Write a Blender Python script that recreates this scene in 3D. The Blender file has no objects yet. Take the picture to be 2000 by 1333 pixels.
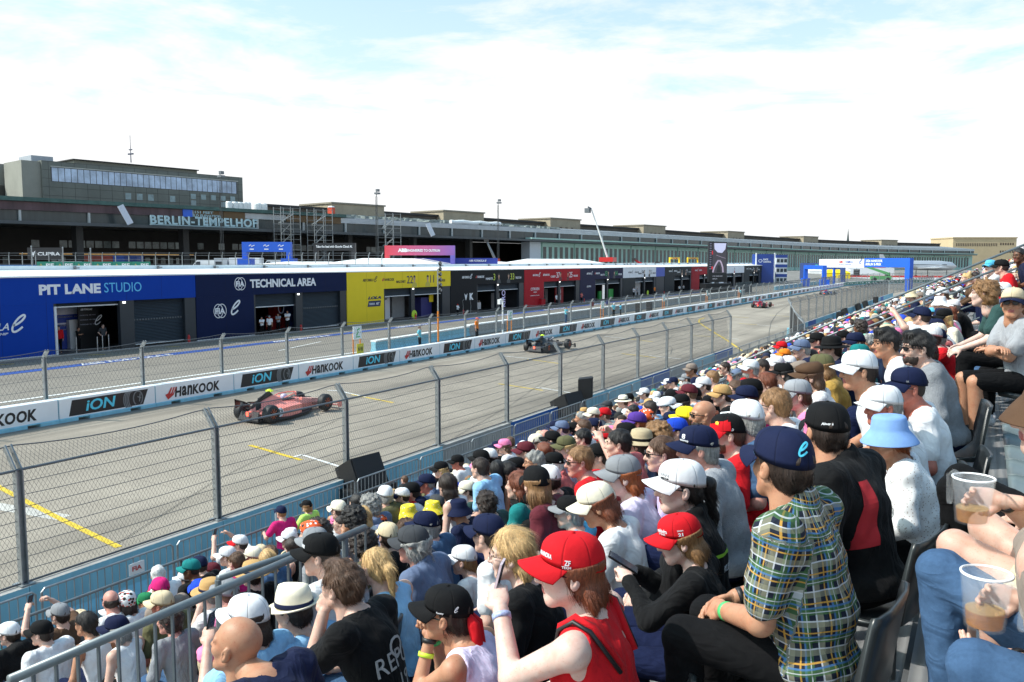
import bpy, bmesh, math, random
import numpy as np
from mathutils import Vector, Matrix
scene = bpy.context.scene
COL = scene.collection
R = math.radians
rnd = random.Random(7)
CAM_F, CAM_P, CAM_Y, CAM_H = 1657.36, 0.093027, 0.505618, 5.6527
cd = bpy.data.cameras.new('camera')
cam = bpy.data.objects.new('camera', cd)
COL.objects.link(cam)
cd.sensor_width = 36.0
cd.lens = CAM_F / 2000.0 * 36.0
cd.clip_start = 0.05
cd.clip_end = 6000.0
cam.location = (0, 0, CAM_H)
cam.rotation_euler = (math.pi / 2 - CAM_P, 0, CAM_Y)
scene.camera = cam
SUN_EL, SUN_AZ = R(47), (-0.78, -0.62)
world = bpy.data.worlds.new('World')
scene.world = world
world.use_nodes = True
wn, wl = world.node_tree.nodes, world.node_tree.links
wn.clear()
wo = wn.new('ShaderNodeOutputWorld')
bg = wn.new('ShaderNodeBackground')
bg.inputs['Strength'].default_value = 0.07
sky = wn.new('ShaderNodeTexSky')
sky.sky_type = 'NISHITA'
sky.sun_disc = False
sky.sun_elevation = SUN_EL
sky.sun_rotation = math.atan2(SUN_AZ[0], SUN_AZ[1])
sky.air_density = 1.0
sky.dust_density = 2.2
sky.ozone_density = 1.6
tc = wn.new('ShaderNodeTexCoord')
sep = wn.new('ShaderNodeSeparateXYZ')
wl.new(tc.outputs['Generated'], sep.inputs[0])
def wmath(op, a, b=None, clamp=False):
 n = wn.new('ShaderNodeMath'); n.operation = op; n.use_clamp = clamp
 for i, v in enumerate((a, b)):
  if v is None: continue
  if isinstance(v, (int, float)): n.inputs[i].default_value = v
  else: wl.new(v, n.inputs[i])
 return n.outputs[0]
zz = wmath('MAXIMUM', sep.outputs[2], 0.02)
den = wmath('ADD', zz, 0.06)
cmb = wn.new('ShaderNodeCombineXYZ')
wl.new(wmath('DIVIDE', sep.outputs[0], den), cmb.inputs[0])
wl.new(wmath('DIVIDE', sep.outputs[1], den), cmb.inputs[1])
n1 = wn.new('ShaderNodeTexNoise'); n1.inputs['Scale'].default_value = 1.1; n1.inputs['Detail'].default_value = 9; n1.inputs['Roughness'].default_value = 0.62
n1.inputs['Distortion'].default_value = 0.35
wl.new(cmb.outputs[0], n1.inputs['Vector'])
thick = wmath('MULTIPLY', wmath('SUBTRACT', 0.274, sep.outputs[2]), 1.95)
msk = wn.new('ShaderNodeMapRange'); msk.inputs[1].default_value = 0.42; msk.inputs[2].default_value = 0.66
wl.new(wmath('ADD', n1.outputs['Fac'], thick), msk.inputs[0])
mx = wn.new('ShaderNodeMix'); mx.data_type = 'RGBA'
wl.new(wmath('MAXIMUM', msk.outputs[0], wmath('SUBTRACT', 0.66, wmath('MULTIPLY', sep.outputs[2], 1.1)), True), mx.inputs[0])
skb = wn.new('ShaderNodeMix'); skb.data_type = 'RGBA'; skb.blend_type = 'MULTIPLY'; skb.inputs[0].default_value = 1.0
wl.new(sky.outputs[0], skb.inputs[6]); skb.inputs[7].default_value = (3.1, 4.1, 3.8, 1)
wl.new(skb.outputs[2], mx.inputs[6])
mx.inputs[7].default_value = (15.5, 15.7, 15.8, 1)
wl.new(mx.outputs[2], bg.inputs['Color'])
wl.new(bg.outputs[0], wo.inputs[0])
sd = bpy.data.lights.new('sun', 'SUN')
sd.energy = 5.0; sd.angle = R(0.53); sd.color = (1.0, 0.955, 0.89)
sun = bpy.data.objects.new('sun', sd)
COL.objects.link(sun)
_h = math.hypot(*SUN_AZ)
SUN_DIR = Vector((SUN_AZ[0] / _h * math.cos(SUN_EL), SUN_AZ[1] / _h * math.cos(SUN_EL), math.sin(SUN_EL)))
sun.rotation_euler = SUN_DIR.to_track_quat('Z', 'Y').to_euler()
sun.location = (0, 0, 60)
scene.view_settings.view_transform = 'Standard'
scene.view_settings.look = 'None'
scene.view_settings.exposure = 0.0
scene.view_settings.gamma = 1.0
scene.render.resolution_x, scene.render.resolution_y = 1024, 682
scene.cycles.max_bounces = 6
scene.cycles.transparent_max_bounces = 12
_fw = Vector((-math.sin(CAM_Y) * math.cos(CAM_P), math.cos(CAM_Y) * math.cos(CAM_P), -math.sin(CAM_P)))
_rt = Vector((math.cos(CAM_Y), math.sin(CAM_Y), 0))
_up = _rt.cross(_fw)
CPOS = Vector((0, 0, CAM_H))
def ray(x, y): return _fw + _rt * ((x - 1000) / CAM_F) - _up * ((y - 666.5) / CAM_F)
def atX(x, y, X): d = ray(x, y); return CPOS + d * (X / d.x)
def atY(x, y, Y): d = ray(x, y); return CPOS + d * (Y / d.y)
def atZ(x, y, Z): d = ray(x, y); return CPOS + d * ((Z - CAM_H) / d.z)
def atD(x, y, D): return CPOS + ray(x, y) * D
def trackz(X): return 0.0 if X < -28.23 else max(-0.51, -0.0345 * (X + 28.23))
def lin(v): return v / 12.92 if v <= 0.04045 else ((v + 0.055) / 1.055) ** 2.4
def C(r, g, b): return (lin(r / 255), lin(g / 255), lin(b / 255), 1)
def hx(h): return C(int(h[0:2], 16), int(h[2:4], 16), int(h[4:6], 16))
MATS = {}
def M(name, col=(0.5, 0.5, 0.5, 1), rough=0.6, metal=0.0, var=0.12, vs=3.0, bump=0.0, bs=60.0, obj=False, emit=0, spec=0.5, sheen=0.0, alpha=None, streak=False):
 """Principled material with noise breakup; obj=True takes its colour from the object (so copies can differ)."""
 if name in MATS: return MATS[name]
 m = bpy.data.materials.new(name); m.use_nodes = True
 nt = m.node_tree; N, L = nt.nodes, nt.links
 b = N['Principled BSDF']
 b.inputs['Roughness'].default_value = rough
 b.inputs['Metallic'].default_value = metal
 b.inputs['Specular IOR Level'].default_value = spec
 if sheen: b.inputs['Sheen Weight'].default_value = sheen
 if len(col) == 3: col = (*col, 1)
 tcn = N.new('ShaderNodeTexCoord')
 if obj:
  oi = N.new('ShaderNodeObjectInfo'); src = oi.outputs['Color']
 else:
  rgb = N.new('ShaderNodeRGB'); rgb.outputs[0].default_value = col; src = rgb.outputs[0]
 if var:
  nz = N.new('ShaderNodeTexNoise'); nz.inputs['Scale'].default_value = vs; nz.inputs['Detail'].default_value = 5; nz.inputs['Roughness'].default_value = 0.65
  if streak:
   mp = N.new('ShaderNodeMapping'); mp.inputs['Scale'].default_value = (1, 1, 0.12)
   L.new(tcn.outputs['Object'], mp.inputs[0]); L.new(mp.outputs[0], nz.inputs['Vector'])
  else: L.new(tcn.outputs['Object'], nz.inputs['Vector'])
  mr = N.new('ShaderNodeMapRange'); mr.inputs[1].default_value = 0.25; mr.inputs[2].default_value = 0.75
  mr.inputs[3].default_value = 1 - var; mr.inputs[4].default_value = 1 + var
  L.new(nz.outputs['Fac'], mr.inputs[0])
  mm = N.new('ShaderNodeVectorMath'); mm.operation = 'SCALE'
  L.new(src, mm.inputs[0]); L.new(mr.outputs[0], mm.inputs['Scale'])
  src = mm.outputs[0]
 L.new(src, b.inputs['Base Color'])
 if bump:
  nb = N.new('ShaderNodeTexNoise'); nb.inputs['Scale'].default_value = bs; nb.inputs['Detail'].default_value = 4
  L.new(tcn.outputs['Object'], nb.inputs['Vector'])
  bp = N.new('ShaderNodeBump'); bp.inputs['Strength'].default_value = bump; bp.inputs['Distance'].default_value = 0.01
  L.new(nb.outputs['Fac'], bp.inputs['Height']); L.new(bp.outputs[0], b.inputs['Normal'])
 if emit:
  L.new(src, b.inputs['Emission Color']); b.inputs['Emission Strength'].default_value = emit
 if alpha is not None: b.inputs['Alpha'].default_value = alpha
 MATS[name] = m
 return m
class MB:
 def __init__(s): s.v = []; s.f = []; s.mi = []; s.cur = 0
 def quad(s, a, b, c, d): n = len(s.v); s.v += [tuple(a), tuple(b), tuple(c), tuple(d)]; s.f.append((n, n + 1, n + 2, n + 3)); s.mi.append(s.cur)
 def poly(s, pts): n = len(s.v); s.v += [tuple(p) for p in pts]; s.f.append(tuple(range(n, n + len(pts)))); s.mi.append(s.cur)
 def box(s, c, size, rz=0.0, rot=None):
  hx_, hy, hz = size[0] / 2, size[1] / 2, size[2] / 2
  m = rot if rot is not None else Matrix.Rotation(rz, 3, 'Z')
  n = len(s.v); c = Vector(c)
  for z in (-hz, hz):
   for x, y in ((-hx_, -hy), (hx_, -hy), (hx_, hy), (-hx_, hy)):
    s.v.append(tuple(c + m @ Vector((x, y, z))))
  for f in ((3, 2, 1, 0), (4, 5, 6, 7), (0, 1, 5, 4), (1, 2, 6, 5), (2, 3, 7, 6), (3, 0, 4, 7)):
   s.f.append(tuple(n + i for i in f)); s.mi.append(s.cur)
 def lo_hi(s, lo, hi): s.box([(a + b) / 2 for a, b in zip(lo, hi)], [abs(b - a) for a, b in zip(lo, hi)])
 def ring(s, c, ax, r, n, ph=0.0, ref=None):
  ax = Vector(ax).normalized()
  t = ax.orthogonal().normalized() if ref is None else Vector(ref)
  t = (t - ax * t.dot(ax)).normalized(); bt = ax.cross(t)
  st = len(s.v)
  for i in range(n):
   a = ph + 2 * math.pi * i / n
   s.v.append(tuple(Vector(c) + t * (r * math.cos(a)) + bt * (r * math.sin(a))))
  return st
 def skin(s, a, b, n):
  for i in range(n):
   j = (i + 1) % n
   s.f.append((a + i, a + j, b + j, b + i)); s.mi.append(s.cur)
 def cap(s, a, n, flip=False):
  f = [a + i for i in range(n)]
  if flip: f.reverse()
  s.f.append(tuple(f)); s.mi.append(s.cur)
 def tube(s, p, q, r, r2=None, n=8, caps=True):
  ax = Vector(q) - Vector(p)
  if ax.length < 1e-6: return
  ref = ax.orthogonal()
  a = s.ring(p, ax, r, n, ref=ref); b = s.ring(q, ax, r if r2 is None else r2, n, ref=ref)
  s.skin(a, b, n)
  if caps: s.cap(a, n, True); s.cap(b, n)
 def path(s, pts, r, n=8, caps=True):
  pts = [Vector(p) for p in pts]; prev = None; ref = None
  for i, p in enumerate(pts):
   d = (pts[min(i + 1, len(pts) - 1)] - pts[max(i - 1, 0)])
   if ref is None: ref = d.orthogonal()
   rr = r[i] if isinstance(r, (list, tuple)) else r
   a = s.ring(p, d, rr, n, ref=ref)
   if prev is not None: s.skin(prev, a, n)
   elif caps: s.cap(a, n, True)
   prev = a
  if caps: s.cap(prev, n)
 def lathe(s, c, prof, n=24, ax=(0, 0, 1)):
  prev = None; axv = Vector(ax).normalized(); ref = axv.orthogonal()
  for r, z in prof:
   a = s.ring(Vector(c) + axv * z, axv, max(r, 1e-4), n, ref=ref)
   if prev is not None: s.skin(prev, a, n)
   prev = a
 def prism(s, pts, d):
  """pts: planar polygon in 3-D, extruded by vector d"""
  d = Vector(d); k = len(pts); n = len(s.v)
  s.v += [tuple(p) for p in pts] + [tuple(Vector(p) + d) for p in pts]
  s.f.append(tuple(range(n + k - 1, n - 1, -1))); s.mi.append(s.cur)
  s.f.append(tuple(range(n + k, n + 2 * k))); s.mi.append(s.cur)
  for i in range(k):
   j = (i + 1) % k
   s.f.append((n + i, n + j, n + k + j, n + k + i)); s.mi.append(s.cur)
 def loft(s, secs, caps=True):
  k = len(secs[0]); prev = None
  for sec in secs:
   n = len(s.v); s.v += [tuple(p) for p in sec]
   if prev is not None: s.skin(prev, n, k)
   elif caps: s.cap(n, k, True)
   prev = n
  if caps: s.cap(prev, k)
 def mesh(s, name, mats, smooth=False):
  me = bpy.data.meshes.new(name)
  me.from_pydata(s.v, [], s.f)
  for m in (mats if isinstance(mats, (list, tuple)) else [mats]): me.materials.append(m)
  if any(s.mi): me.polygons.foreach_set('material_index', s.mi)
  if smooth: me.polygons.foreach_set('use_smooth', [True] * len(me.polygons))
  me.update()
  return me
def link(name, me, parent=None, loc=None):
 o = bpy.data.objects.new(name, me); COL.objects.link(o)
 if parent is not None: o.parent = parent
 if loc is not None: o.location = loc
 return o
def obj(name, mb, mats, parent=None, smooth=False, fix=True, loc=None):
 me = mb.mesh(name, mats, smooth)
 if fix:
  bm = bmesh.new(); bm.from_mesh(me); bmesh.ops.recalc_face_normals(bm, faces=bm.faces); bm.to_mesh(me); bm.free()
 return link(name, me, parent, loc)
def empty(name, loc=(0, 0, 0), rz=0.0):
 o = bpy.data.objects.new(name, None); COL.objects.link(o); o.location = loc; o.rotation_euler = (0, 0, rz)
 o.empty_display_size = 0.3
 return o
def tag(o, label=None, cat=None, group=None, kind=None):
 if label: o['label'] = label
 if cat: o['category'] = cat
 if group: o['group'] = group
 if kind: o['kind'] = kind
 return o
def structure(o): o['kind'] = 'structure'; return o
KIDS = {}
def copy_tree(o, parent=None):
 c = o.copy(); COL.objects.link(c)
 if parent is not None: c.parent = parent
 for ch in list(o.children): copy_tree(ch, c)
 return c
_txt = {}
ROT_PX = Matrix(((0, 0, 1), (1, 0, 0), (0, 1, 0)))
def text_mesh(s, bold=0.0, shear=0.0, depth=0.004, space=1.0, res=3):
 k = (s, bold, shear, depth, space)
 if k in _txt: return _txt[k]
 cu = bpy.data.curves.new('lettering', 'FONT')
 cu.body = s; cu.size = 1.0; cu.extrude = depth; cu.offset = bold; cu.shear = shear
 cu.space_character = space; cu.resolution_u = res; cu.align_x = 'LEFT'
 o = bpy.data.objects.new('lettering', cu); COL.objects.link(o)
 dg = bpy.context.evaluated_depsgraph_get()
 me = bpy.data.meshes.new_from_object(o.evaluated_get(dg))
 bpy.data.objects.remove(o); bpy.data.curves.remove(cu)
 n = len(me.vertices); a = np.empty(n * 3, np.float32); me.vertices.foreach_get('co', a); a = a.reshape(-1, 3)
 lo, hi = a[:, :2].min(0), a[:, :2].max(0)
 _txt[k] = (me, lo, hi)
 return _txt[k]
def text(name, s, mat, parent, origin, height=None, width=None, rot=ROT_PX, bold=0.012, shear=0.0, anchor='l', space=1.0, depth=0.006):
 """letters whose box has the given height (and width, if both) with its lower corner (anchor l / c / r) at origin"""
 me, lo, hi = text_mesh(s, bold, shear, depth, space)
 w, h = hi - lo
 sy = height / h if height else width / w
 sx = width / w if width else sy
 me = me.copy(); me.materials.clear(); me.materials.append(mat)
 n = len(me.vertices); a = np.empty(n * 3, np.float32); me.vertices.foreach_get('co', a); a = a.reshape(-1, 3)
 ax = {'l': lo[0], 'c': (lo[0] + hi[0]) / 2, 'r': hi[0]}[anchor]
 a[:, 0] = (a[:, 0] - ax) * sx; a[:, 1] = (a[:, 1] - lo[1]) * sy
 r = np.array(rot, np.float32)
 a = a @ r.T + np.array(origin, np.float32)
 me.vertices.foreach_set('co', a.reshape(-1)); me.update()
 return link(name, me, parent)
def arcpts(c, r0, r1, a0, a1, n=20):
 return [(c[0] + r0 * math.cos(a0 + (a1 - a0) * i / n), c[1] + r1 * math.sin(a0 + (a1 - a0) * i / n)) for i in range(n + 1)]
def stroke(mb, pts, w, origin, rot, depth=0.012, closed=False):
 """a drawn line of width w in the plane of a sign (2-D points, metres)"""
 n = len(pts)
 L_, R_ = [], []
 for i, p in enumerate(pts):
  a = pts[(i - 1) % n] if (closed or i > 0) else p
  b = pts[(i + 1) % n] if (closed or i < n - 1) else p
  dx, dy = b[0] - a[0], b[1] - a[1]; l = math.hypot(dx, dy) or 1
  ww = w(i / max(1, n - 1)) if callable(w) else w
  L_.append((p[0] - dy / l * ww / 2, p[1] + dx / l * ww / 2)); R_.append((p[0] + dy / l * ww / 2, p[1] - dx / l * ww / 2))
 o = Vector(origin)
 P = lambda q: o + rot @ Vector((q[0], q[1], depth))
 for i in range(n if closed else n - 1):
  j = (i + 1) % n
  mb.quad(P(L_[i]), P(R_[i]), P(R_[j]), P(L_[j]))
def flat(mb, pts, origin, rot, depth=0.012):
 o = Vector(origin)
 mb.poly([o + rot @ Vector((p[0], p[1], depth)) for p in pts])
def rot_of(xdir, up=(0, 0, 1)):
 x = Vector(xdir).normalized(); u = Vector(up); z = x.cross(u).normalized(); y = z.cross(x)
 return Matrix((x, y, z)).transposed()
def curl_e(mb, origin, rot, h, w=None):
 """the open looped lower-case letter of the championship mark"""
 w = w or h * 0.13
 pts = [(-.28, .02), (-.05, .10), (.20, .28), (.34, .50), (.30, .62), (.16, .62), (-.06, .46), (-.24, .18), (-.30, -.12), (-.22, -.32), (-.04, -.36), (.20, -.24), (.38, -.08)]
 p2 = []
 for i in range(len(pts) - 1):
  p0, p1, p2_, p3 = pts[max(0, i - 1)], pts[i], pts[i + 1], pts[min(len(pts) - 1, i + 2)]
  for t in (0, .25, .5, .75):
   q = []
   for k in (0, 1):
    a, b, c, d = p0[k], p1[k], p2_[k], p3[k]
    q.append(.5 * (2 * b + (c - a) * t + (2 * a - 5 * b + 4 * c - d) * t * t + (3 * b - a - 3 * c + d) * t ** 3))
   p2.append(((q[0] * .92 + .32 * q[1]) * h, q[1] * h))
 p2.append(((pts[-1][0] * .92 + .32 * pts[-1][1]) * h, pts[-1][1] * h))
 stroke(mb, p2, w, origin, rot)
# ================================================================ GROUND
def ground_mat(name, base, dark, joints=None, rubber=False, sc=1.0):
 m = bpy.data.materials.new(name); m.use_nodes = True
 nt = m.node_tree; N, L = nt.nodes, nt.links; b = N['Principled BSDF']
 b.inputs['Roughness'].default_value = 0.82; b.inputs['Specular IOR Level'].default_value = 0.3
 t = N.new('ShaderNodeTexCoord')
 def noise(scale, detail=6, rough=.6, vec=None):
  n = N.new('ShaderNodeTexNoise'); n.inputs['Scale'].default_value = scale; n.inputs['Detail'].default_value = detail; n.inputs['Roughness'].default_value = rough
  L.new(vec or t.outputs['Object'], n.inputs['Vector']); return n.outputs['Fac']
 def ramp(f, lo, hi, a=0.0, bb=1.0):
  r = N.new('ShaderNodeMapRange'); r.inputs[1].default_value = lo; r.inputs[2].default_value = hi; r.inputs[3].default_value = a; r.inputs[4].default_value = bb
  L.new(f, r.inputs[0]); return r.outputs[0]
 def mix(f, a, bcol):
  x = N.new('ShaderNodeMix'); x.data_type = 'RGBA'
  L.new(f, x.inputs[0])
  if isinstance(a, tuple): x.inputs[6].default_value = a
  else: L.new(a, x.inputs[6])
  if isinstance(bcol, tuple): x.inputs[7].default_value = bcol
  else: L.new(bcol, x.inputs[7])
  return x.outputs[2]
 col = mix(ramp(noise(0.23 * sc, 7, .62), .33, .67), dark, base)
 sp = noise(38, 3, .7)
 col = mix(ramp(sp, .52, .72, 0, .42), col, tuple(x * .42 for x in base[:3]) + (1,))
 col = mix(ramp(noise(21, 2, .6), .56, .70, 0, .40), col, tuple(min(1, x * 1.5) for x in base[:3]) + (1,))
 mp = N.new('ShaderNodeMapping'); mp.inputs['Scale'].default_value = (0.55, 0.018, 1); L.new(t.outputs['Object'], mp.inputs[0])
 col = mix(ramp(noise(1.0, 5, .6, mp.outputs[0]), .48, .72, 0, .85 if rubber else .40), col, tuple(x * .58 for x in dark[:3]) + (1,))
 col = mix(ramp(noise(0.9, 4, .5), .60, .78, 0, .35), col, tuple(x * .66 for x in dark[:3]) + (1,))
 if joints:
  br = N.new('ShaderNodeTexBrick'); br.inputs['Scale'].default_value = 1.0; br.offset = 0.0
  br.inputs['Brick Width'].default_value = joints[0]; br.inputs['Row Height'].default_value = joints[1]
  br.inputs['Mortar Size'].default_value = 0.018; br.inputs['Mortar Smooth'].default_value = .2
  L.new(t.outputs['Object'], br.inputs['Vector'])
  col = mix(ramp(br.outputs['Fac'], 0, 1, 0, .55), col, tuple(x * .5 for x in dark[:3]) + (1,))
 L.new(col, b.inputs['Base Color'])
 bp = N.new('ShaderNodeBump'); bp.inputs['Strength'].default_value = .25; bp.inputs['Distance'].default_value = .01
 L.new(sp, bp.inputs['Height']); L.new(bp.outputs[0], b.inputs['Normal'])
 return m
G_APRON = ground_mat('apron_concrete', (.24, .225, .205, 1), (.18, .172, .16, 1), (5, 5))
G_TRACK = ground_mat('track_concrete', (.35, .304, .247, 1), (.25, .216, .176, 1), (7.5, 7.5), True)
G_PIT = ground_mat('pit_lane_concrete', (.23, .205, .172, 1), (.17, .153, .13, 1), (7.5, 7.5))
def strip(name, xs, y0, y1, mat, dz=0.0, ny=1):
 mb = MB()
 for j in range(ny):
  a, b_ = y0 + (y1 - y0) * j / ny, y0 + (y1 - y0) * (j + 1) / ny
  for i in range(len(xs) - 1):
   mb.quad((xs[i], a, trackz(xs[i]) + dz), (xs[i + 1], a, trackz(xs[i + 1]) + dz), (xs[i + 1], b_, trackz(xs[i + 1]) + dz), (xs[i], b_, trackz(xs[i]) + dz))
 return structure(obj(name, mb, mat, fix=False))
strip('ground', [-3000, -900, -28.23, -13.445, 200, 3000], -400, 4500, G_APRON, -0.012)
strip('track', [-27.9, -22, -13.445], -40, 212, G_TRACK, -0.004)
strip('pit_lane', [-48.9, -28.9], -20, 260, G_PIT, -0.006)
Y_PAINT = M('yellow_road_paint', (.62, .43, .03), .7, var=.25, vs=6)
W_PAINT = M('white_road_paint', (.72, .72, .70), .7, var=.18, vs=5)
B_PAINT = M('blue_road_paint', (.02, .07, .30), .6, var=.3, vs=4)
R_PAINT = M('red_road_paint', (.45, .03, .03), .6, var=.2, vs=4)
def on_track(px, py):
 d = ray(px, py); z = -0.2
 for _ in range(30):
  p = CPOS + d * ((z - CAM_H) / d.z); z = trackz(p.x)
 return p
def road_line(mb, pts, w, dz=0.004):
 pts = [Vector(p) for p in pts]
 for a, b in zip(pts, pts[1:]):
  d = Vector((b.x - a.x, b.y - a.y, 0)).normalized(); n = Vector((-d.y, d.x, 0)) * (w / 2)
  q = []
  for p in (a - n, b - n, b + n, a + n):
   q.append((p.x, p.y, trackz(p.x) + dz))
  if (Vector(q[1]) - Vector(q[0])).cross(Vector(q[2]) - Vector(q[0])).z < 0: q.reverse()
  mb.quad(*q)
ym, wm, rm = MB(), MB(), MB()
def px_line(mb, px, w, dz=0.004): road_line(mb, [on_track(*p) for p in px], w, dz)
px_line(ym, [(-60, 915), (0, 953), (110, 1010), (232, 1069)], .16)
px_line(ym, [(488, 870), (588, 899)], .16)
px_line(wm, [(574, 893), (590, 889), (663, 912)], .11, .008)
px_line(wm, [(640, 763), (662, 764), (714, 776)], .11, .008)
px_line(ym, [(687, 771), (768, 787)], .15)
px_line(ym, [(974, 750), (1060, 763)], .15)
px_line(wm, [(1046, 758), (1056, 758), (1115, 768)], .11, .008)
px_line(wm, [(985, 696), (1046, 702)], .11, .008)
px_line(ym, [(1030, 702), (1096, 711)], .14)
px_line(ym, [(1214, 691), (1280, 699)], .14)
px_line(wm, [(1268, 695), (1330, 702)], .11, .008)
px_line(wm, [(1180, 657), (1232, 663)], .11, .008)
px_line(ym, [(1216, 661), (1275, 668)], .14)
px_line(ym, [(1352, 656), (1420, 659)], .13)
px_line(wm, [(1396, 659), (1443, 663)], .11, .008)
px_line(wm, [(1308, 633), (1348, 637)], .11, .008)
px_line(ym, [(1442, 632), (1480, 635)], .13)
px_line(wm, [(1478, 635), (1519, 638)], .11, .008)
px_line(wm, [(1394, 617), (1430, 619)], .11, .008)
px_line(ym, [(1424, 619), (1462, 621)], .13)
px_line(ym, [(1503, 616), (1545, 619)], .13)
px_line(wm, [(1456, 603), (1490, 605)], .11, .008)
px_line(wm, [(1506, 594), (1534, 596)], .11, .008)
px_line(ym, [(1376, 621), (1366, 625), (1365, 630), (1374, 637), (1395, 650), (1424, 668), (1455, 690)], .16, .012)
fm = MB(); px_line(fm, [(-60, 978), (0, 990), (60, 1000), (125, 1012)], .42, .003); structure(obj('faded_white_stripe', fm, M('worn_white_paint', (.47, .45, .41), .8, var=.25, vs=3), fix=False))
structure(obj('yellow_line', ym, Y_PAINT, fix=False))
structure(obj('white_line', wm, W_PAINT, fix=False))
RUB = M('tyre_rubber', (.05, .05, .05), .7, var=.3)
for k, px in enumerate([[(1502, 672), (1502, 650), (1506, 630), (1518, 612), (1545, 593)], [(1303, 665), (1316, 655)], [(1310, 692), (1313, 681), (1308, 676)], [(1440, 657), (1460, 652)]]):
 px_line(rm, px, .035, .016)
px_line(rm, [(230, 1062), (420, 940), (660, 820), (880, 735), (1050, 685)], .018, .016)
px_line(rm, [(880, 860), (1000, 790), (1110, 712), (1200, 640)], .018, .016)
structure(obj('rubber_mark', rm, RUB, fix=False))
pb, pw, pr, py_ = MB(), MB(), MB(), MB()
def zline(mb, x0, y0, x1, y1, w, dz=0.004): road_line(mb, [(x0, y0, 0), (x1, y1, 0)], w, dz)
zline(pb, -42.6, 5, -43.6, 40, 1.0); zline(pb, -43.6, 40, -45.6, 110, 1.0); zline(pb, -45.6, 110, -46.4, 190, 1.0)
zline(pw, -34.7, -10, -34.2, 42, .2); zline(pw, -39.2, 40, -41.0, 46, .12)
for k in range(22): zline(pr, -48.4, 12 + k * 9.0, -48.4, 12 + k * 9.0 + 7.2, .22, .006)
for k in range(26):
 y = 14 + k * 5.6; zline(pw, -46.4, y, -44.9, y + .5, .12, .008)
 zline(py_, -47.4, y + 1.6, -46.9, y + 2.4, .14, .008)
structure(obj('pit_lane_blue_stripe', pb, B_PAINT, fix=False)); structure(obj('pit_lane_white_line', pw, W_PAINT, fix=False))
structure(obj('pit_lane_red_line', pr, R_PAINT, fix=False)); structure(obj('pit_lane_yellow_mark', py_, Y_PAINT, fix=False))
ROT_GROUND = Matrix(((0, -1, 0), (1, 0, 0), (0, 0, 1)))
for k in range(9):
 y = 14 + k * 15.0; x = -42.9 - (y - 14) * .0285
 t = text('pit_lane_lettering', 'ABB FORMULA E', W_PAINT, None, (x + .36, y, .012), height=.72, width=6.2, rot=ROT_GROUND, shear=.3, depth=.001)
 structure(t)
# ================================================================ FAR TRACK WALL
WHITE_B = M('white_banner_vinyl', (.80, .81, .83), .45, var=.05, vs=2)
BLACK_B = M('black_banner_print', (.012, .013, .016), .4, var=.1)
INK = M('black_ink', (.012, .012, .014), .5, var=0)
REDINK = M('red_print', (.52, .035, .03), .5, var=.05)
CYANINK = M('cyan_print', (.10, .62, .80), .5, var=0)
GREYINK = M('grey_print', (.16, .17, .18), .5, var=.2, vs=30)
CONC = M('barrier_concrete', (.36, .35, .33), .85, var=.22, vs=2.2, bump=.3, streak=True)
CONC_BLUE = M('pale_blue_painted_concrete', (.24, .52, .64), .75, var=.16, vs=2.5, bump=.15, streak=True)
CONC_DBLUE = M('deep_blue_painted_concrete', (.004, .105, .40), .6, var=.12, vs=2.5, bump=.1, streak=True)
WHITE_INK = M('white_print', (.78, .79, .82), .5, var=0)
def block_mesh(L=3.985, h=.82, t=.55, mat2=None):
 mb = MB()
 prof = [(-t, -.02), (-t, .2), (-t + .12, h), (-.035, h), (-.035, .16), (.035, .10), (.035, -.02)]
 for y0, y1 in ((0, .7), (.7, 1.15), (1.15, L - 1.15), (L - 1.15, L - .7), (L - .7, L)):
  notch = (y0 == .7 or abs(y0 - (L - 1.15)) < .01)
  p = prof if not notch else [(-t, .09), (-t, .2), (-t + .12, h), (-.035, h), (-.035, .16), (.035, .11), (.035, .09)]
  mb.loft([[(x, y0, z) for x, z in p], [(x, y1, z) for x, z in p]])
 return mb
WALLBLK = block_mesh().mesh('concrete_block', [CONC_BLUE, WHITE_B])
for p in WALLBLK.polygons:
 if p.center.z > .7: p.material_index = 1
def wm_hankook(name, parent, o, rot, h, mat):
 vs, fs, x, n = [], [], 0.0, 0
 for ch, k, ke in (('H', 1, 0), ('a', 1, 0), ('n', 1, 0), ('K', 1, -.16), ('O', 1, 0), ('O', 1, 0), ('K', 1, 0)):
  me, lo, hi = text_mesh(ch, .035, 0.0, .004)
  a = np.empty(len(me.vertices) * 3, np.float32); me.vertices.foreach_get('co', a); a = a.reshape(-1, 3)
  s = h / (hi[1] - lo[1]); sx = s if k == 1 and ch not in 'an' else s * .82
  a[:, 0] = (a[:, 0] - lo[0]) * sx + x; a[:, 1] = (a[:, 1] - lo[1]) * s
  a[:, 0] += a[:, 1] * .12
  x += (hi[0] - lo[0]) * sx + h * (.10 + ke)
  fs += [tuple(i + n for i in p.vertices) for p in me.polygons]; n += len(a); vs.append(a)
 a = np.concatenate(vs); a[:, 0] *= 2.55 * (h / .44) / x
 a = a @ np.array(rot, np.float32).T + np.array(o, np.float32)
 me = bpy.data.meshes.new(name); me.from_pydata(a.tolist(), [], fs); me.materials.append(mat); me.update()
 return link(name, me, parent)
def flame(mb, o, rot, h):
 flat(mb, [((x + .3 * y - .1) * h, y * h) for x, y in ((0, .42), (.28, .50), (.46, .98), (.60, .98), (.50, .42), (.62, .52), (.72, .98), (.86, .98), (.75, .40), (.88, .55), (.95, .98), (1.07, .98), (.90, .28), (.42, -.04))], o, rot)
FLAMEPROTO = {}
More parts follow.
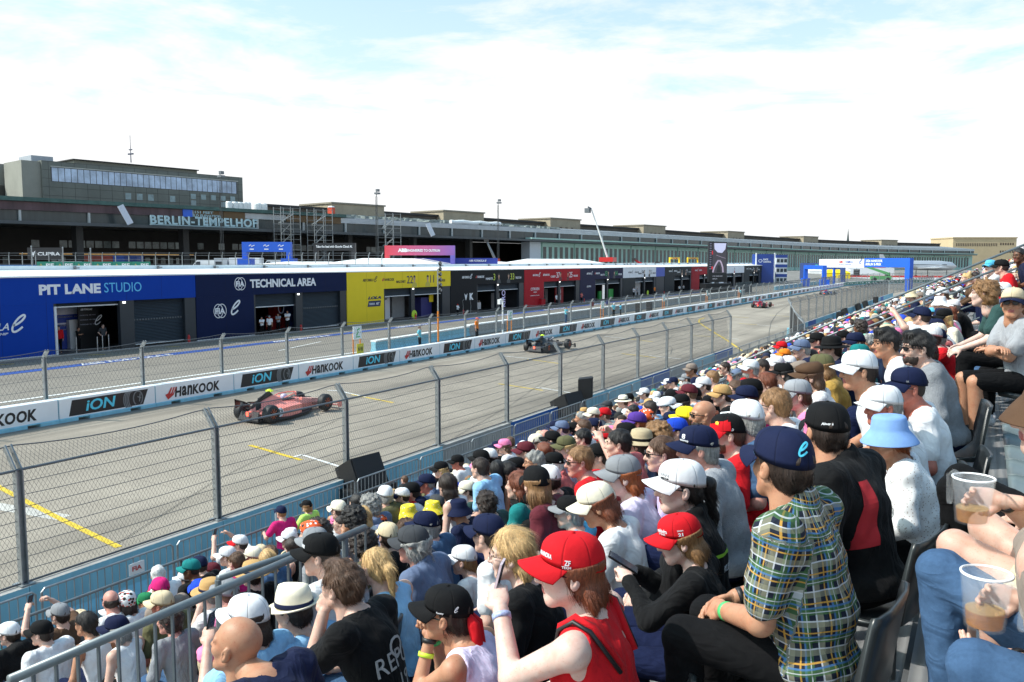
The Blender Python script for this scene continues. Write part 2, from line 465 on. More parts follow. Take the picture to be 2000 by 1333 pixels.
def make_block(kind):
 t = empty('track_barrier')
 link('concrete_block', WALLBLK, t)
 mb = MB()
 if kind == 'flame':
  mb.lo_hi((-.034, .02, .10), (.0, 3.965, .815)); obj('banner', mb, WHITE_B, t)
  m2 = MB(); flame(m2, (.004, .42, .20), ROT_PX, .46); obj('emblem', m2, REDINK, t, fix=False)
  wm_hankook('lettering', t, (.006, .90, .235), ROT_PX, .40, INK)
 elif kind == 'tyre':
  mb.lo_hi((-.034, .02, .10), (.0, 3.965, .815)); b = obj('banner', mb, WHITE_B, t)
  m2 = MB(); flat(m2, [(.36, .17), (3.42, .17), (3.66, .735), (.50, .735)], (.0, 0, 0), ROT_PX, .003); obj('printed_panel', m2, BLACK_B, t, fix=False)
  text('lettering', 'iON', CYANINK, t, (.006, 1.02, .27), height=.40, width=1.22, shear=.18, bold=.02)
  m3 = MB()
  for k, rr in enumerate((.0, .07, .14, .21)):
   stroke(m3, [(2.72 + rr + .26 * math.cos(a) * .55, .43 + .29 * math.sin(a)) for a in np.linspace(R(75), R(262), 14)], .045, (0, 0, 0), ROT_PX, .006)
  obj('tyre_tread', m3, GREYINK, t, fix=False); m3 = MB()
  stroke(m3, [(3.20 + .20 * math.cos(a), .44 + .27 * math.sin(a)) for a in np.linspace(R(-60), R(240), 24)], .05, (0, 0, 0), ROT_PX, .006)
  stroke(m3, [(3.26, .30), (3.30, .60)], .05, (0, 0, 0), ROT_PX, .006); stroke(m3, [(3.18, .5), (3.34, .42)], .04, (0, 0, 0), ROT_PX, .006)
  obj('tyre_rim', m3, GREYINK, t, fix=False)
 elif kind == 'chevron':
  mb.lo_hi((-.034, .02, .10), (.0, 3.965, .815)); obj('banner', mb, WHITE_B, t)
  m2 = MB(); flat(m2, [(.02, .74), (.62, .74), (.34, .14), (.02, .14)], (0, 0, 0), ROT_PX, .003); flat(m2, [(3.4, .74), (3.96, .74), (3.96, .14), (3.68, .14)], (0, 0, 0), ROT_PX, .003); obj('printed_panel', m2, M('violet_print', (.07, .05, .33), .5), t, fix=False)
  m3 = MB(); stroke(m3, [(1.1, .5), (2.9, .5)], .12, (0, 0, 0), ROT_PX, .004); stroke(m3, [(1.2, .3), (2.8, .3)], .06, (0, 0, 0), ROT_PX, .004); obj('lettering', m3, M('violet_print', (.07, .05, .33)), t, fix=False)
 else:
  mb.lo_hi((-.034, .02, .10), (.0, 3.965, .815)); obj('banner', mb, M('green_banner', (.012, .17, .12), .5, var=.1), t)
  m3 = MB()
  stroke(m3, [(.4 + .5 * 1, .45), (1.5, .45)], .18, (0, 0, 0), ROT_PX, .004); stroke(m3, [(2.2, .45), (3.3, .45)], .18, (0, 0, 0), ROT_PX, .004); obj('lettering', m3, WHITE_INK, t, fix=False)
 return t
ORD = ['first', 'second', 'third', 'fourth', 'fifth', 'sixth', 'seventh', 'eighth', 'ninth', 'tenth', 'eleventh', 'twelfth', 'thirteenth', 'fourteenth', 'fifteenth', 'sixteenth', 'seventeenth', 'eighteenth', 'nineteenth', 'twentieth',
  'twenty-first', 'twenty-second', 'twenty-third', 'twenty-fourth', 'twenty-fifth', 'twenty-sixth', 'twenty-seventh', 'twenty-eighth', 'twenty-ninth', 'thirtieth']
def ordn(i): return ORD[i] if i < len(ORD) else '%dth' % (i + 1)
BL = {'flame': 'white wall block with red winged mark and black letters', 'tyre': 'white wall block with black panel, cyan letters and tyre', 'chevron': 'white wall block with violet slanted ends', 'plain': 'green wall block with white marks at the far bend'}
cnt, proto = {}, {}
Y0 = 18.0857
seq = []
for k in range(-2, 38):
 y = Y0 + 4 * k - 4
 kind = ('flame' if k % 2 == 0 else 'tyre') if k < 34 else ('plain0')
 seq.append((-28.23, y, 0.0, 'flame' if kind == 'plain0' else kind))
y = seq[-1][1] + 4; x = -28.23; a = 0.0
for k in range(11): seq.append((x, y, 0.0, 'chevron')); y += 4
for k in range(26):
 seq.append((x, y, -a, 'plain')); x += 4 * math.sin(a); y += 4 * math.cos(a); a = min(a + R(3.2), R(75))
BEND_END = (x, y)
for x, y, a, kind in seq:
 if kind not in proto: t = proto[kind] = make_block(kind)
 else: t = copy_tree(proto[kind])
 t.location = (x, y, 0); t.rotation_euler = (0, 0, a)
 i = cnt[kind] = cnt.get(kind, -1) + 1
 tag(t, '%s, %s from the left' % (BL[kind], ordn(i)), 'track barrier', 'blocks of the far track wall')
# ================================================================ FENCES
GALV = M('galvanised_steel', (.30, .32, .33), .42, .55, var=.18, vs=5)
GALV_D = M('weathered_steel', (.16, .175, .19), .5, .5, var=.2, vs=5)
WIRE = M('fence_wire', (.075, .08, .085), .5, .6, var=0)
CABLE = M('fence_cable', (.10, .11, .125), .45, .6, var=0)
def bent_post(mb, x, y, z0, z1, dx, dz, side, s=.075):
 """an H-section post whose head is cranked over the track (side: -1 towards -X)"""
 for o in (-s * .62, s * .62):
  mb.box((x, y + o, (z0 + z1) / 2), (s * 1.5, .022, z1 - z0))
  a = Vector((x, y + o, z1)); b = Vector((x + side * dx, y + o, z1 + dz))
  d = (b - a).normalized(); mid = (a + b) / 2
  mb.box(mid, ((b - a).length, .022, s * 1.2), rot=Matrix((d, Vector((0, 1, 0)), d.cross(Vector((0, 1, 0))))).transposed())
 mb.box((x, y, (z0 + z1) / 2), (.014, s * 1.2, z1 - z0))
 mb.box((x, y, z0 + .012), (.26, .24, .024))
def wires(mb, pts_lo, pts_hi, sp, r):
 """diamond mesh between two polylines sampled at equal arc length; crossing straight wires"""
 n = len(pts_lo)
 for i in range(n):
  for sgn in (1, -1):
   j = i + sgn * max(1, int(round((Vector(pts_hi[i]) - Vector(pts_lo[i])).length * .62 / sp)))
   if 0 <= j < n: mb.tube(pts_lo[i], pts_hi[j], r, n=3, caps=False)
def fence_run(name, label, path, ztop, zrail, dz, dx, posts, group, sp, r, cables=8, side=-1, mat=GALV, up=None):
 """path(y)->(x, z0). A debris fence: cranked posts, rail, head cable, sagging cables and mesh"""
 root = empty(name, (path(posts[0])[0], posts[0], path(posts[0])[1]))
 tag(root, label, 'fence', group)
 off = -Vector(root.location)
 P = lambda x, y, z: (x + off.x, y + off.y, z + off.z)
 for y in posts:
  x, z0 = path(y); mb = MB(); bent_post(mb, *P(x, y, z0), zrail + off.z, dx, dz, side)
  obj('post', mb, mat, root)
 lo, hi, tp = [], [], []
 y = posts[0]; L = posts[-1] - posts[0]; k = int(L / sp)
 spacing = posts[1] - posts[0]
 for i in range(k + 1):
  y = posts[0] + L * i / k; x, z0 = path(y); u = ((y - posts[0]) % spacing) / spacing
  sag = -.05 * 4 * u * (1 - u)
  lo.append(P(x, y, z0 + .03)); hi.append(P(x, y, zrail)); tp.append(P(x + side * dx, y, zrail + dz + sag * 2.2))
 m = MB(); wires(m, lo, hi, sp, r)
 for i in range(0, k + 1):
  for sgn in (1, -1):
   j = i + sgn * max(1, int(.42 * .62 / sp))
   if 0 <= j <= k: m.tube(hi[i], tp[j], r, n=3, caps=False)
 obj('wire_mesh', m, WIRE, root, fix=False)
 st = max(1, int(.5 / sp)); idx = list(range(0, k + 1, st)) + ([k] if k % st else [])
 m = MB(); m.path([hi[i] for i in idx], .024, 7); obj('top_rail', m, GALV_D, root, fix=False, smooth=True)
 m = MB(); m.path([tp[i] for i in idx], .011, 5); m.path([lo[i] for i in idx], .018, 6)
 for c in range(1, cables + 1):
  f = c / (cables + 1.0); pts = []
  for i in idx:
   u = ((posts[0] + L * i / k - posts[0]) % spacing) / spacing
   a, b = Vector(lo[i]), Vector(hi[i]); p = a.lerp(b, f); p.z -= .035 * 4 * u * (1 - u) * (.6 + .4 * math.sin(c * 2.1)); pts.append(p)
  m.path(pts, .006, 5)
 obj('cable', m, CABLE, root, fix=False)
 return root
NX = -13.389
def near_block(L=3.985):
 mb = MB()
 prof = [(-.30, -.53), (-.28, -.30), (-.10, -.16), (-.08, .44), (.16, .44), (.17, -.16), (.34, -.30), (.36, -.53)]
 mb.loft([[(x, 0, z) for x, z in prof], [(x, L, z) for x, z in prof]])
 return mb
nb_b = near_block()
def two_tone(me):
 for p in me.polygons:
  if p.normal.z > .8 and p.center.z > .3: p.material_index = 1
 return me
NB = {}
for key, mt in (('pale blue', CONC_BLUE), ('deep blue', CONC_DBLUE), ('bare grey', CONC)):
 me = nb_b.mesh('concrete_block', [mt, CONC]); bm = bmesh.new(); bm.from_mesh(me); bmesh.ops.recalc_face_normals(bm, faces=bm.faces); bm.to_mesh(me); bm.free()
 NB[key] = two_tone(me)
for k in range(-2, 11):
 y = 7.838 + 4 * k
 key = 'pale blue'
 if k == 3: key = 'bare grey'
 if k == 4: key = 'deep blue'
 if k in (7,): key = 'deep blue'
 if k == 8: key = 'bare grey'
 if k == 10: key = 'deep blue'
 o = link('track_barrier', NB[key], None, (NX, y, 0))
 tag(o, '%s concrete block of the wall below the near fence, %s from the left' % (key, ordn(k + 2)), 'track barrier', 'blocks of the near track wall')
fence_run('debris_fence', 'tall near debris fence of grey steel posts, cables and wire mesh', lambda y: (NX, .44), .44, 2.33, .37, .26, [7.838 + 4 * k for k in range(-2, 12)], None, .075, .0021, 8)
for k in range(0, 22):
 y = 69.5 + 4 * k
 o = link('track_barrier', NB['deep blue' if k % 5 == 2 else 'pale blue'], None, (NX, y, 0))
 tag(o, '%s block under the second fence beyond the gap, %s from the gap' % ('deep blue' if k % 5 == 2 else 'pale blue', ordn(k)), 'track barrier', 'blocks of the wall beyond the gap')
fence_run('debris_fence', 'long second debris fence beyond the gap in the near wall', lambda y: (NX, .44), .44, 2.40, .37, .26, [70.46 + 4 * k for k in range(0, 21)], None, .16, .004, 6)
m = MB(); rp = [(-13.39, 70.4, 2.40), (-13.0, 68.2, 2.32), (-12.2, 65.2, 2.1), (-11.3, 62.2, 1.75), (-10.5, 60.2, 1.45)]
root = empty('fence_return', (-13.39, 70.4, .0)); tag(root, 'curved end of the second fence folding back towards the stand', 'fence')
o_ = Vector(root.location); loc = lambda p, dz=0: (p[0] - o_.x, p[1] - o_.y, p[2] - o_.z + dz)
m.path([loc(p) for p in rp], .045, 7); m.path([loc(p, .36) for p in [(x - .2, y, z) for x, y, z in rp]], .02, 6); m.path([loc((p[0], p[1], -.4)) for p in rp], .03, 6); obj('rail', m, GALV, root, fix=False)
for p in rp[1:]:
 m = MB(); m.tube(loc((p[0], p[1], -.5)), loc(p), .05, n=6); m.tube(loc(p), loc((p[0] - .2, p[1], p[2] + .36)), .05, n=6); obj('post', m, GALV, root)
m = MB()
for i in range(len(rp) - 1):
 for u in np.linspace(0, 1, 26):
  a = Vector(rp[i]).lerp(Vector(rp[i + 1]), u); m.tube(loc((a.x, a.y, -.4)), loc(a), .007, n=3, caps=False)
obj('wire_mesh', m, WIRE, root, fix=False)
fence_run('debris_fence', 'long debris fence standing behind the far wall of banners', lambda y: (-28.95, 0.0), .8, 2.28, .27, .22, [Y0 - 12 + 4 * k for k in range(0, 50)], None, .16, .0035, 5, side=1)
fence_run('debris_fence', 'far debris fence at the bend beyond the start gantry', lambda y: (-13.0 + (y - 152) * .06, .44), .44, 2.3, .37, .26, [150 + 4 * k for k in range(0, 16)], None, .3, .006, 5)
def bend_x(y): return -28.95 + max(0, (y - 210)) ** 1.75 * .012
fence_run('debris_fence', 'debris fence curving round the green far bend', lambda y: (bend_x(y), 0.0), .8, 2.4, .3, .2, [206 + 4 * k for k in range(0, 24)], None, .4, .008, 5, side=1)
# ================================================================ PIT BUILDING
PX = -49.05
DARKP = M('dark_slate_cladding', (.018, .024, .032), .5, var=.12, vs=1.5)
SHUT = M('roller_shutter', (.022, .030, .040), .45, var=.1, vs=1.2)
SHUTLINE = M('pale_metal_edge', (.62, .64, .66), .5, var=.08)
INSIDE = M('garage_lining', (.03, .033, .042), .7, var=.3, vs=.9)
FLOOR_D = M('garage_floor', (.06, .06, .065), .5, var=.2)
ROOF_W = M('white_roof_membrane', (.82, .82, .81), .6, var=.05, vs=.6)
PALE = M('pale_translucent_band', (.60, .70, .74), .5, var=.06)
NAVY_P = M('navy_panel', (.004, .012, .055), .6, spec=.12, var=.06, vs=.6)
BLUE_P = M('royal_blue_panel', (.003, .045, .33), .6, spec=.12, var=.05, vs=.6)
YEL_P = M('yellow_panel', (.80, .60, .03), .6, spec=.12, var=.05, vs=.6)
BLK_P = M('black_panel', (.012, .013, .016), .6, spec=.12, var=.08, vs=.6)
RED_P = M('red_panel', (.40, .012, .022), .6, spec=.12, var=.05, vs=.6)
IND_P = M('indigo_panel', (.022, .022, .058), .6, spec=.12, var=.06, vs=.6)
CHA_P = M('charcoal_panel', (.035, .04, .043), .6, spec=.12, var=.08, vs=.6)
WHI_P = M('white_panel', (.72, .74, .78), .42, var=.04, vs=.6)
LIME = M('lime_print', (.52, .62, .04), .5, var=0)
GREENINK = M('green_print', (.05, .42, .12), .5, var=0)
SKIN_PR = M('portrait_print', (.48, .29, .20), .5, var=.05)
LAMP_ON = M('lit_lamp', (1, .98, .92), .4, var=0, emit=3.0)
RED_EXT = M('fire_extinguisher_red', (.50, .02, .02), .35, var=.05)
BLKRUB = M('black_rubber', (.015, .015, .016), .6, var=.15)
def shutter(mb, y0, y1, z0, z1, x=-.28):
 n = max(2, int((z1 - z0) / .1)); pts = []
 for i in range(n):
  a = z0 + (z1 - z0) * i / n; b = z0 + (z1 - z0) * (i + 1) / n
  mb.quad((x, y0, a), (x, y1, a), (x + .035, y1, (a + b) / 2), (x + .035, y0, (a + b) / 2))
  mb.quad((x + .035, y0, (a + b) / 2), (x + .035, y1, (a + b) / 2), (x, y1, b), (x, y0, b))
def garage(label, y0, W, panel, header=None, u0=5.3, ops=((5.5, 9.7), (10.3, 15.2)), open_to=(2.35, 2.35), lower=None, H=4.73, hb=3.13):
 t = empty('pit_garage', (PX, y0, 0)); tag(t, label, 'pit garage', 'garages along the pit lane')
 header = header or panel
 m = MB(); m.lo_hi((-.28, .012, hb + .002), (0, W - .012, H)); obj('header_panel', m, header, t)
 m = MB(); m.lo_hi((-.28, .012, .06), (-.004, u0, hb)); obj('side_panel', m, lower or panel, t)
 m = MB()
 for k in range(1, int(W / 2.74)): m.lo_hi((0, k * 2.74 - .006, hb + .01 if k * 2.74 > u0 - .1 else .07), (.0015, k * 2.74 + .006, H - .01))
 obj('panel_joint', m, M('joint_dark_line', (.004, .005, .008), .9, var=0), t)  # thin dark strips drawn along the panel joints
 rq = random.Random(int(y0)); gm = [M('equip_grey', (.25, .26, .28), .5), M('equip_red', (.30, .02, .02), .5), M('equip_white', (.6, .61, .63), .5), M('equip_blue', (.03, .06, .25), .5)]
 for k in range(7 if ops else 0):
  q = rq.uniform(ops[0][0] + .3, ops[-1][1] - .8); hq = rq.choice((.9, 1.1, 1.9)); dq = rq.uniform(-6.5, -2.6); m = MB(); m.lo_hi((dq, q, .013), (dq + .6, q + rq.uniform(.5, 1.2), hq)); obj('equipment_cabinet', m, rq.choice(gm), t)
 m = MB(); m.lo_hi((-.28, .012, .0), (.02, u0, .058)); obj('base_strip', m, SHUTLINE, t)
 a = u0 + .004
 for s, e in list(ops) + [(W - .012, W)]:
  if s - a > .05: m = MB(); m.lo_hi((-.34, a, 0), (-.05, s, hb)); obj('upright', m, DARKP, t)
  a = e
 for (s, e), oz in zip(ops, open_to):
  m = MB(); shutter(m, s, e, oz + .07, hb, -.30); obj('shutter', m, SHUT, t, fix=False)
  m = MB(); m.lo_hi((-.31, s, oz), (-.24, e, oz + .07)); obj('shutter_edge', m, SHUTLINE, t)
  if oz < .3:
   m = MB()
   for k in range(int((e - s) / .22)): m.lo_hi((-.262, s + .1 + k * .22, 1.75), (-.255, s + .22 + k * .22, 1.85))
   obj('shutter_vent', m, M('shutter_vent_dot', (.10, .11, .12), .5), t)
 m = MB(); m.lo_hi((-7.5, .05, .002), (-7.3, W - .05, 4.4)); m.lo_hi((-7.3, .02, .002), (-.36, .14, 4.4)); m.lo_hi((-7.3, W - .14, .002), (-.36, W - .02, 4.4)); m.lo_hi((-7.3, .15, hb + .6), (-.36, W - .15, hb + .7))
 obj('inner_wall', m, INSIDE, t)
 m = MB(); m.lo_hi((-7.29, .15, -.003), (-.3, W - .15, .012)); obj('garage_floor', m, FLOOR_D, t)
 m = MB(); m.prism([(.06, .0, H), (.06, .0, H + .09), (-6.0, .0, H + .36), (-9.5, 0, H + .36), (-9.5, 0, H)], (0, W - .004, 0)); obj('roof', m, ROOF_W, t)
 m = MB(); m.lo_hi((-6.2, 0, H + .37), (-6.12, W, H + .66)); obj('roof_band', m, PALE, t)
 for k in range(3):
  y = W * (k + .3) / 3
  m = MB(); m.lo_hi((-6.10, y, H + .40), (-5.95, y + .12, H + .62)); m.lo_hi((-5.94, y + .02, H + .46), (-5.80, y + .26, H + .54)); obj('roof_floodlight', m, GALV_D, t)
 if ops: m = MB(); m.box((-.02, ops[0][1] + .3, hb - .12), (.1, .16, .12)); obj('lamp', m, LAMP_ON, t)
 return t
def portrait(t, u, v, h, shirt):
 m = MB(); flat(m, [(u - .32 * h, v), (u + .32 * h, v), (u + .30 * h, v + .25 * h), (u + .12 * h, v + .40 * h), (u - .12 * h, v + .40 * h), (u - .30 * h, v + .25 * h)], (0, 0, 0), ROT_PX, .006)
 s = obj('portrait', m, shirt, t, fix=False)
 m = MB(); flat(m, [(u + .13 * h * math.cos(a), v + .66 * h + .19 * h * math.sin(a)) for a in np.linspace(0, 2 * math.pi, 17)[:-1]], (0, 0, 0), ROT_PX, .010); flat(m, [(u - .06 * h, v + .36 * h), (u + .06 * h, v + .36 * h), (u + .06 * h, v + .55 * h), (u - .06 * h, v + .55 * h)], (0, 0, 0), ROT_PX, .008)
 obj('face', m, SKIN_PR, s, fix=False)
 m = MB(); flat(m, [(u + .15 * h * math.cos(a), v + .70 * h + .20 * h * math.sin(a)) for a in np.linspace(R(10), R(170), 9)], (0, 0, 0), ROT_PX, .014); obj('hair', m, INK, s, fix=False)
def series_marks(t, ink, ink2, W=16.4, u=2.2):
 text('series_lettering', 'ABB FORMULA', ink, t, (.006, u, 3.86), height=.26, width=1.55, shear=.35)
 m = MB(); curl_e(m, (.0, u + 1.85, 4.0), ROT_PX, .5, .06); obj('series_mark', m, ink, t, fix=False)
 text('lettering', 'HANKOOK', ink, t, (.006, u + 3.2, 3.86), height=.26, width=1.5, shear=.15, bold=.02)
 m = MB(); flame(m, (.006, u + 2.8, 3.84), ROT_PX, .32); obj('emblem', m, ink2, t, fix=False)
def drivers(t, ink, numink, shirt, a, na, b, nb, u=8.2):
 text('number', na, numink, t, (.006, u + .75, 3.55), height=.75, bold=.005)
 text('driver_name', a, ink, t, (.006, u + .55, 3.62), height=.26, width=1.5, anchor='r', bold=.02)
 portrait(t, u + 2.0, 3.17, 1.30, shirt); portrait(t, u + 4.3, 3.17, 1.30, shirt)
 text('number', nb, numink, t, (.006, u + 4.75, 3.55), height=.75, bold=.005)
 text('driver_name', b, ink, t, (.006, u + 6.0, 3.62), height=.26, width=1.45, bold=.02)
def ring_logo(t, u, v, h, ink):
 m = MB()
 for du in (-.16 * h, .16 * h): stroke(m, [(u + du + .42 * h * math.cos(a), v + .5 * h * math.sin(a)) for a in np.linspace(0, 2 * math.pi, 29)[:-1]], .055 * h, (0, 0, 0), ROT_PX, .006, closed=True)
 obj('roundel', m, ink, t, fix=False)
 text('roundel_lettering', 'FIA', ink, t, (.012, u - .46 * h, v - .22 * h), height=.44 * h, width=.92 * h, bold=.03)
t = garage('royal blue garage with pit lane studio lettering at the left edge', 20.0, 22.05, BLUE_P, u0=11.4, ops=((11.6, 15.95), (17.0, 21.1)), open_to=(2.86, .12))
text('lettering', 'PIT LANE', WHITE_INK, t, (.006, 10.55, 3.68), height=.62, width=4.05, bold=.045)
text('lettering', 'STUDIO', M('sky_blue_print', (.10, .50, .82), .5, var=0), t, (.006, 14.85, 3.70), height=.62, width=2.75, bold=.0)
text('lettering', 'FORMULA', WHITE_INK, t, (.006, 5.9, 1.72), height=.42, width=2.75, shear=.35, bold=.01)
text('lettering', 'WORLD CHAMPIONSHIP', WHITE_INK, t, (.006, 5.2, 1.45), height=.14, width=3.4, shear=.3)
m = MB(); curl_e(m, (.006, 9.15, 1.95), ROT_PX, .95); obj('series_mark', m, WHITE_INK, t, fix=False)
m = MB(); m.lo_hi((-.33, 11.42, .0), (.05, 11.56, 2.95)); obj('door_edge', m, SHUTLINE, t)
m = MB(); m.lo_hi((-3.0, 11.6, .02), (-2.9, 15.2, 3.0)); s_ = obj('partition_screen', m, M('studio_blue_wall', (.02, .05, .32), .5), t)
m = MB(); m.lo_hi((-2.89, 11.7, 2.25), (-2.87, 15.1, 2.9)); m.lo_hi((-2.89, 11.7, 1.62), (-2.87, 15.1, 1.72)); obj('white_band', m, M('studio_white', (.6, .58, .66), .5), s_)
text('lettering', '2026 HANKOOK', M('violet_ink', (.08, .07, .25), .5), s_, (-2.86, 12.0, 2.62), height=.14, width=1.2); text('lettering', 'BERLIN E-PRIX', M('violet_ink', (.08, .07, .25), .5), s_, (-2.86, 12.0, 2.44), height=.14, width=1.1)
for r_ in range(3):
 text('sponsor_lettering', 'ABB  FORMULA E  HANKOOK  FIA', M('dim_white_print', (.28, .28, .34), .5), s_, (-2.86, 11.9, 2.06 - r_ * .26 - (.3 if r_ else 0)), height=.09, width=3.0)
m = MB(); m.lo_hi((-2.2, 14.4, .02), (-2.1, 15.9, 3.0)); s_ = obj('partition_screen', m, M('studio_black_wall', (.008, .008, .01), .5), t)
text('lettering', 'ABB FORMULA E', WHITE_INK, s_, (-2.09, 14.55, 2.5), height=.13, width=.85, shear=.2)
for r_ in range(3): text('sponsor_lettering', 'HANKOOK  FIA  ION', M('dim_white_print', (.28, .28, .34), .5), s_, (-2.09, 14.5, 2.15 - r_ * .3), height=.07, width=1.1)
m = MB(); curl_e(m, (-2.085, 15.75, 1.75), ROT_PX, .6, .06); obj('series_mark', m, WHITE_INK, s_, fix=False)
t = garage('navy garage with technical area lettering', 42.06, 16.44, NAVY_P, u0=5.5, ops=((5.7, 10.1), (10.9, 15.6)), open_to=(2.1, .1))
text('lettering', 'TECHNICAL AREA', WHITE_INK, t, (.006, 5.15, 3.66), height=.66, width=7.35, bold=.035)
ring_logo(t, 4.15, 4.0, .92, WHITE_INK); ring_logo(t, 2.15, 2.05, 1.0, WHITE_INK)
m = MB(); curl_e(m, (.006, 3.55, 2.1), ROT_PX, 1.0); obj('series_mark', m, WHITE_INK, t, fix=False)
m = MB()
stroke(m, [(9.3 + .3 * math.cos(a), 1.9 + .42 * math.sin(a)) for a in np.linspace(0, 6.28, 21)[:-1]], .05, (-.9, 0, 0), ROT_PX, .006, closed=True); obj('inner_roundel', m, M('dim_white_print', (.28, .28, .34)), t, fix=False)
t = garage('yellow garage with two driver portraits', 58.52, 16.72, YEL_P)
series_marks(t, INK, REDINK); drivers(t, INK, M('navy_ink', (.01, .02, .08)), M('yellow_shirt_print', (.55, .45, .06)), 'MALONEY', '22', 'DI GRASSI', '11')
text('lettering', 'LOLA', M('navy_ink', (.01, .02, .08)), t, (.006, 2.9, 2.22), height=.27, width=1.95, shear=.3, bold=.06)
m = MB(); flat(m, [(2.85, 1.55), (4.7, 1.55), (4.85, 2.08), (3.0, 2.08)], (0, 0, 0), ROT_PX, .006); obj('plate', m, M('navy_ink', (.01, .02, .08)), t, fix=False)
text('plate_lettering', 'YAMAHA', WHITE_INK, t, (.012, 3.05, 1.7), height=.2, width=.85); text('plate_lettering', 'ABT', WHITE_INK, t, (.012, 4.05, 1.7), height=.22, width=.55, shear=.3)
m = MB(); m.lo_hi((-2.6, 7.4, .02), (-1.9, 8.7, 2.3)); s_ = obj('locker', m, WHI_P, t); text('lettering', 'ABT', INK, s_, (-1.89, 7.8, 1.95), height=.2, width=.5, shear=.3)
m = MB(); m.lo_hi((-3.2, 10.5, .02), (-3.0, 12.6, 2.5)); obj('partition_screen', m, M('garage_grey_wall', (.3, .32, .34)), t)
m = MB(); m.lo_hi((-2.2, 13.0, .02), (-1.2, 14.9, 2.0)); obj('cabinet', m, M('violet_cabinet', (.03, .03, .16)), t)
m = MB(); m.lo_hi((-1.1, 14.3, 1.5), (-1.05, 15.0, 2.3)); obj('flag', m, YEL_P, t)
t = garage('black garage with lime numbers and two portraits', 75.26, 16.42, BLK_P)
series_marks(t, WHITE_INK, REDINK); drivers(t, WHITE_INK, LIME, M('dark_shirt_print', (.05, .055, .06)), 'MARTI', '3', 'TICKTUM', '33')
m = MB()
flat(m, [(2.7, 2.25), (3.0, 2.0), (3.3, 2.25), (3.15, 1.75), (3.0, 1.45), (2.85, 1.75)], (0, 0, 0), ROT_PX, .006); obj('emblem', m, WHITE_INK, t, fix=False)
text('lettering', 'K', WHITE_INK, t, (.006, 3.75, 1.5), height=.75, width=.8, bold=.06)
text('vertical_lettering', 'KIRO', M('lilac_glow_print', (.42, .42, .72), .5, var=0, emit=.4), t, (-.9, 13.3, .3), height=.85, width=2.0, rot=Matrix(((0, 0, 1), (0, -1, 0), (1, 0, 0))))  # lettering is given a faint glow of its own
t = garage('red garage with white numbers', 91.7, 16.46, RED_P)
series_marks(t, WHITE_INK, WHITE_INK); drivers(t, WHITE_INK, WHITE_INK, M('dark_red_shirt_print', (.12, .01, .015)), 'CASSIDY', '37', 'VERGNE', '25')
text('lettering', 'CITROEN', WHITE_INK, t, (.006, 1.7, 2.1), height=.34, width=2.3, bold=.01); text('lettering', 'RACING', WHITE_INK, t, (.006, 2.5, 1.8), height=.14, width=.8); text('lettering', 'FORMULA E TEAM', WHITE_INK, t, (.006, 1.6, 1.4), height=.1, width=2.4)
m = MB(); m.lo_hi((-1.4, 11.2, .02), (-1.2, 13.6, 2.3)); s_ = obj('partition_screen', m, M('red_garage_screen', (.28, .012, .02)), t); text('vertical_lettering', '25', WHITE_INK, s_, (-1.19, 12.8, .45), height=.8, width=1.6, rot=Matrix(((0, 0, 1), (0, -1, 0), (1, 0, 0))), bold=.0)
t = garage('dark indigo garage with green numbers', 108.18, 16.1, IND_P)
series_marks(t, WHITE_INK, REDINK); drivers(t, WHITE_INK, GREENINK, M('dark_shirt_print', (.05, .055, .06)), 'NATO', '13', 'BARNARD', '14')
text('lettering', 'LEADING', WHITE_INK, t, (.006, 2.3, 2.05), height=.25, width=1.5);
m = MB(); m.lo_hi((-1.2, 9.0, .02), (-.9, 9.8, 1.3)); m.lo_hi((-1.3, 12.6, .02), (-.9, 14.4, 1.5)); obj('green_cabinet', m, M('green_cabinet', (.03, .32, .06), .5), t)
m = MB(); m.lo_hi((-.89, 10.0, .1), (-.8, 10.7, 2.2)); obj('light_panel', m, M('white_lit_panel', (.8, .82, .85), .5, var=0, emit=.5), t)
t = garage('white headed garage with dark lower panel and portraits', 124.3, 15.3, CHA_P, header=WHI_P, ops=((5.5, 9.5), (10.1, 14.4)))
series_marks(t, GREYINK, GREYINK); drivers(t, INK, INK, INK, 'WEHRLEIN', '94', 'MULLER', '51', u=7.6)
m = MB(); m.lo_hi((-2.6, 9.6, .02), (-2.2, 13.6, 2.2)); obj('partition_screen', m, WHI_P, t)
t = garage('short blue garage gap between the white and charcoal garages', 139.62, 4.5, DARKP, header=M('bright_blue_panel', (.01, .06, .42), .4), u0=3.9, ops=())
t = garage('charcoal garage left of the video screen', 144.15, 15.6, CHA_P); series_marks(t, WHITE_INK, WHITE_INK); drivers(t, WHITE_INK, WHITE_INK, SKIN_PR, 'DENNIS', '1', 'ROWLAND', '9', u=7.8)
t = garage('red garage half hidden by the video screen', 159.8, 14.2, RED_P, ops=((5.5, 8.7), (9.3, 13.2))); series_marks(t, WHITE_INK, WHITE_INK)
t = garage('white garage right of the video screen', 174.05, 26.9, WHI_P, u0=9.0, ops=((2.0, 8.0), (12.0, 17.5))[1:] + ((19, 25.5),)); series_marks(t, GREYINK, GREYINK); portrait(t, 7.0, 3.2, 1.3, RED_P); portrait(t, 18.0, 3.2, 1.3, RED_P)
t = garage('charcoal garage second from the right end of the pit row', 201.0, 18.0, CHA_P); series_marks(t, WHITE_INK, WHITE_INK); drivers(t, WHITE_INK, WHITE_INK, SKIN_PR, 'EVANS', '9', 'DA COSTA', '13')
t = garage('blue garage at the right end of the pit row', 219.05, 15.0, M('mid_blue_panel', (.015, .05, .25), .4), ops=((6.5, 9.5), (10.2, 14.0))); text('lettering', 'ABB', WHITE_INK, t, (.006, 5.5, 3.6), height=.6, width=3.0, bold=.04)
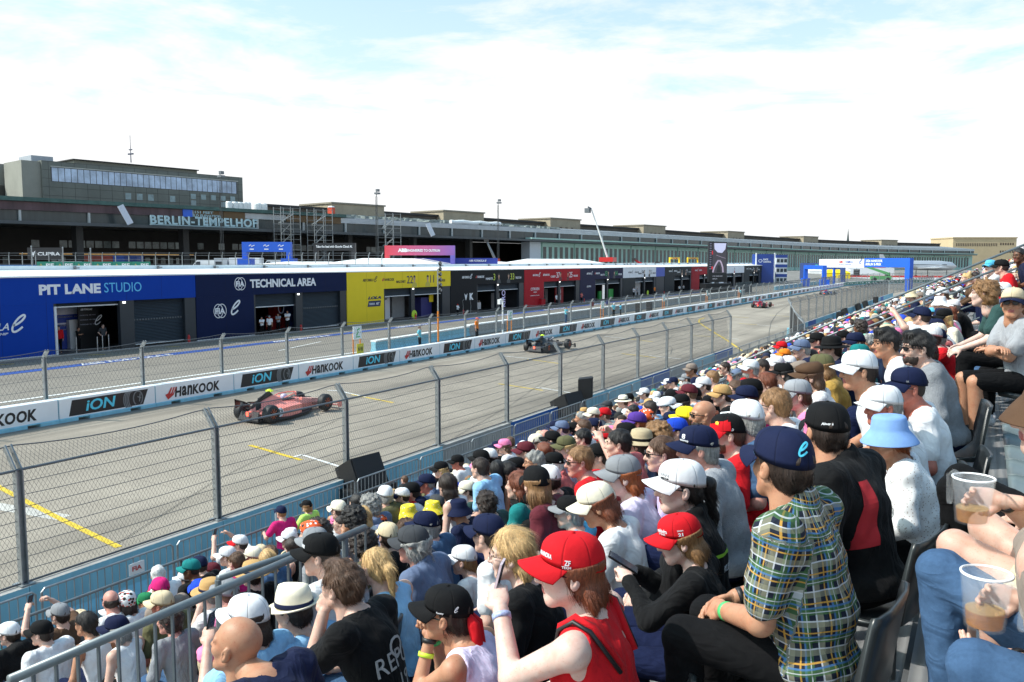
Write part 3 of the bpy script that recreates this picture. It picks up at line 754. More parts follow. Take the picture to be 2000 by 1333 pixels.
def bits(name, label, cat, parts, loc=(0, 0, 0), rz=0, group=None):
 """a thing from [(part name, material, builder)]"""
 t = empty(name, loc, rz); tag(t, label, cat, group)
 for pn, mt, fn in parts:
  m = MB(); fn(m); obj(pn, m, mt, t)
 return t
def extinguisher(p, label):
 bits('fire_extinguisher', label, 'extinguisher', [('cylinder', RED_EXT, lambda m: m.lathe((0, 0, 0), [(.01, 0), (.09, .01), (.09, .45), (.05, .52), (.03, .56), (.001, .56)], 12)), ('valve', INK, lambda m: (m.box((0, 0, .60), (.05, .05, .09)), m.tube((0, .03, .6), (.02, .1, .35), .012, n=5)))], p, 0, 'fire extinguishers by the garages')
for px, py, lb in ((369, 664, 'red fire extinguisher by the pillar of the blue studio garage'), (588, 641, 'red fire extinguisher left of the closed shutter in the navy garage'), (812, 621, 'red fire extinguisher in the yellow garage'), (905, 614, 'red fire extinguisher in front of the black garage'), (1141, 589, 'red fire extinguisher by the indigo garage'), (1297, 574, 'red fire extinguisher by the charcoal garage')):
 extinguisher(atX(px, py, PX + .35) * 1.0 if False else Vector((PX + .4, atX(px, py, PX + .4).y, 0)), lb)
for k, (px, py) in enumerate([(150, 690), (191, 689), (201, 686), (213, 684), (140, 689)][:4]):
 p = atZ(px, py, 0)
 bits('queue_post', 'steel queue post before the open blue garage, %s from the left' % ORD[k], 'queue post', [('post', M('polished_steel', (.45, .46, .48), .3, .8), lambda m: m.tube((0, 0, .02), (0, 0, 1.0), .03, n=10)), ('foot', M('polished_steel', (.45, .46, .48)), lambda m: m.lathe((0, 0, 0), [(.001, 0), (.16, 0), (.16, .015), (.04, .03), (.001, .03)], 16))], (p.x, p.y, .0), 0, 'steel queue posts')
for px, py, w, col, lb in ((1058, 599, 1.1, RED_P, 'red tool trolley in front of the red garage'), (930, 607, 1.3, WHI_P, 'white equipment trolley in front of the black garage')):
 p = atZ(px, py, 0)
 bits('tool_trolley', lb, 'trolley', [('cabinet', col, lambda m: m.box((0, 0, .55), (.5, w, .8))), ('top', INK, lambda m: m.box((0, 0, .97), (.54, w + .05, .04))), ('handle', GALV, lambda m: m.path([(0, w / 2, .9), (0, w / 2 + .18, .95), (0, w / 2 + .18, .7), (0, w / 2, .65)], .015, 5))] + [('wheel', BLKRUB, (lambda sx, sy: lambda m: m.tube((sx * .2, sy * w * .4 - .02, .07), (sx * .2, sy * w * .4 + .02, .07), .07, n=10))(sx, sy)) for sx in (-1, 1) for sy in (-1, 1)], (p.x, p.y, .01))
for px, lb in ((900, 'jack stand in front of the black garage panel, left one'), (915, 'jack stand in front of the black garage panel, right one')):
 y = atX(px, 600, PX + .3).y
 bits('wheel_gun_stand', lb, 'pit stand', [('pole', GALV, lambda m: m.path([(0, 0, .02), (0, .1, .9), (0, -.05, 1.5), (0, .25, 1.62)], .02, 5)), ('foot', INK, lambda m: m.box((0, 0, .02), (.35, .3, .04)))], (PX + .55, y, .01), 0, 'pit stands')
for k, (px, col) in enumerate(((801, 'C8E020'), (1259, 'C0E820'))):
 y = atX(px, 612, PX - .2).y
 o = bits('pit_sign_disc', 'lime green round pit board in the %s garage' % ('yellow' if k == 0 else 'white headed'), 'pit board', [('disc', M('lime_board', (.50, .72, .03), .5, var=0), lambda m: m.tube((-.02, 0, .5), (.02, 0, .5), .42, n=24)), ('stick', INK, lambda m: m.tube((-.05, 0, .02), (-.05, 0, .5), .03, n=6))], (PX + .3, y, .01))
# ================================================================ PIT WALL and things between the walls
PITWALL_W = M('white_painted_kerb', (.72, .73, .72), .6, var=.08)
def pitwall(label, pts, h, mats, w=.35):
 t = empty('pit_wall', (pts[0][0], pts[0][1], 0)); tag(t, label, 'wall')
 m = MB(); m2 = MB()
 secs = []; secs2 = []
 for x, y in pts:
  x -= pts[0][0]; y -= pts[0][1]
  secs.append([(x - w / 2 - .1, y, 0), (x - w / 2, y, .2), (x - w / 2, y, h), (x + w / 2, y, h), (x + w / 2, y, .2), (x + w / 2 + .1, y, 0)])
  secs2.append([(x - w / 2 - .06, y, h + .003), (x - w / 2 - .06, y, h + .1), (x + w / 2 + .06, y, h + .1), (x + w / 2 + .06, y, h + .003)])
 m.loft(secs); m2.loft(secs2)
 obj('body', m, mats, t); obj('coping', m2, PITWALL_W, t)
 return t
pitwall('pale blue nose of the pit wall with a white top', [(-33.4, 42.3), (-33.9, 48.0), (-34.6, 55.4)], .62, CONC_BLUE)
pitwall('long bare concrete pit wall with a white top', [(-34.62, 55.45), (-35.4, 75), (-36.2, 110), (-36.6, 150)], .72, CONC)
pitwall('pale blue far stretch of the pit wall', [(-36.6, 175), (-36.6, 232)], .72, CONC_BLUE)
ORANGE = M('orange_paint', (.72, .22, .02), .5, var=.1)
SIGN_W = M('white_sign_face', (.80, .82, .82), .5, var=.03)
def marshal_board(px, k, y=None):
 p = atZ(px, 0, 0) if False else None
 y = atX(px, 690, -30.2).y
 t = empty('marshal_board', (-30.2, y, 0)); tag(t, 'white safety sign with green symbol on orange posts, %s from the left' % ORD[k], 'sign', 'white signs on orange posts')
 for s in (-.3, .3):
  m = MB(); m.tube((0, s, 0), (0, s, 1.75), .035, n=8); obj('post', m, ORANGE, t)
 m = MB(); m.lo_hi((.04, -.36, 1.40), (.07, .36, 2.15)); obj('sign_panel', m, SIGN_W, t)
 m = MB(); stroke(m, [(-.1, 1.6), (.05, 1.78), (-.02, 1.9), (.18, 1.98)], .08, (.072, 0, 0), ROT_PX, .003); stroke(m, [(-.15, 1.52), (.2, 1.52)], .06, (.072, 0, 0), ROT_PX, .003); obj('symbol', m, GREENINK, t, fix=False)
 return t
for k, px in enumerate((697, 995, 1175, 1378 - 84, 1378, 1440)): marshal_board(px, k)
m = bits('marshal_number_sign', 'yellow number sign leaning behind the far wall', 'sign', [('plate', M('yellow_sign', (.72, .55, .02), .5), lambda m: m.lo_hi((0, -.28, .55), (.03, .28, 1.15)))], (-30.0, atX(703, 680, -30.0).y, 0))
text('lettering', 'N 03', INK, m, (.035, -.2, .75), height=.2, width=.4)
y = atX(856, 660, -29.6).y
t = empty('signal_mast', (-29.6, y, 0)); tag(t, 'tall thin mast with a column of black diamond signal lamps, orange foot', 'signal mast')
m = MB(); m.tube((0, 0, 0), (0, 0, 2.6), .06, n=8); obj('foot', m, ORANGE, t)
m = MB(); m.tube((0, 0, 2.6), (0, 0, 5.2), .045, n=8); obj('pole', m, GALV, t)
for k in range(6):
 z = 5.55 - k * .33
 m = MB(); m.box((.05, .2, z), (.12, .2, .2), rot=Matrix.Rotation(R(45), 3, 'X')); h_ = obj('signal_lamp', m, INK, t)
 m = MB(); m.tube((.112, .2, z), (.125, .2, z), .075, n=12); obj('lens', m, GALV, h_)
 m = MB(); m.tube((0, 0, z), (.05, .2, z), .015, n=5); obj('bracket', m, GALV_D, h_)
y = atX(982, 690, -29.6).y
bits('speed_camera_mast', 'white cranked sensor mast behind the far wall near the black car', 'mast', [('pole', M('white_mast_paint', (.7, .71, .72), .4), lambda m: m.path([(0, 0, 0), (0, 0, 2.9), (0, -.06, 3.0), (0, -.3, 3.02)], .06, 8)), ('sensor_head', M('white_mast_paint', (.7, .71, .72)), lambda m: m.box((0, -.42, 2.86), (.2, .3, .34))), ('control_box', GALV_D, lambda m: m.box((.05, 0, 1.1), (.2, .25, .4)))], (-29.6, y, 0))
for k, (px, y0) in enumerate(((1247, 0), (1268, 0))):
 y = atX(px, 618, -33.5).y
 bits('equipment_case', 'black equipment case standing between the walls, %s' % ('left one of two', 'right one of two')[k], 'case', [('body', BLKRUB, lambda m: m.box((0, 0, .5), (.5, .7, 1.0))), ('lid', INK, lambda m: m.box((0, 0, 1.03), (.54, .74, .05)))], (-33.5, y, 0))
y = atX(1155, 606, -34.0).y
for px, col, lb in ((1155, '7A1518', 'red flag board on the pit wall'), (1184, '25307A', 'blue flag board on the pit wall'), (1347, '8A2018', 'small red flag board near the video screen')):
 y = atX(px, 606, -35.2).y
 bits('flag_board', lb, 'flag', [('stick', GALV, lambda m: m.tube((0, 0, .6), (0, 0, 1.5), .02, n=6)), ('cloth', M('flag_' + col, hx(col), .7), lambda m: m.lo_hi((-.01, -.02, 1.05), (.01, .62, 1.6)))], (-35.2, y, .0))
# ================================================================ VIDEO SCREEN
SCR_K = M('screen_housing', (.012, .013, .016), .5, var=.1)
yA, yB = 152.5, 168.0
t = empty('video_screen', (-44.5, 155.6, 0)); tag(t, 'tall black video screen tower showing an onboard race picture', 'video screen')
sx = Vector((atX(1415, 520, -42.2) - atX(1376, 520, -42.2)));
ux = rot_of((.62, .78, 0));
def scr(m, a0, z0, a1, z1, d0, d1):
 m.prism([ux @ Vector((a0, z0, d0)), ux @ Vector((a1, z0, d0)), ux @ Vector((a1, z1, d0)), ux @ Vector((a0, z1, d0))], ux @ Vector((0, 0, d1 - d0)))
SW, S0, S1 = 4.05, 1.9, 9.3
m = MB(); scr(m, 0, S0, SW, S1, -.5, 0); obj('housing', m, SCR_K, t)
def E(n, c, e): return M(n, c, .5, var=.0, emit=e)
m = MB(); scr(m, .75, S0 + 1.7, SW - .15, S1 - .15, .001, .004); p_ = obj('picture', m, E('screen_track', (.05, .045, .055, 1), .6), t)
m = MB(); flat(m, [(1.1, 9.1), (3.8, 9.1), (3.6, 8.0), (2.9, 7.3), (1.9, 7.4), (1.2, 8.0)], (0, 0, 0), ux, .006); obj('picture_sky', m, E('screen_sky', (.50, .50, .66, 1), .7), p_, fix=False)
m = MB(); stroke(m, [(.9, 3.7), (1.2, 4.6), (1.75, 5.5), (2.15, 5.95)], .30, (0, 0, 0), ux, .008); stroke(m, [(2.35, 5.95), (2.75, 5.5), (3.1, 4.6), (3.2, 3.7)], .30, (0, 0, 0), ux, .008); stroke(m, [(1.6, 6.9), (2.9, 6.5), (3.7, 6.3)], .05, (0, 0, 0), ux, .008); obj('picture_bodywork', m, E('screen_pink', (.42, .33, .42, 1), .6), p_, fix=False)
m = MB(); flat(m, [(1.7, 3.7), (2.0, 5.0), (2.45, 5.0), (2.75, 3.7)], (0, 0, 0), ux, .010); obj('picture_cockpit', m, E('screen_dark', (.02, .02, .024, 1), .3), p_, fix=False)
m = MB()
for k in range(12):
 zq = 8.9 - k * .42; flat(m, [(.12, zq), (.55, zq), (.55, zq + .2), (.12, zq + .2)], (0, 0, 0), ux, .006)
obj('picture_list', m, E('screen_list', (.16, .15, .20, 1), .5), t, fix=False)
m = MB(); flat(m, [(.62, 7.0), (.84, 7.0), (.84, 7.7), (.62, 7.7)], (0, 0, 0), ux, .006); flat(m, [(.6, 4.3), (.9, 4.3), (.9, 4.8), (.6, 4.8)], (0, 0, 0), ux, .006); obj('picture_red_mark', m, E('screen_red', (.6, .02, .03, 1), .6), t, fix=False)
text('lettering', 'LIVE ONBOARD', E('screen_text', (.3, .3, .34, 1), .5), t, ux @ Vector((.9, 2.9, .006)), height=.22, width=2.2, rot=ux); text('lettering', 'BERLIN', E('screen_text', (.3, .3, .34, 1), .5), t, ux @ Vector((.9, 2.4, .006)), height=.22, width=1.0, rot=ux)
m = MB(); scr(m, -.9, 0, SW + .9, S0 - .25, -1.4, .5); obj('plinth', m, SCR_K, t)
m = MB(); scr(m, 1.6, S0 - .25, 2.4, S0, -.4, -.1); obj('neck', m, GALV_D, t)
bits('dark_hoarding', 'dark mesh hoarding in front of the video screen foot', 'hoarding', [('panel', M('dark_mesh_cloth', (.03, .045, .05), .8), lambda m: m.lo_hi((0, 0, .1), (.04, 11.5, 2.05))), ('frame', GALV_D, lambda m: [m.tube((.05, k * 2.3, 0), (.05, k * 2.3, 2.1), .03, n=6) for k in range(6)])], (-37.4, 147.6, 0))
# ================================================================ RACE CONTROL, GANTRIES, FAR END
MIDB = M('mid_blue_panel', (.015, .05, .25), .4)
Dd = 215
a = atD(1477, 540, Dd); b = atD(1511, 540, Dd); ux2 = rot_of((b - a).normalized() * 1.0 if True else 0); ux2 = rot_of(Vector(((b - a).x, (b - a).y, 0)))
Wd = (b - a).length
def panel(m, r, a0, z0, a1, z1, d0, d1): m.prism([r @ Vector((a0, z0, d0)), r @ Vector((a1, z0, d0)), r @ Vector((a1, z1, d0)), r @ Vector((a0, z1, d0))], r @ Vector((0, 0, d1 - d0)))
t = empty('race_control_box', (a.x, a.y, 0)); tag(t, 'tall blue race control block behind the pit row', 'building')
m = MB(); panel(m, ux2, 0, 0, Wd, 7.6, -4, 0); obj('wall', m, MIDB, t)
m = MB(); panel(m, ux2, -.25, 0, -.02, 7.9, -.2, .2); panel(m, ux2, Wd + .02, 0, Wd + .3, 7.9, -.2, .2); obj('corner_post', m, SHUTLINE, t)
text('lettering', 'RACE', WHITE_INK, t, ux2 @ Vector((1.7, 6.05, .01)), height=.42, width=1.2, rot=ux2, bold=.03); text('lettering', 'CONTROL', WHITE_INK, t, ux2 @ Vector((1.7, 5.45, .01)), height=.42, width=2.0, rot=ux2, bold=.03)
m = MB(); stroke(m, [(.95 + .45 * math.cos(q), 5.9 + .35 * math.sin(q)) for q in np.linspace(0, 6.28, 20)[:-1]], .12, (0, 0, 0), ux2, .01, closed=True); obj('roundel', m, WHITE_INK, t, fix=False)
a = atD(1515, 540, 222); b = atD(1537, 540, 222); r3 = rot_of(Vector(((b - a).x, (b - a).y, 0))); Wd = (b - a).length
t = empty('stacked_cabin_tower', (a.x, a.y, 0)); tag(t, 'three storey stack of white and blue cabins beside race control', 'building')
for k in range(3):
 m = MB(); panel(m, r3, 0, k * 2.5 + .0, Wd, k * 2.5 + 1.7, -3, 0); obj('cabin', m, WHI_P, t)
 m = MB(); panel(m, r3, .0, k * 2.5 + 1.7, Wd, k * 2.5 + 2.48, -3, .05); obj('blue_band', m, MIDB, t)
 for q in range(3):
  m = MB(); panel(m, r3, .2 + q * .95, k * 2.5 + .5, .95 + q * .95, k * 2.5 + 1.4, .002, .03); obj('window', m, M('dark_window', (.03, .04, .05), .15, var=0), t)
def arch(name, label, p0, p1, z0, z1, beam, leg, mat, depth=1.0, foot=None, cat='arch', legs=(0, 1)):
 """a rectangular arch: two legs and a beam, standing on z0"""
 p0, p1 = Vector(p0), Vector(p1); d = Vector(((p1 - p0).x, (p1 - p0).y, 0)); r = rot_of(d); W = d.length
 t = empty(name, (p0.x, p0.y, z0)); tag(t, label, cat); H = z1 - z0
 m = MB(); panel(m, r, 0, H - beam, W, H, -depth, 0); obj('beam', m, mat if not isinstance(mat, list) else mat[0], t)
 for q in legs:
  a0 = (0, W - leg)[q]; m = MB(); panel(m, r, a0, 0, a0 + leg, H - beam - .003, -depth, 0); obj('leg', m, mat if not isinstance(mat, list) else mat[1 if a0 == 0 else 2], t)
 if foot:
  for a0 in (-foot[0] * .3, W - foot[0] * .7):
   m = MB(); panel(m, r, a0, 0, a0 + foot[0], foot[1], -depth * 1.6, depth * .5); obj('foot_block', m, foot[2], t)
 return t, r, W, H
BRB = M('bright_blue_vinyl', (.015, .11, .60), .45, var=.05)
gl = atD(1598, 540, 215); gr = atD(1769, 545, 185)
gl, gr = Vector((-32.0, 190.0, 0)), None
def hit(px, py, D): v = atD(px, py, D); return Vector((v.x, v.y, 0))
gl, gm, gr = hit(1599, 540, 205), hit(1687, 540, 190), hit(1776, 540, 176)
t, r, W, H = arch('start_gantry', 'bright blue start gantry spanning the track', gm + (gm - gl) * 0.0, gr, -.5, 6.45, 1.95, 1.4, BRB, .9, legs=(1,))
text('lettering', '2026 HANKOOK', WHITE_INK, t, r @ Vector((.5, H - .85, .02)), height=.55, width=5.6, rot=r, bold=.03); text('lettering', 'BERLIN E-PRIX', WHITE_INK, t, r @ Vector((.5, H - 1.6, .02)), height=.55, width=5.2, rot=r, bold=.03)
d = Vector(((gm - gl).x, (gm - gl).y, 0)); r = rot_of(d); W = d.length
t = empty('gantry_banner', (gl.x, gl.y, 0)); tag(t, 'wide white banner on the left half of the start gantry', 'banner')
m = MB(); panel(m, r, 0, 4.35, W - .03, 6.3, -.9, 0); obj('banner', m, WHI_P, t)
text('lettering', 'ABB', REDINK, t, r @ Vector((W * .46, 5.4, .02)), height=.5, width=1.3, rot=r, bold=.05); text('lettering', 'FORMULA', M('blue_ink', (.02, .06, .35)), t, r @ Vector((W * .60, 5.35, .02)), height=.55, width=2.5, rot=r, shear=.35)
m = MB(); curl_e(m, r @ Vector((W * .92, 5.55, .02)), r, 1.1, .13); obj('series_mark', m, M('blue_ink', (.02, .06, .35)), t, fix=False)
text('lettering', 'FIA WORLD CHAMPIONSHIP', M('blue_ink', (.02, .06, .35)), t, r @ Vector((W * .46, 4.9, .02)), height=.2, width=4.2, rot=r)
m = MB(); panel(m, r, W * .30, -.2, W * .33, 4.345, -.7, -.3); obj('leg', m, BRB, t)
m0 = hit(1672, 540, 189); t = empty('start_lights', (m0.x, m0.y, 3.0)); tag(t, 'black cluster of start lamps hanging under the gantry', 'start lights')
m = MB(); panel(m, r, -.9, -.4, .9, 1.0, -.2, 0); obj('housing', m, INK, t)
for i in range(5):
 for j in range(3):
  m = MB(); c0 = r @ Vector((-.68 + i * .34, -.1 + j * .42, .0)); m.tube(c0, c0 + r @ Vector((0, 0, .05)), .12, n=10); obj('lamp', m, GALV_D, t)
m = MB(); m.tube((0, 0, 1.0), (0, 0, 1.4), .03, n=5); obj('hanger', m, GALV_D, t)
p0, p1 = hit(1569, 540, 196), hit(1607, 540, 180)
t, r, W, H = arch('pit_exit_arch', 'bright blue arch over the pit exit left of the start gantry', p0, p1, 0, 4.9, .9, .9, BRB, .8, (1.7, 1.9, BRB))
p0, p1 = hit(1562, 540, 245), hit(1650, 540, 238)
t, r, W, H = arch('rear_arch', 'dark blue arch with green ring behind the pit exit', p0, p1, 0, 5.3, 1.8, 1.3, M('dusky_blue_panel', (.03, .06, .20), .5), .8)
m = MB(); stroke(m, [(4.6 + .55 * math.cos(q), H - 1.1 + .55 * math.sin(q)) for q in np.linspace(0, 6.28, 20)[:-1]], .25, (0, 0, 0), r, .01, closed=True); obj('ring_mark', m, M('mint_print', (.05, .5, .25)), t, fix=False)
bits('yellow_marquee', 'yellow tent seen through the arches at the far end', 'tent', [('roof', YEL_P, lambda m: m.loft([[(-4, -3, 2.2), (4, -3, 2.2), (4, 3, 2.2), (-4, 3, 2.2)], [(-1, -.4, 3.9), (1, -.4, 3.9), (1, .4, 3.9), (-1, .4, 3.9)]])), ('wall', YEL_P, lambda m: m.lo_hi((-3.9, -2.9, 0), (3.9, 2.9, 2.19)))], hit(1632, 540, 270), .3)
bits('white_marquee', 'white tent beside the yellow tent at the far end', 'tent', [('roof', ROOF_W, lambda m: m.loft([[(-7, -3, 2.6), (7, -3, 2.6), (7, 3, 2.6), (-7, 3, 2.6)], [(-5, -.2, 4.1), (5, -.2, 4.1), (5, .2, 4.1), (-5, .2, 4.1)]])), ('wall', ROOF_W, lambda m: m.lo_hi((-6.9, -2.9, 0), (6.9, 2.9, 2.59)))], hit(1618, 540, 300), .3)
t = bits('recovery_crane', 'green telescopic recovery crane parked beyond the bend', 'crane', [('chassis', M('crane_green', (.10, .32, .12), .5), lambda m: m.box((0, 0, 1.1), (5.5, 2.2, 1.0))), ('boom', M('crane_green', (.10, .32, .12)), lambda m: m.prism([(2.2, -.3, 1.7), (-4.6, -.3, 4.2), (-4.4, -.3, 4.7), (2.4, -.3, 2.5)], (0, .6, 0))), ('cab', M('dark_window', (.03, .04, .05)), lambda m: m.box((1.9, .7, 2.1), (1.3, .8, 1.0)))] + [('wheel', BLKRUB, (lambda x, y: lambda m: m.tube((x, y - .2, .6), (x, y + .2, .6), .6, n=12))(x, y)) for x in (-1.8, 1.8) for y in (-1.1, 1.1)], hit(1720, 545, 245), .25)
t = empty('airliner', (0, 0, 0)); tag(t, 'silver propeller airliner parked far behind the bend', 'aeroplane')
ap = hit(1800, 540, 300); t.location = (ap.x, ap.y, 0); t.rotation_euler = (0, 0, R(31))
FUS = M('bare_aluminium', (.55, .57, .60), .35, .5, var=.06)
m = MB(); m.path([(-15, 0, 5.0), (-12, 0, 4.7), (-7, 0, 4.5), (6, 0, 4.3), (10.5, 0, 4.1), (12.3, 0, 3.9)], [.25, .9, 1.6, 1.75, 1.45, .3], 16); obj('fuselage', m, FUS, t, smooth=True)
m = MB(); m.prism([(-2, -15, 3.6), (1.2, -15, 3.6), (3.4, 0, 3.3), (-2.4, 0, 3.3)], (0, 0, .3)); obj('wing', m, FUS, t)
m = MB(); m.prism([(-2, 15, 3.6), (1.2, 15, 3.6), (3.4, .01, 3.3), (-2.4, .01, 3.3)], (0, 0, .3)); obj('wing', m, FUS, t)
m = MB(); m.prism([(-15.2, -.1, 5.2), (-12.2, -.1, 5.2), (-14.2, -.1, 8.3), (-15.4, -.1, 8.3)], (0, .2, 0)); obj('tail_fin', m, FUS, t)
m = MB(); m.lo_hi((-6, -1.66, 4.5), (8, -1.60, 4.75)); obj('window_row', m, M('dark_window', (.03, .04, .05)), t)
for yy in (-8, -4, 4, 8):
 m = MB(); m.path([(-.5, yy, 3.5), (2.5, yy, 3.6), (4.2, yy, 3.6)], [.3, .6, .35], 10); obj('engine', m, FUS, t)
for x, yy in ((9, 0), (0, -4), (0, 4)):
 m = MB(); m.tube((x, yy, .4), (x, yy, 3.3), .12, n=6); m.tube((x, yy - .2, .5), (x, yy + .2, .5), .5, n=10); obj('landing_gear', m, INK, t)
p = hit(1735, 548, 262)
bits('red_white_hoarding', 'long red and white hoarding beyond the bend', 'hoarding', [('upper', REDINK, lambda m: m.lo_hi((-24, -.1, .7), (24, .1, 1.25))), ('lower', WHI_P, lambda m: m.lo_hi((-24, -.1, 0), (24, .1, .69)))], (p.x + 10, p.y + 14, 0), R(12))
p = hit(1660, 548, 300)
bits('red_sign_row', 'row of red signs on white hoarding behind the start lights', 'hoarding', [('panel', WHI_P, lambda m: m.lo_hi((-14, -.1, 0), (14, .1, 3.6))), ('red_plate', REDINK, lambda m: [m.lo_hi((-12 + k * 9, -.14, 3.6), (-7 + k * 9, .1, 5.0)) for k in range(3)])], (p.x, p.y + 8, 0), R(20))
# ================================================================ APRON TERRACE, HANGAR ARC, TERMINAL
_ys = np.array([30, 76, 127, 165, 200, 297, 340, 467, 568.]); _xs = np.array([-139, -131.6, -120, -111, -104.5, -86, -77, -47, 5.])
_pc = np.polyfit((_ys - 300) / 300, _xs, 4)
def ax_(y): return float(np.polyval(_pc, (y - 300) / 300))
def arcf(y, t=0.0):
 """point t metres behind the canopy edge of the hangar arc"""
 d = (ax_(y + 1) - ax_(y - 1)) / 2; n = Vector((-1, d, 0)).normalized(); return Vector((ax_(y), y, 0)) + n * t
def drop(y): return -0.0058 * max(0, math.hypot(ax_(y) * .484 - 0, y * .875) - 110)
m = MB(); ysamp = [-60, 0, 60, 120, 180, 240, 300, 360, 420, 480, 560, 700]
for a, b in zip(ysamp, ysamp[1:]):
 for (t0, z0), (t1, z1) in zip([(-58, 0), (-40, 1.6), (-16, 3.2)], [(-40, 1.6), (-16, 3.2), (60, 3.4)]):
  P = lambda y, t, z: (min(arcf(y, t).x, 400), y, (z + drop(y) * (1 if t > -17 else .5 if t > -41 else 0)) if z else -.008)
  m.quad(P(a, t0, z0), P(b, t0, z0), P(b, t1, z1), P(a, t1, z1))
structure(obj('apron', m, G_APRON, fix=True))
H_FASC = M('hangar_fascia_metal', (.42, .45, .48), .5, .1, var=.14, vs=.35)
H_GLASS = M('hangar_band_glazing', (.035, .052, .056), .25, var=.35, vs=.6, streak=True)
H_ROOF = M('hangar_roof_felt', (.17, .19, .21), .8, var=.25, vs=.15)
H_EDGE = M('canopy_edge_dark', (.05, .062, .072), .5, var=.25, vs=.4)
H_MINT = M('hangar_door_mint', (.33, .54, .49), .6, var=.10, vs=.3)
H_MINT2 = M('hangar_mint_beam', (.33, .52, .47), .6, var=.08)
H_SLOT = M('hangar_door_glazing', (.035, .05, .055), .25, var=.5, vs=.7)
H_PARA = M('parapet_brown_stone', (.105, .092, .075), .85, var=.3, vs=.3)
H_CAPP = M('parapet_dark_cap', (.03, .03, .03), .7, var=.2)
H_TOWER = M('tower_limestone', (.37, .31, .22), .85, var=.2, vs=.4)
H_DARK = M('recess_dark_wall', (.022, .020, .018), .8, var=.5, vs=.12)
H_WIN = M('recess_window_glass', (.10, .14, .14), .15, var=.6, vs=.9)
H_GREEN = M('green_roof_edging', (.05, .105, .095), .7, var=.4, vs=.7)
H_RUST = M('rust_violet_fascia', (.085, .052, .060), .7, var=.5, vs=.5, streak=True)
H_BROWN = M('brown_fascia_panel', (.11, .062, .022), .6, var=.1)
H_MULL = M('pale_mullion', (.45, .48, .48), .5, var=.1)
def arc_loft(m, y0, y1, prof, step=6.0):
 n = max(1, int(abs(y1 - y0) / step)); secs = []
 for i in range(n + 1):
  y = y0 + (y1 - y0) * i / n; dz = drop(y)
  secs.append([tuple(arcf(y, t) + Vector((0, 0, z + dz))) for t, z in prof])
 m.loft(secs)
def box_t(t0, t1, z0, z1): return [(t0, z0), (t0, z1), (t1, z1), (t1, z0)]
YP = 136
YT = 199.0
hang = empty('hangar_building', (0, 0, 0)); tag(hang, 'immense curved airport hangar with mint doors and a glazed band under its roof', 'hangar')
term = empty('airport_canopy', (0, 0, 0)); tag(term, 'dark open airport canopy building carrying the big pale letters', 'terminal')
for root, y0, y1 in ((term, 24, YT - .03), (hang, YT, 556)):
 m = MB(); arc_loft(m, y0, y1, box_t(0, 2.2, 11.5, 12.0)); arc_loft(m, y0, y1, box_t(2.21, 24, 11.7, 12.05)); obj('canopy_edge', m, H_EDGE if root is term else H_EDGE, root)
 m = MB(); arc_loft(m, y0, y1, box_t(2.2, 2.4, 12.06, 13.95)); obj('glazed_band', m, H_GLASS, root)
 m = MB(); arc_loft(m, y0, y1, box_t(1.9, 2.6, 13.96, 15.0)); obj('fascia', m, H_FASC, root)
 m = MB(); arc_loft(m, y0, y1, [(2.2, 15.01), (2.2, 15.1), (24, 17.0), (24, 15.01)]); obj('roof', m, H_ROOF, root)
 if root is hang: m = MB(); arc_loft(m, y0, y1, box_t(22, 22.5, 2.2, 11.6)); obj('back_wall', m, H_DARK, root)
 m = MB(); arc_loft(m, y0 if root is hang else YP, y1, box_t(24, 25, 15.0, 18.2)); obj('parapet', m, H_PARA, root)
 m = MB(); arc_loft(m, y0 if root is hang else YP, y1, box_t(23.3, 25.4, 18.21, 18.7)); obj('parapet_cap', m, H_CAPP, root)
 y = y0 + 4
 while y < y1: p = arcf(y, 1.95); m = MB(); m.box((p.x, p.y, 13.0 + drop(y)), (.3, .35, 1.9)); obj('band_mullion', m, H_MULL, root); y += 10.3
m = MB(); arc_loft(m, YT, 556, box_t(-.25, 2.0, 12.06, 12.45)); obj('mint_beam', m, H_MINT2, hang)
m = MB(); arc_loft(m, YT + 6, 556, box_t(3.0, 3.6, 2.2, 11.4)); dw = obj('door_wall', m, H_MINT, hang)
k = 0; y = YT + 8
leaf = MB(); slots = MB()
while y < 553:
 d = (arcf(y + 1.6, 2.97) - arcf(y, 2.97)); dz = drop(y); r = rot_of(d); p = arcf(y, 2.97)
 m = slots
 for zz in range(1):
  panel_pts = [(.55, 4.6), (1.95, 4.6), (1.95, 10.2), (.55, 10.2)]
  m.poly([p + r @ Vector((q[0], q[1] + dz, .03)) for q in panel_pts])
 if k % 6 == 0: leaf.prism([p + r @ Vector((q[0], q[1] + dz, .0)) for q in [(-.12, 2.4), (.12, 2.4), (.12, 11.3), (-.12, 11.3)]], r @ Vector((0, 0, .25)))
 y += 2.5 * (1 / math.sqrt(1 + ((ax_(y + 1) - ax_(y)) ** 2))); k += 1
obj('door_glazing', slots, H_SLOT, dw, fix=False); obj('door_leaf_edge', leaf, H_MINT2, dw)
m = MB(); p = arcf(YT + 2.5, 2.6); d = arcf(YT + 7, 2.6) - p; r = rot_of(d); dz = drop(YT)
m.prism([p + r @ Vector((0, 3 + dz, 0)), p + r @ Vector((d.length, 3 + dz, 0)), p + r @ Vector((d.length, 11.4 + dz, 0)), p + r @ Vector((0, 11.4 + dz, 0))], r @ Vector((0, 0, -3)))
obj('white_end_wall', m, M('pale_blue_wall', (.50, .56, .62), .6, var=.08), hang)
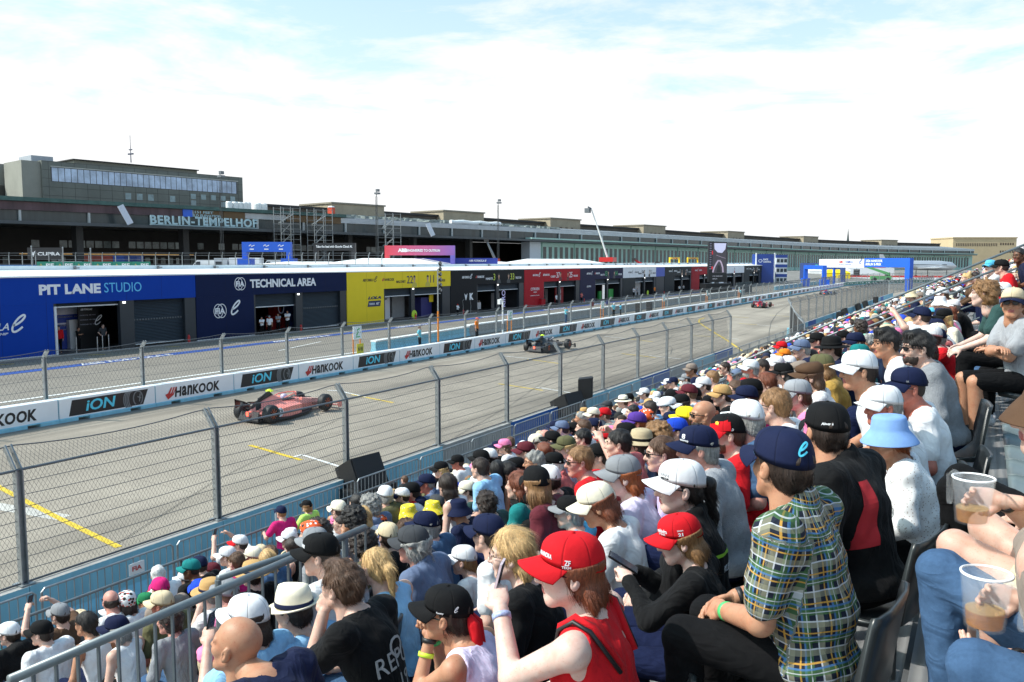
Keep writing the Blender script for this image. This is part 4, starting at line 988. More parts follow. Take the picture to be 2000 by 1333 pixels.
for k, (px, D) in enumerate([(680, 196), (883, 224), (1083, 258), (1256, 297), (1418, 344), (1566, 397), (1722, 452)]):
 best = min(np.arange(60, 556, 1.0), key=lambda y: abs((lambda v: 1000 + CAM_F * v.dot(_rt) / v.dot(_fw))(arcf(y, 26) - Vector((0, 0, 0))) - px))
 y = float(best); p = arcf(y, 27); d = arcf(y + 1, 27) - p; r = rot_of(d); dz = drop(y)
 t = empty('stair_tower', (p.x, p.y, 15 + dz)); tag(t, 'square limestone stair tower rising over the hangar parapet, %s from the left' % ORD[k], 'tower', 'stair towers along the hangar roof')
 m = MB(); panel(m, r, -8, 0, 8, 4.6, -7, 5.5); obj('wall', m, H_TOWER, t)
 m = MB(); panel(m, r, -8.3, 4.62, 8.3, 5.0, -7.3, 5.8); obj('coping', m, M('tower_coping', (.25, .22, .17), .8), t)
 for q in (-3.2, -.2, 2.8):
  m = MB(); panel(m, r, q, .6, q + 1.3, 2.2, 5.45, 5.53); obj('window', m, M('tower_window', (.10, .07, .05), .5, var=.3), t)
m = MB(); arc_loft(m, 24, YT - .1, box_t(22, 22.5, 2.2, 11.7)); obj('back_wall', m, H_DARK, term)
wm_, wn_ = MB(), MB(); y = 26; rr = random.Random(3)
while y < YT - 6:
 p = arcf(y, 21.9); d = arcf(y + 1, 21.9) - p; r = rot_of(d); dz = drop(y)
 grp = int(y / 9) % 4
 for (z0, z1), q in (((8.3, 9.6), .9), ((5.2, 6.5), .55), ((3.4, 4.4), .5)):
  if rr.random() < (q if grp != 1 else .25):
   w = 1.35 if z0 > 8 else .95
   (wm_ if rr.random() < .75 else wn_).poly([p + r @ Vector((a, b + dz, .03)) for a, b in ((0, z0), (w, z0), (w, z1), (0, z1))])
 y += 1.55
obj('window', wm_, H_WIN, term, fix=False); obj('lit_window', wn_, M('recess_window_pale', (.30, .36, .36), .2, var=.4, vs=1.0), term, fix=False)  # a random share of the panes gets a paler glass colour
m = MB(); arc_loft(m, 86, 118, box_t(21.7, 21.85, 7.0, 7.2)); obj('amber_strip_lamp', m, M('amber_strip', (.5, .30, .10), .5, var=.3, emit=.5), term)
y = 34
while y < YT - 4:
 p = arcf(y, 6.0); m = MB(); m.box((p.x, p.y, 7.0 + drop(y)), (1.3, 1.3, 9.3)); obj('column', m, M('column_dark_steel', (.028, .03, .032), .6, var=.3), term); y += 18.5
m = MB(); arc_loft(m, 24, 141, box_t(1.2, 3.4, 15.12, 15.75)); obj('green_edging', m, H_GREEN, term)
m = MB(); arc_loft(m, 24, 106, box_t(1.70, 1.88, 13.75, 15.08)); obj('rust_fascia_panel', m, H_RUST, term)
for q in ((108, 113.5), (127, 140), (113.6, 118)): m = MB(); arc_loft(m, *q, box_t(1.70, 1.88, 13.75, 15.08)); obj('brown_fascia_panel', m, H_BROWN, term)
def on_arc(px, t):
 y = float(min(np.arange(26, 556, .25), key=lambda y: abs((lambda v: 1000 + CAM_F * v.dot(_rt) / v.dot(_fw))(arcf(y, t)) - px))); return y
ya, yb = on_arc(297, -1.2), on_arc(504, -1.2)
pa, pb_ = arcf(ya, -1.2), arcf(yb, -1.2); r = rot_of(pb_ - pa); Wt = (pb_ - pa).length
L_PALE = M('pale_blue_letter', (.34, .50, .56), .5, var=.1)
text('lettering', 'BERLIN-TEMPELHOF', L_PALE, term, pa + Vector((0, 0, 12.12 + drop(ya))), height=1.55, width=Wt, rot=r, bold=.03, space=1.12, depth=.03)
m = MB(); m.prism([pa + Vector((0, 0, 12.0 + drop(ya))), pb_ + Vector((0, 0, 12.0 + drop(yb))), pb_ + Vector((0, 0, 12.1 + drop(yb))), pa + Vector((0, 0, 12.1 + drop(ya)))], r @ Vector((0, 0, -.3))); obj('letter_rail', m, L_PALE, term)
yq = on_arc(383, 1.6); pq = arcf(yq, 1.62); r = rot_of(arcf(yq + 2, 1.6) - pq)
text('sign_lettering', '151 FEET', L_PALE, term, pq + Vector((0, 0, 14.45 + drop(yq))), height=.45, width=3.6, rot=r, bold=.03); text('sign_lettering', 'FIELD ELEVATION', L_PALE, term, pq + Vector((0, 0, 13.85 + drop(yq))) - r @ Vector((1.2, 0, 0)), height=.45, width=6.4, rot=r, bold=.03)
yq = on_arc(360, 1.6); pq = arcf(yq, 1.6); m = MB(); panel(m, rot_of(arcf(yq + 2, 1.6) - pq), 0, 13.75 + drop(yq), 1.8, 15.05 + drop(yq), -.2, .05)
for i in range(len(m.v)): m.v[i] = tuple(Vector(m.v[i]) + Vector((pq.x, pq.y, 0)))
obj('blue_plate', m, BRB, term)
for k, (pa_, pb2) in enumerate((((235, 402), (255, 438)), ((835, 437), (846, 461)))):
 ya = on_arc(pa_[0], -.3); Da = atX(*pa_, arcf(ya, -.3).x); yb = on_arc(pb2[0], -1.2); Db = atX(*pb2, arcf(yb, -1.2).x)
 m = MB(); dd = (Db - Da).normalized(); m.box((Da + Db) / 2, ((Db - Da).length, 1.0, .5), rot=rot_of(dd, (0, .2, 1)) if abs(dd.z) < .99 else None)
 o = obj('debris_chute', m, M('pale_chute', (.55, .58, .66), .5, var=.1)); tag(o, 'pale debris chute slanting down the %s' % ('canopy left of the big letters' if k == 0 else 'hangar front above the pink arch'), 'chute')
A, B = atD(85, 400, 163), atD(475, 400, 196); A.z = B.z = 0
r = rot_of(B - A); Wb = (B - A).length; nb = -(r @ Vector((0, 0, 1)))
OFF = M('office_stone_panels', (.150, .160, .140), .75, var=.18, vs=.25)
OFFS = M('office_stone_lit', (.25, .25, .215), .75, var=.16, vs=.25)  # same stone in a paler tone, sunlight put into the colour
JOINT = M('panel_joint', (.055, .055, .05), .8, var=0)
OGL = M('office_window_glass', (.42, .52, .66), .12, var=.5, vs=.35)
t = empty('office_block', (A.x, A.y, 0)); tag(t, 'grey stone airport office block with a long window strip above the canopy', 'building')
HB = 25.0; ztop = lambda u: HB - .8 * u / Wb
m = MB(); panel(m, r, 0, 14, Wb, HB, -16, 0)
obj('wall', m, OFF, t)
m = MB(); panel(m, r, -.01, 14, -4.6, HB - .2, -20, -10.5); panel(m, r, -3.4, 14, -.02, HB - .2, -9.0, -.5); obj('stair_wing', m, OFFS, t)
m = MB(); panel(m, r, -5.2, 14, -3.2, HB - 4.5, -11, -9.3); obj('stair_recess', m, M('recess_dark_face', (.03, .032, .03), .4), t)  # dark box filling the recess between the two wing blocks
m = MB()
for z in np.arange(15.2, HB, 1.62): panel(m, r, 0, z - .03, Wb, z + .03, -.01, .012)
for u in np.arange(1.2, Wb, 2.42): panel(m, r, u - .03, 14, u + .03, HB, -.01, .010)
obj('panel_joint', m, JOINT, t)
m = MB(); panel(m, r, 1.6, HB - 3.9, Wb - 1.4, HB - 1.1, -.01, .02); obj('window_recess', m, M('window_frame_dark', (.05, .052, .055), .5), t)
g = MB(); nwin = 33
for i in range(nwin):
 u0 = 1.8 + (Wb - 3.4) * i / nwin; u1 = 1.8 + (Wb - 3.4) * (i + .9) / nwin
 g.poly([r @ Vector((q[0], q[1], .03)) for q in ((u0, HB - 3.8), (u1, HB - 3.8), (u1, HB - 1.2), (u0, HB - 1.2))])
obj('window_strip', g, OGL, t, fix=False)
m = MB(); panel(m, r, 1.6, HB - 1.08, Wb - 1.2, HB - .9, 0, .12); obj('window_hood', m, M('pale_hood', (.42, .42, .38), .6), t)
g = MB(); rr = random.Random(5)
for u in np.arange(16, Wb - 2, 2.42):
 big = u > Wb * .68
 for z0, z1 in (((HB - 7.0, HB - 5.9), (HB - 5.6, HB - 4.5)) if big else ((HB - 6.5, HB - 5.2),)):
  if rr.random() < .8: g.poly([r @ Vector((q[0], q[1], .03)) for q in ((u, z0), (u + 1.2, z0), (u + 1.2, z1), (u, z1))])
obj('small_window', g, M('office_small_glass', (.22, .32, .34), .1, var=.4, vs=.6), t, fix=False)
m = MB(); panel(m, r, 8, HB + .01, Wb * .80, HB + 1.1, -14, -4.5); obj('roof_storey', m, M('roof_storey_stone', (.17, .17, .14), .75, var=.15), t)
m = MB(); panel(m, r, 7.6, HB + 1.12, Wb * .80 + .3, HB + 1.32, -14.3, -4.1); obj('roof_slab', m, H_CAPP, t)
m = MB(); panel(m, r, .5, HB + .01, 4.6, HB + 1.5, -12, -6); obj('plant_room', m, M('pale_grey_cladding', (.33, .36, .40), .6, var=.08), t)
q = r @ Vector((Wb * .47, 0, -6)); m = MB(); m.tube((q.x, q.y, HB + 1.8), (q.x, q.y, HB + 5.6), .12, .05, n=6); m.box((q.x, q.y, HB + 3.6), (1.6, .25, .3)); m.box((q.x, q.y, HB + 4.5), (.9, .25, .2)); m.tube((q.x, q.y, HB + 5.6), (q.x, q.y, HB + 7.5), .05, n=5); obj('aerial_mast', m, M('dark_navy_steel', (.04, .05, .09), .5), t)
q = r @ Vector((-3, 0, -32)); m = MB(); panel(m, r, -42, 12, -8, 18.8, -30, -22); obj('rear_wing', m, M('rear_wing_stone', (.45, .33, .2), .8, var=.15), t)
def roof_thing(px, py, w, h, mt, name, label, cat, parts=None, t_=6.0, zb=15.6):
 y = on_arc(px, t_); p = arcf(y, t_); z = 15.1 + (t_ - 2.2) / 21.8 * 1.9 + drop(y)
 return p, z, rot_of(arcf(y + 1, t_) - p)
TANK = M('white_tank', (.78, .79, .78), .5, var=.05)
for k, px in enumerate((452, 463, 471, 481, 488, 506, 517)):
 p, z, r2 = roof_thing(px, 0, 0, 0, 0, '', '', '')
 bits('roof_tank', 'white tank on the canopy roof right of the lamp mast, %s from the left' % ORD[k], 'tank', [('tank', TANK, (lambda w: lambda m: m.lathe((0, 0, 0), [(.01, 0), (w, 0), (w, 1.55), (w * .8, 1.75), (.01, 1.75)], 14))(.62 if k < 5 else .85)), ('pallet', H_CAPP, lambda m: m.box((0, 0, -.07), (1.4, 1.4, .13)))], (p.x, p.y, z + .15), 0, 'white tanks on the canopy roof')
p, z, r2 = roof_thing(649, 0, 0, 0, 0, '', '', '')
bits('site_toilet', 'red portable cabin on the canopy roof', 'cabin', [('wall', M('orange_red_plastic', (.55, .06, .02), .5), lambda m: m.box((0, 0, 1.0), (1.1, 1.1, 2.0))), ('roof', WHI_P, lambda m: m.lathe((0, 0, 2.0), [(.75, 0), (.6, .2), (.01, .3)], 8))], (p.x, p.y, z))
p, z, r2 = roof_thing(930, 0, 0, 0, 0, '', '', '', t_=4)
bits('tarpaulin_roll', 'long white tarpaulin roll on the hangar roof', 'tarpaulin', [('roll', TANK, lambda m: m.path([r2 @ Vector((a, 0, 0)) + Vector((0, 0, .1 * math.sin(a))) for a in np.linspace(-9, 9, 13)], .55, 8))], (p.x, p.y, z + .4))
rr = random.Random(11)
junk = MB()
for k in range(260):
 px = rr.uniform(560, 1080); t_ = rr.uniform(2.5, 16); y = on_arc(px, t_) if k < 0 else rr.uniform(118, 215); p = arcf(y, t_); z = 15.1 + (t_ - 2.2) / 21.8 * 1.9 + drop(y)
 junk.box((p.x, p.y, z + .2), (rr.uniform(.3, 1.6), rr.uniform(.3, 2.2), rr.uniform(.2, .8)), rr.uniform(0, 3))
o = obj('roof_rubble', junk, M('roof_rubble', (.22, .25, .24), .8, var=.6, vs=.5)); tag(o, 'loose building material heaped along the canopy roof', 'rubble', kind='stuff')
SCAF = M('scaffold_steel', (.26, .28, .29), .5, .4, var=.1)
for k, px in enumerate((563, 627, 762)):
 y = on_arc(px, -1.5); p = arcf(y, -1.5); r2 = rot_of(arcf(y + 1, -1.5) - p); z0 = 3.1 + drop(y)
 t = empty('scaffold_tower', (p.x, p.y, z0)); tag(t, 'scaffold stair tower before the canopy, %s from the left' % ORD[k], 'scaffold', 'scaffold towers')
 m = MB()
 for a in (-2.2, 0, 2.2):
  for b in (-1.2, 1.2): m.tube(r2 @ Vector((a, 0, b)), r2 @ Vector((a, 13.2, b)), .07, n=4)
 obj('upright', m, SCAF, t)
 m = MB()
 for lv in range(7):
  z = lv * 2.0
  for b in (-1.2, 1.2): m.tube(r2 @ Vector((-2.2, z, b)), r2 @ Vector((2.2, z, b)), .05, n=4); m.tube(r2 @ Vector((-2.2, z + 1, b)), r2 @ Vector((2.2, z + 1, b)), .04, n=4)
  if lv < 6: m.tube(r2 @ Vector((-2.2, z, 1.2)), r2 @ Vector((0, z + 2, 1.2)), .04, n=4)
 obj('ledger', m, SCAF, t)
 for lv in range(6):
  m = MB(); z = lv * 2.0; s = 1 if lv % 2 else -1
  m.prism([r2 @ Vector((-1.6 * s, z + .1, -.6)), r2 @ Vector((-1.6 * s, z + .2, -.6)), r2 @ Vector((1.6 * s, z + 1.95, -.6)), r2 @ Vector((1.6 * s, z + 1.85, -.6))], r2 @ Vector((0, 0, .5))); obj('stair_flight', m, M('scaffold_tread', (.12, .13, .135), .6), t)
for k, (px, D, zt) in enumerate(((433, 140, 19.2), (736, 172, 19.0), (973, 205, 19.4))):
 v = atD(px, 450, D)
 bits('floodlight_mast', 'lattice floodlight mast before the airport, %s of three from the left' % ORD[k], 'mast', [('mast', M('dark_mast_steel', (.05, .055, .06), .5, .3), lambda m: [m.tube((sx * .2, sy * .2, 0), (sx * .12, sy * .12, zt - 3.2), .035, n=4) for sx in (-1, 1) for sy in (-1, 1)] + [m.tube((-.2 if i % 2 else .2, -.2, 0 + i), (.2 if i % 2 else -.2, -.2, i + 1.0), .018, n=3) for i in range(int(zt - 4))]), ('floodlight', GALV_D, lambda m: (m.box((.25, 0, zt - 2.6), (.9, .9, .35)), m.box((.35, 0, zt - 2.0), (.5, .7, .5), 0), m.tube((0, 0, zt - 3.3), (0, 0, zt - 2), .08, n=6)))], (v.x, v.y, 3.0), 0, 'floodlight masts')
b0, b1 = atD(1187, 505, 205), atD(1155, 408, 205); b2 = atD(1148, 406, 205)
t = empty('boom_lift', (b0.x, b0.y, 3.0)); tag(t, 'white telescopic boom lift raised high before the hangar', 'boom lift')
o3 = Vector(t.location)
m = MB(); m.path([b0 - o3, (b0 + b1) / 2 - o3, b1 - o3], [.26, .2, .15], 6); obj('boom', m, M('white_boom_paint', (.72, .72, .70), .4), t)
m = MB(); m.path([b1 - o3, b2 - o3 + Vector((0, 0, .2))], .18, 6); m.box(b2 - o3 + Vector((0, 0, -.7)), (1.2, 1.2, 1.1)); obj('basket', m, GALV_D, t)
m = MB(); m.box(b0 - o3 + Vector((0, 0, -.3)), (3.6, 2.4, 1.1)); obj('chassis', m, RED_EXT, t)
for k, (x0, y0_, x1, y1_, lb) in enumerate(((950, 470, 966, 505, 'slim grey and red boom lift under the hangar canopy'), (1238, 507, 1252, 516, 'small red boom lift behind the white roofs'), (1284, 514, 1292, 518, 'low red boom lift beside the yellow signs'))):
 b0, b1 = atD(x1, y1_, 190), atD(x0, y0_, 190); t = empty('boom_lift', (b0.x, b0.y, b0.z)); tag(t, lb, 'boom lift')
 m = MB(); m.path([(0, 0, 0), b1 - b0], [.32, .2], 6); obj('boom', m, GALV_D if k == 0 else RED_EXT, t)
 m = MB(); m.box((0, 0, -.5), (2.0, 1.4, .9)); obj('chassis', m, RED_EXT, t); m = MB(); m.box(b1 - b0, (.8, .8, .6)); obj('basket', m, INK, t)
# ================================================================ THINGS ON THE APRON BETWEEN PIT AND AIRPORT
def apz(v): return 0.0
def far_arch(px0, px1, py0, py1, D, name, label, mat, beam, leg, foot=None, zlow=3.0, depth=1.0):
 p0, p1 = atD(px0, py0, D), atD(px1, py0, D)
 return arch(name, label, (p0.x, p0.y, 0), (p1.x, p1.y, 0), zlow, p0.z, beam, leg, mat, depth, foot)
t, r, W, H = far_arch(472, 567, 473, 0, 112, 'event_arch', 'bright blue event arch before the airport canopy', BRB, 1.3, .6, (1.7, 3.1, BRB), 3.0)
for q in (.2, .5, .8):
 m = MB(); stroke(m, [(W * q - .35, H - .55), (W * q - .1, H - .35), (W * q, H - .6), (W * q + .4, H - .42)], .1, (0, 0, 0), r, .02); stroke(m, [(W * q - .25, H - .95), (W * q + .3, H - .95)], .14, (0, 0, 0), r, .02); obj('arch_mark', m, WHITE_INK, t, fix=False)
BKV = M('black_vinyl', (.018, .018, .022), .5, var=.1)
t, r, W, H = far_arch(612, 693, 475, 0, 112, 'event_arch', 'black event arch with white lettering', BKV, 1.0, .5, (1.6, 1.9, BKV), 3.0)
text('lettering', 'Take the lead with Google Cloud AI.', WHITE_INK, t, r @ Vector((W * .06, H - .72, .02)), height=.42, width=W * .88, rot=r, bold=.02)
GRAD = bpy.data.materials.new('red_to_violet_vinyl'); GRAD.use_nodes = True
N, L = GRAD.node_tree.nodes, GRAD.node_tree.links
tcn = N.new('ShaderNodeTexCoord'); sp_ = N.new('ShaderNodeSeparateXYZ'); cr = N.new('ShaderNodeValToRGB')
L.new(tcn.outputs['Generated'], sp_.inputs[0]); L.new(sp_.outputs[1], cr.inputs[0]); L.new(cr.outputs[0], N['Principled BSDF'].inputs['Base Color']); N['Principled BSDF'].inputs['Roughness'].default_value = .5
cr.color_ramp.elements[0].color = (.62, .05, .07, 1); cr.color_ramp.elements[1].color = (.20, .16, .62, 1); e_ = cr.color_ramp.elements.new(.55); e_.color = (.50, .12, .28, 1)
t, r, W, H = far_arch(751, 888, 480, 0, 114, 'event_arch', 'wide red to violet event arch with white lettering', [GRAD, M('red_vinyl', (.62, .05, .07), .5), M('violet_vinyl', (.20, .16, .62), .5)], 1.3, .6, None, 3.0)
text('lettering', 'ABB', WHITE_INK, t, r @ Vector((W * .19, H - .88, .02)), height=.5, width=1.25, rot=r, bold=.06); text('lettering', 'ENGINEERED TO OUTRUN', WHITE_INK, t, r @ Vector((W * .32, H - .84, .02)), height=.36, width=W * .47, rot=r, bold=.03)
p0, p1 = atD(54, 505, 100), atD(121, 505, 100); r = rot_of(Vector(((p1 - p0).x, (p1 - p0).y, 0))); W = (p1 - p0).length
t = empty('advert_hoarding', (p0.x, p0.y, 0)); tag(t, 'black hoarding with white mark and lettering at the far left', 'hoarding')
z1 = atD(54, 484, 100).z; m = MB(); panel(m, r, 0, z1 - 1.35, W, z1, -.3, 0); obj('panel', m, BKV, t)
text('lettering', 'CUPRA', WHITE_INK, t, r @ Vector((W * .30, z1 - .95, .02)), height=.42, width=W * .66, rot=r, bold=.03)
m = MB(); flat(m, [(W * .10, z1 - .35), (W * .17, z1 - .6), (W * .24, z1 - .35), (W * .20, z1 - .8), (W * .17, z1 - 1.1), (W * .14, z1 - .8)], (0, 0, 0), r, .02); obj('emblem', m, WHITE_INK, t, fix=False)
m = MB(); panel(m, r, .3, 2.0, .5, z1 - 1.36, -.3, -.1); panel(m, r, W - .5, 2.0, W - .3, z1 - 1.36, -.3, -.1); obj('leg', m, GALV_D, t)
GRN = M('emerald_banner', (.012, .20, .14), .5, var=.08)
for k in range(6):
 p0, p1 = atD(72 + k * 37, 519, 84), atD(72 + k * 37 + 36.4, 519, 84); r = rot_of(Vector(((p1 - p0).x, (p1 - p0).y, 0))); W = (p1 - p0).length
 t = empty('fence_banner', (p0.x, p0.y, 0)); tag(t, 'emerald banner with white letters behind the pit roof, %s from the left' % ORD[k], 'banner', 'emerald banners behind the pit roof')
 z1 = atD(72, 511.5, 84).z - k * .0; m = MB(); panel(m, r, 0, z1 - .9, W, z1, -.08, 0); obj('cloth', m, GRN, t)
 text('lettering', 'PIF', WHITE_INK, t, r @ Vector((W * .5, z1 - .52, .01)), height=.34, width=W * .42, rot=r, bold=.02)
 m = MB(); flat(m, [(W * .12, z1 - .5), (W * .22, z1 - .18), (W * .34, z1 - .5), (W * .22, z1 - .36)], (0, 0, 0), r, .01); obj('emblem', m, M('gold_print', (.4, .36, .12), .5), t, fix=False)
p0, p1 = atD(-60, 519, 84), atD(71, 519, 84); r = rot_of(Vector(((p1 - p0).x, (p1 - p0).y, 0)))
t = empty('fence_banner', (p0.x, p0.y, 0)); tag(t, 'plain blue banner left of the emerald banners', 'banner'); m = MB(); panel(m, r, 0, 4.4, (p1 - p0).length, 5.35, -.08, 0); obj('cloth', m, M('sea_blue_vinyl', (.03, .14, .36), .5), t)
for k, px in enumerate((63, 124, 178)):
 p = atD(px, 519, 76); o_ = bits('flag_pole', 'thin pale pole behind the pit roof at the left, %s of three' % ORD[k], 'pole', [('pole', GALV, lambda m: m.tube((0, 0, 0), (0, 0, 7.0 - .1 * k), .05, n=6)), ('cap', GALV, lambda m: m.lathe((0, 0, 7.0 - .1 * k), [(.07, 0), (.05, .08), (.001, .1)], 8))], (p.x, p.y, 0), 0, 'thin pale poles')
t = empty('apron_fence', (0, 0, 0)); tag(t, 'low wire fence running along the apron behind the pit roofs', 'fence')
m = MB(); wmx = MB(); pts = []
for px in range(-60, 760, 26):
 p = atD(px, 516, 92); pts.append(p); m.tube((p.x, p.y, 3.6), (p.x, p.y, 6.35), .05, n=5); m.tube((p.x, p.y, 6.35), (p.x + .25, p.y - .1, 6.65), .05, n=5)
obj('post', m, GALV, t)
for z in (5.4, 5.9, 6.35, 6.6): wmx.path([(p.x, p.y, z) for p in pts], .022, 4)
obj('wire', wmx, GALV_D, t)
for k, (px0, px1, col, nm) in enumerate(((165, 197, '6B2A22', 'rusty red'), (197, 221, '7A2E26', 'brick red'), (221, 244, '1F3F86', 'mid blue'), (244, 268, '16306B', 'dark blue'))):
 p0, p1 = atD(px0, 512, 120), atD(px1, 512, 120); r = rot_of(Vector(((p1 - p0).x, (p1 - p0).y, 0))); W = (p1 - p0).length - .06
 t = empty('shipping_container', (p0.x, p0.y, 3.9)); tag(t, '%s shipping container before the airport canopy, %s' % (nm, ('left end of the row', 'second in the row', 'third in the row', 'right end of the row')[k]), 'container')
 cm = M('container_' + col, hx(col), .6, var=.25, vs=1.2)
 m = MB(); n = 12
 for i in range(n): panel(m, r, W * i / n, 0, W * (i + .5) / n, 2.5, -2.3, 0); panel(m, r, W * (i + .5) / n, 0, W * (i + 1) / n, 2.5, -2.3, -.06)
 obj('body', m, cm, t); m = MB(); panel(m, r, -.03, 2.51, W + .03, 2.6, -2.33, .03); obj('roof', m, cm, t)
def van(px, py, D, L_, label, col, z=3.6):
 p = atD(px, py, D); r = rot_of((.87, .48, 0)); t = empty('van', (p.x, p.y, z)); tag(t, label, 'van')
 vm = M('van_paint_' + col, hx(col), .3, var=.04)
 side = [(0, .45), (0, 2.1), (.15, 2.3), (L_ * .72, 2.3), (L_ * .86, 1.45), (L_, 1.2), (L_, .45)]
 m = MB(); m.prism([r @ Vector((L_ - a, b, -1.9)) for a, b in side], r @ Vector((0, 0, 1.9))); obj('body', m, vm, t)
 m = MB(); m.poly([r @ Vector((L_ - a, b, .012)) for a, b in ((L_ * .62, 1.4), (L_ * .84, 1.4), (L_ * .72, 2.1), (L_ * .62, 2.1))]); obj('window', m, M('dark_window', (.03, .04, .05)), t, fix=False)
 for a in (.9, L_ - .9):
  m = MB(); m.tube(r @ Vector((L_ - a, .36, -.2)), r @ Vector((L_ - a, .36, .03)), .36, n=14); obj('wheel', m, BLKRUB, t)
 return t
van(366, 511, 126, 5.0, 'white van parked before the airport canopy left of the blue arch', 'E4E6E8'); van(1178 - 160, 508, 185, 5.0, 'white van parked before the hangar doors', 'DDE0E2', 3.2); van(505, 512, 122, 4.4, 'pale van half hidden under the blue arch', 'C8CCD0'); van(83, 510, 108, 4.2, 'white car transporter van under the black hoarding', 'D8D8DC', 3.4)
p = atD(418, 511, 124); r = rot_of((.87, .48, 0)); t = empty('lorry', (p.x, p.y, 3.5)); tag(t, 'grey and white lorry left of the blue arch', 'lorry')
m = MB(); panel(m, r, 0, .5, 1.9, 2.7, -2.2, 0); obj('cab', m, M('lorry_cab_grey', (.45, .48, .52), .4), t); m = MB(); panel(m, r, 2.2, .9, 6.6, 2.75, -2.3, 0); obj('trailer', m, WHI_P, t); m = MB(); panel(m, r, .2, 1.5, 1.2, 2.2, .01, .03); obj('window', m, M('dark_window', (.03, .04, .05)), t)
for a in (.9, 4.6, 5.7):
 m = MB(); m.tube(r @ Vector((a, .45, -.25)), r @ Vector((a, .45, .03)), .45, n=14); obj('wheel', m, BLKRUB, t)
for k, (x0, x1, yt, D, lb) in enumerate(((618, 705, 511.5, 86, 'low white marquee roof behind the yellow garage'), (735, 958, 505.5, 84, 'big white marquee roof behind the black garage'), (978, 1022, 511.5, 90, 'small white marquee peak behind the red garage'), (1028, 1062, 513.5, 92, 'tiny white marquee peak behind the red garage'), (1060, 1182, 506.5, 96, 'long white marquee roof behind the indigo garage'), (1270, 1370, 514, 120, 'white marquee roof below the yellow signs'))):
 XM = -62 - k * 1.5; a, b = atX(x0, 515, XM), atX(x1, 515, XM); r = rot_of(Vector(((b - a).x, (b - a).y, 0))); W = (b - a).length; zt = atX((x0 + x1) / 2, yt, XM - 4).z; ze = 5.38
 t = empty('marquee', (a.x, a.y, 0)); tag(t, lb, 'marquee')
 e = W * .16; m = MB(); m.loft([[r @ Vector(q) for q in ((0, ze, 0), (W, ze, 0), (W, ze, -9), (0, ze, -9))], [r @ Vector(q) for q in ((e, zt, -3.5), (W - e, zt, -3.5), (W - e, zt, -5.5), (e, zt, -5.5))]]); obj('roof', m, ROOF_W, t)
 m = MB(); panel(m, r, .05, 0, W - .05, ze - .01, -8.95, -.05); obj('wall', m, ROOF_W, t)
for k, (x0, x1) in enumerate(((1309, 1328), (1344, 1364))):
 a, b = atX(x0, 508, -74), atX(x1, 508, -74); r = rot_of(Vector(((b - a).x, (b - a).y, 0))); W = (b - a).length; z = atX(x0, 503, -74).z
 t = empty('yellow_arch_sign', (a.x, a.y, 0)); tag(t, 'yellow sign arch with red letters above the white roofs, %s' % ('left one', 'right one, nearer the screen')[k], 'sign')
 m = MB(); panel(m, r, 0, z - .5, W, z, -.4, 0); obj('beam', m, M('bright_yellow_vinyl', (.80, .52, .01), .5), t)
 for q in (0, W - .18): m = MB(); panel(m, r, q, 2, q + .18, z - .503, -.4, 0); obj('leg', m, M('bright_yellow_vinyl', (.80, .52, .01)), t)
 text('lettering', 'DHL', REDINK, t, r @ Vector((W * .22, z - .41, .02)), height=.32, width=W * .56, rot=r, shear=.3, bold=.05)
p0, p1 = atD(810, 520, 116), atD(972, 520, 116); r = rot_of(Vector(((p1 - p0).x, (p1 - p0).y, 0)))
t = empty('fence_banner', (p0.x, p0.y, 0)); tag(t, 'long deep blue banner below the red to violet arch', 'banner'); z1 = atD(810, 504.5, 116).z
m = MB(); panel(m, r, 0, z1 - 1.0, (p1 - p0).length, z1, -.1, 0); obj('cloth', m, M('deep_blue_vinyl', (.01, .03, .26), .5), t)
text('lettering', 'ABB FORMULA E', WHITE_INK, t, r @ Vector((7.4, z1 - .5, .02)), height=.28, width=2.4, rot=r, shear=.2)
BEI = M('beige_limestone', (.50, .39, .24), .85, var=.1, vs=.1)
a, b = atD(1880, 520, 560), atD(1983, 520, 560); r = rot_of(Vector(((b - a).x, (b - a).y, 0))); W = (b - a).length
t = empty('limestone_building', (a.x, a.y, 0)); tag(t, 'sunlit beige limestone building at the end of the hangar', 'building')
z1 = atD(1880, 466, 560).z; m = MB(); panel(m, r, -7, 0, W, z1, -30, 0); obj('wall', m, BEI, t)
m = MB(); panel(m, r, -7.4, z1 + .01, W + .4, z1 + .8, -30.4, .4); obj('cornice', m, BEI, t)
g = MB()
for i in range(24): g.poly([r @ Vector((q[0], q[1], .05)) for q in ((-5 + i * 1.15, z1 - 5.2), (-4.4 + i * 1.15, z1 - 5.2), (-4.4 + i * 1.15, z1 - 3.2), (-5 + i * 1.15, z1 - 3.2))])
for i in range(6):
 for zz in (3, 8): g.poly([r @ Vector((q[0], q[1], .05)) for q in ((24 + i * 1.6, z1 - zz - 1.5), (25 + i * 1.6, z1 - zz - 1.5), (25 + i * 1.6, z1 - zz), (24 + i * 1.6, z1 - zz))])
obj('window', g, M('brown_window', (.09, .06, .04), .5), t, fix=False)
a2, b2 = atD(1855, 520, 600), atD(1885, 520, 600)
t = empty('limestone_wing', (a2.x, a2.y, 0)); tag(t, 'lower limestone wing left of the beige building', 'building'); r = rot_of(Vector(((b2 - a2).x, (b2 - a2).y, 0)))
m = MB(); panel(m, r, 0, 0, 14, atD(1880, 468, 600).z, -20, 0); obj('wall', m, BEI, t); m = MB(); panel(m, r, -.4, atD(1880, 468, 600).z + .01, 14.4, atD(1880, 466.5, 600).z, -20, .4); obj('cornice', m, BEI, t)
sp = atD(1656, 470, 900)
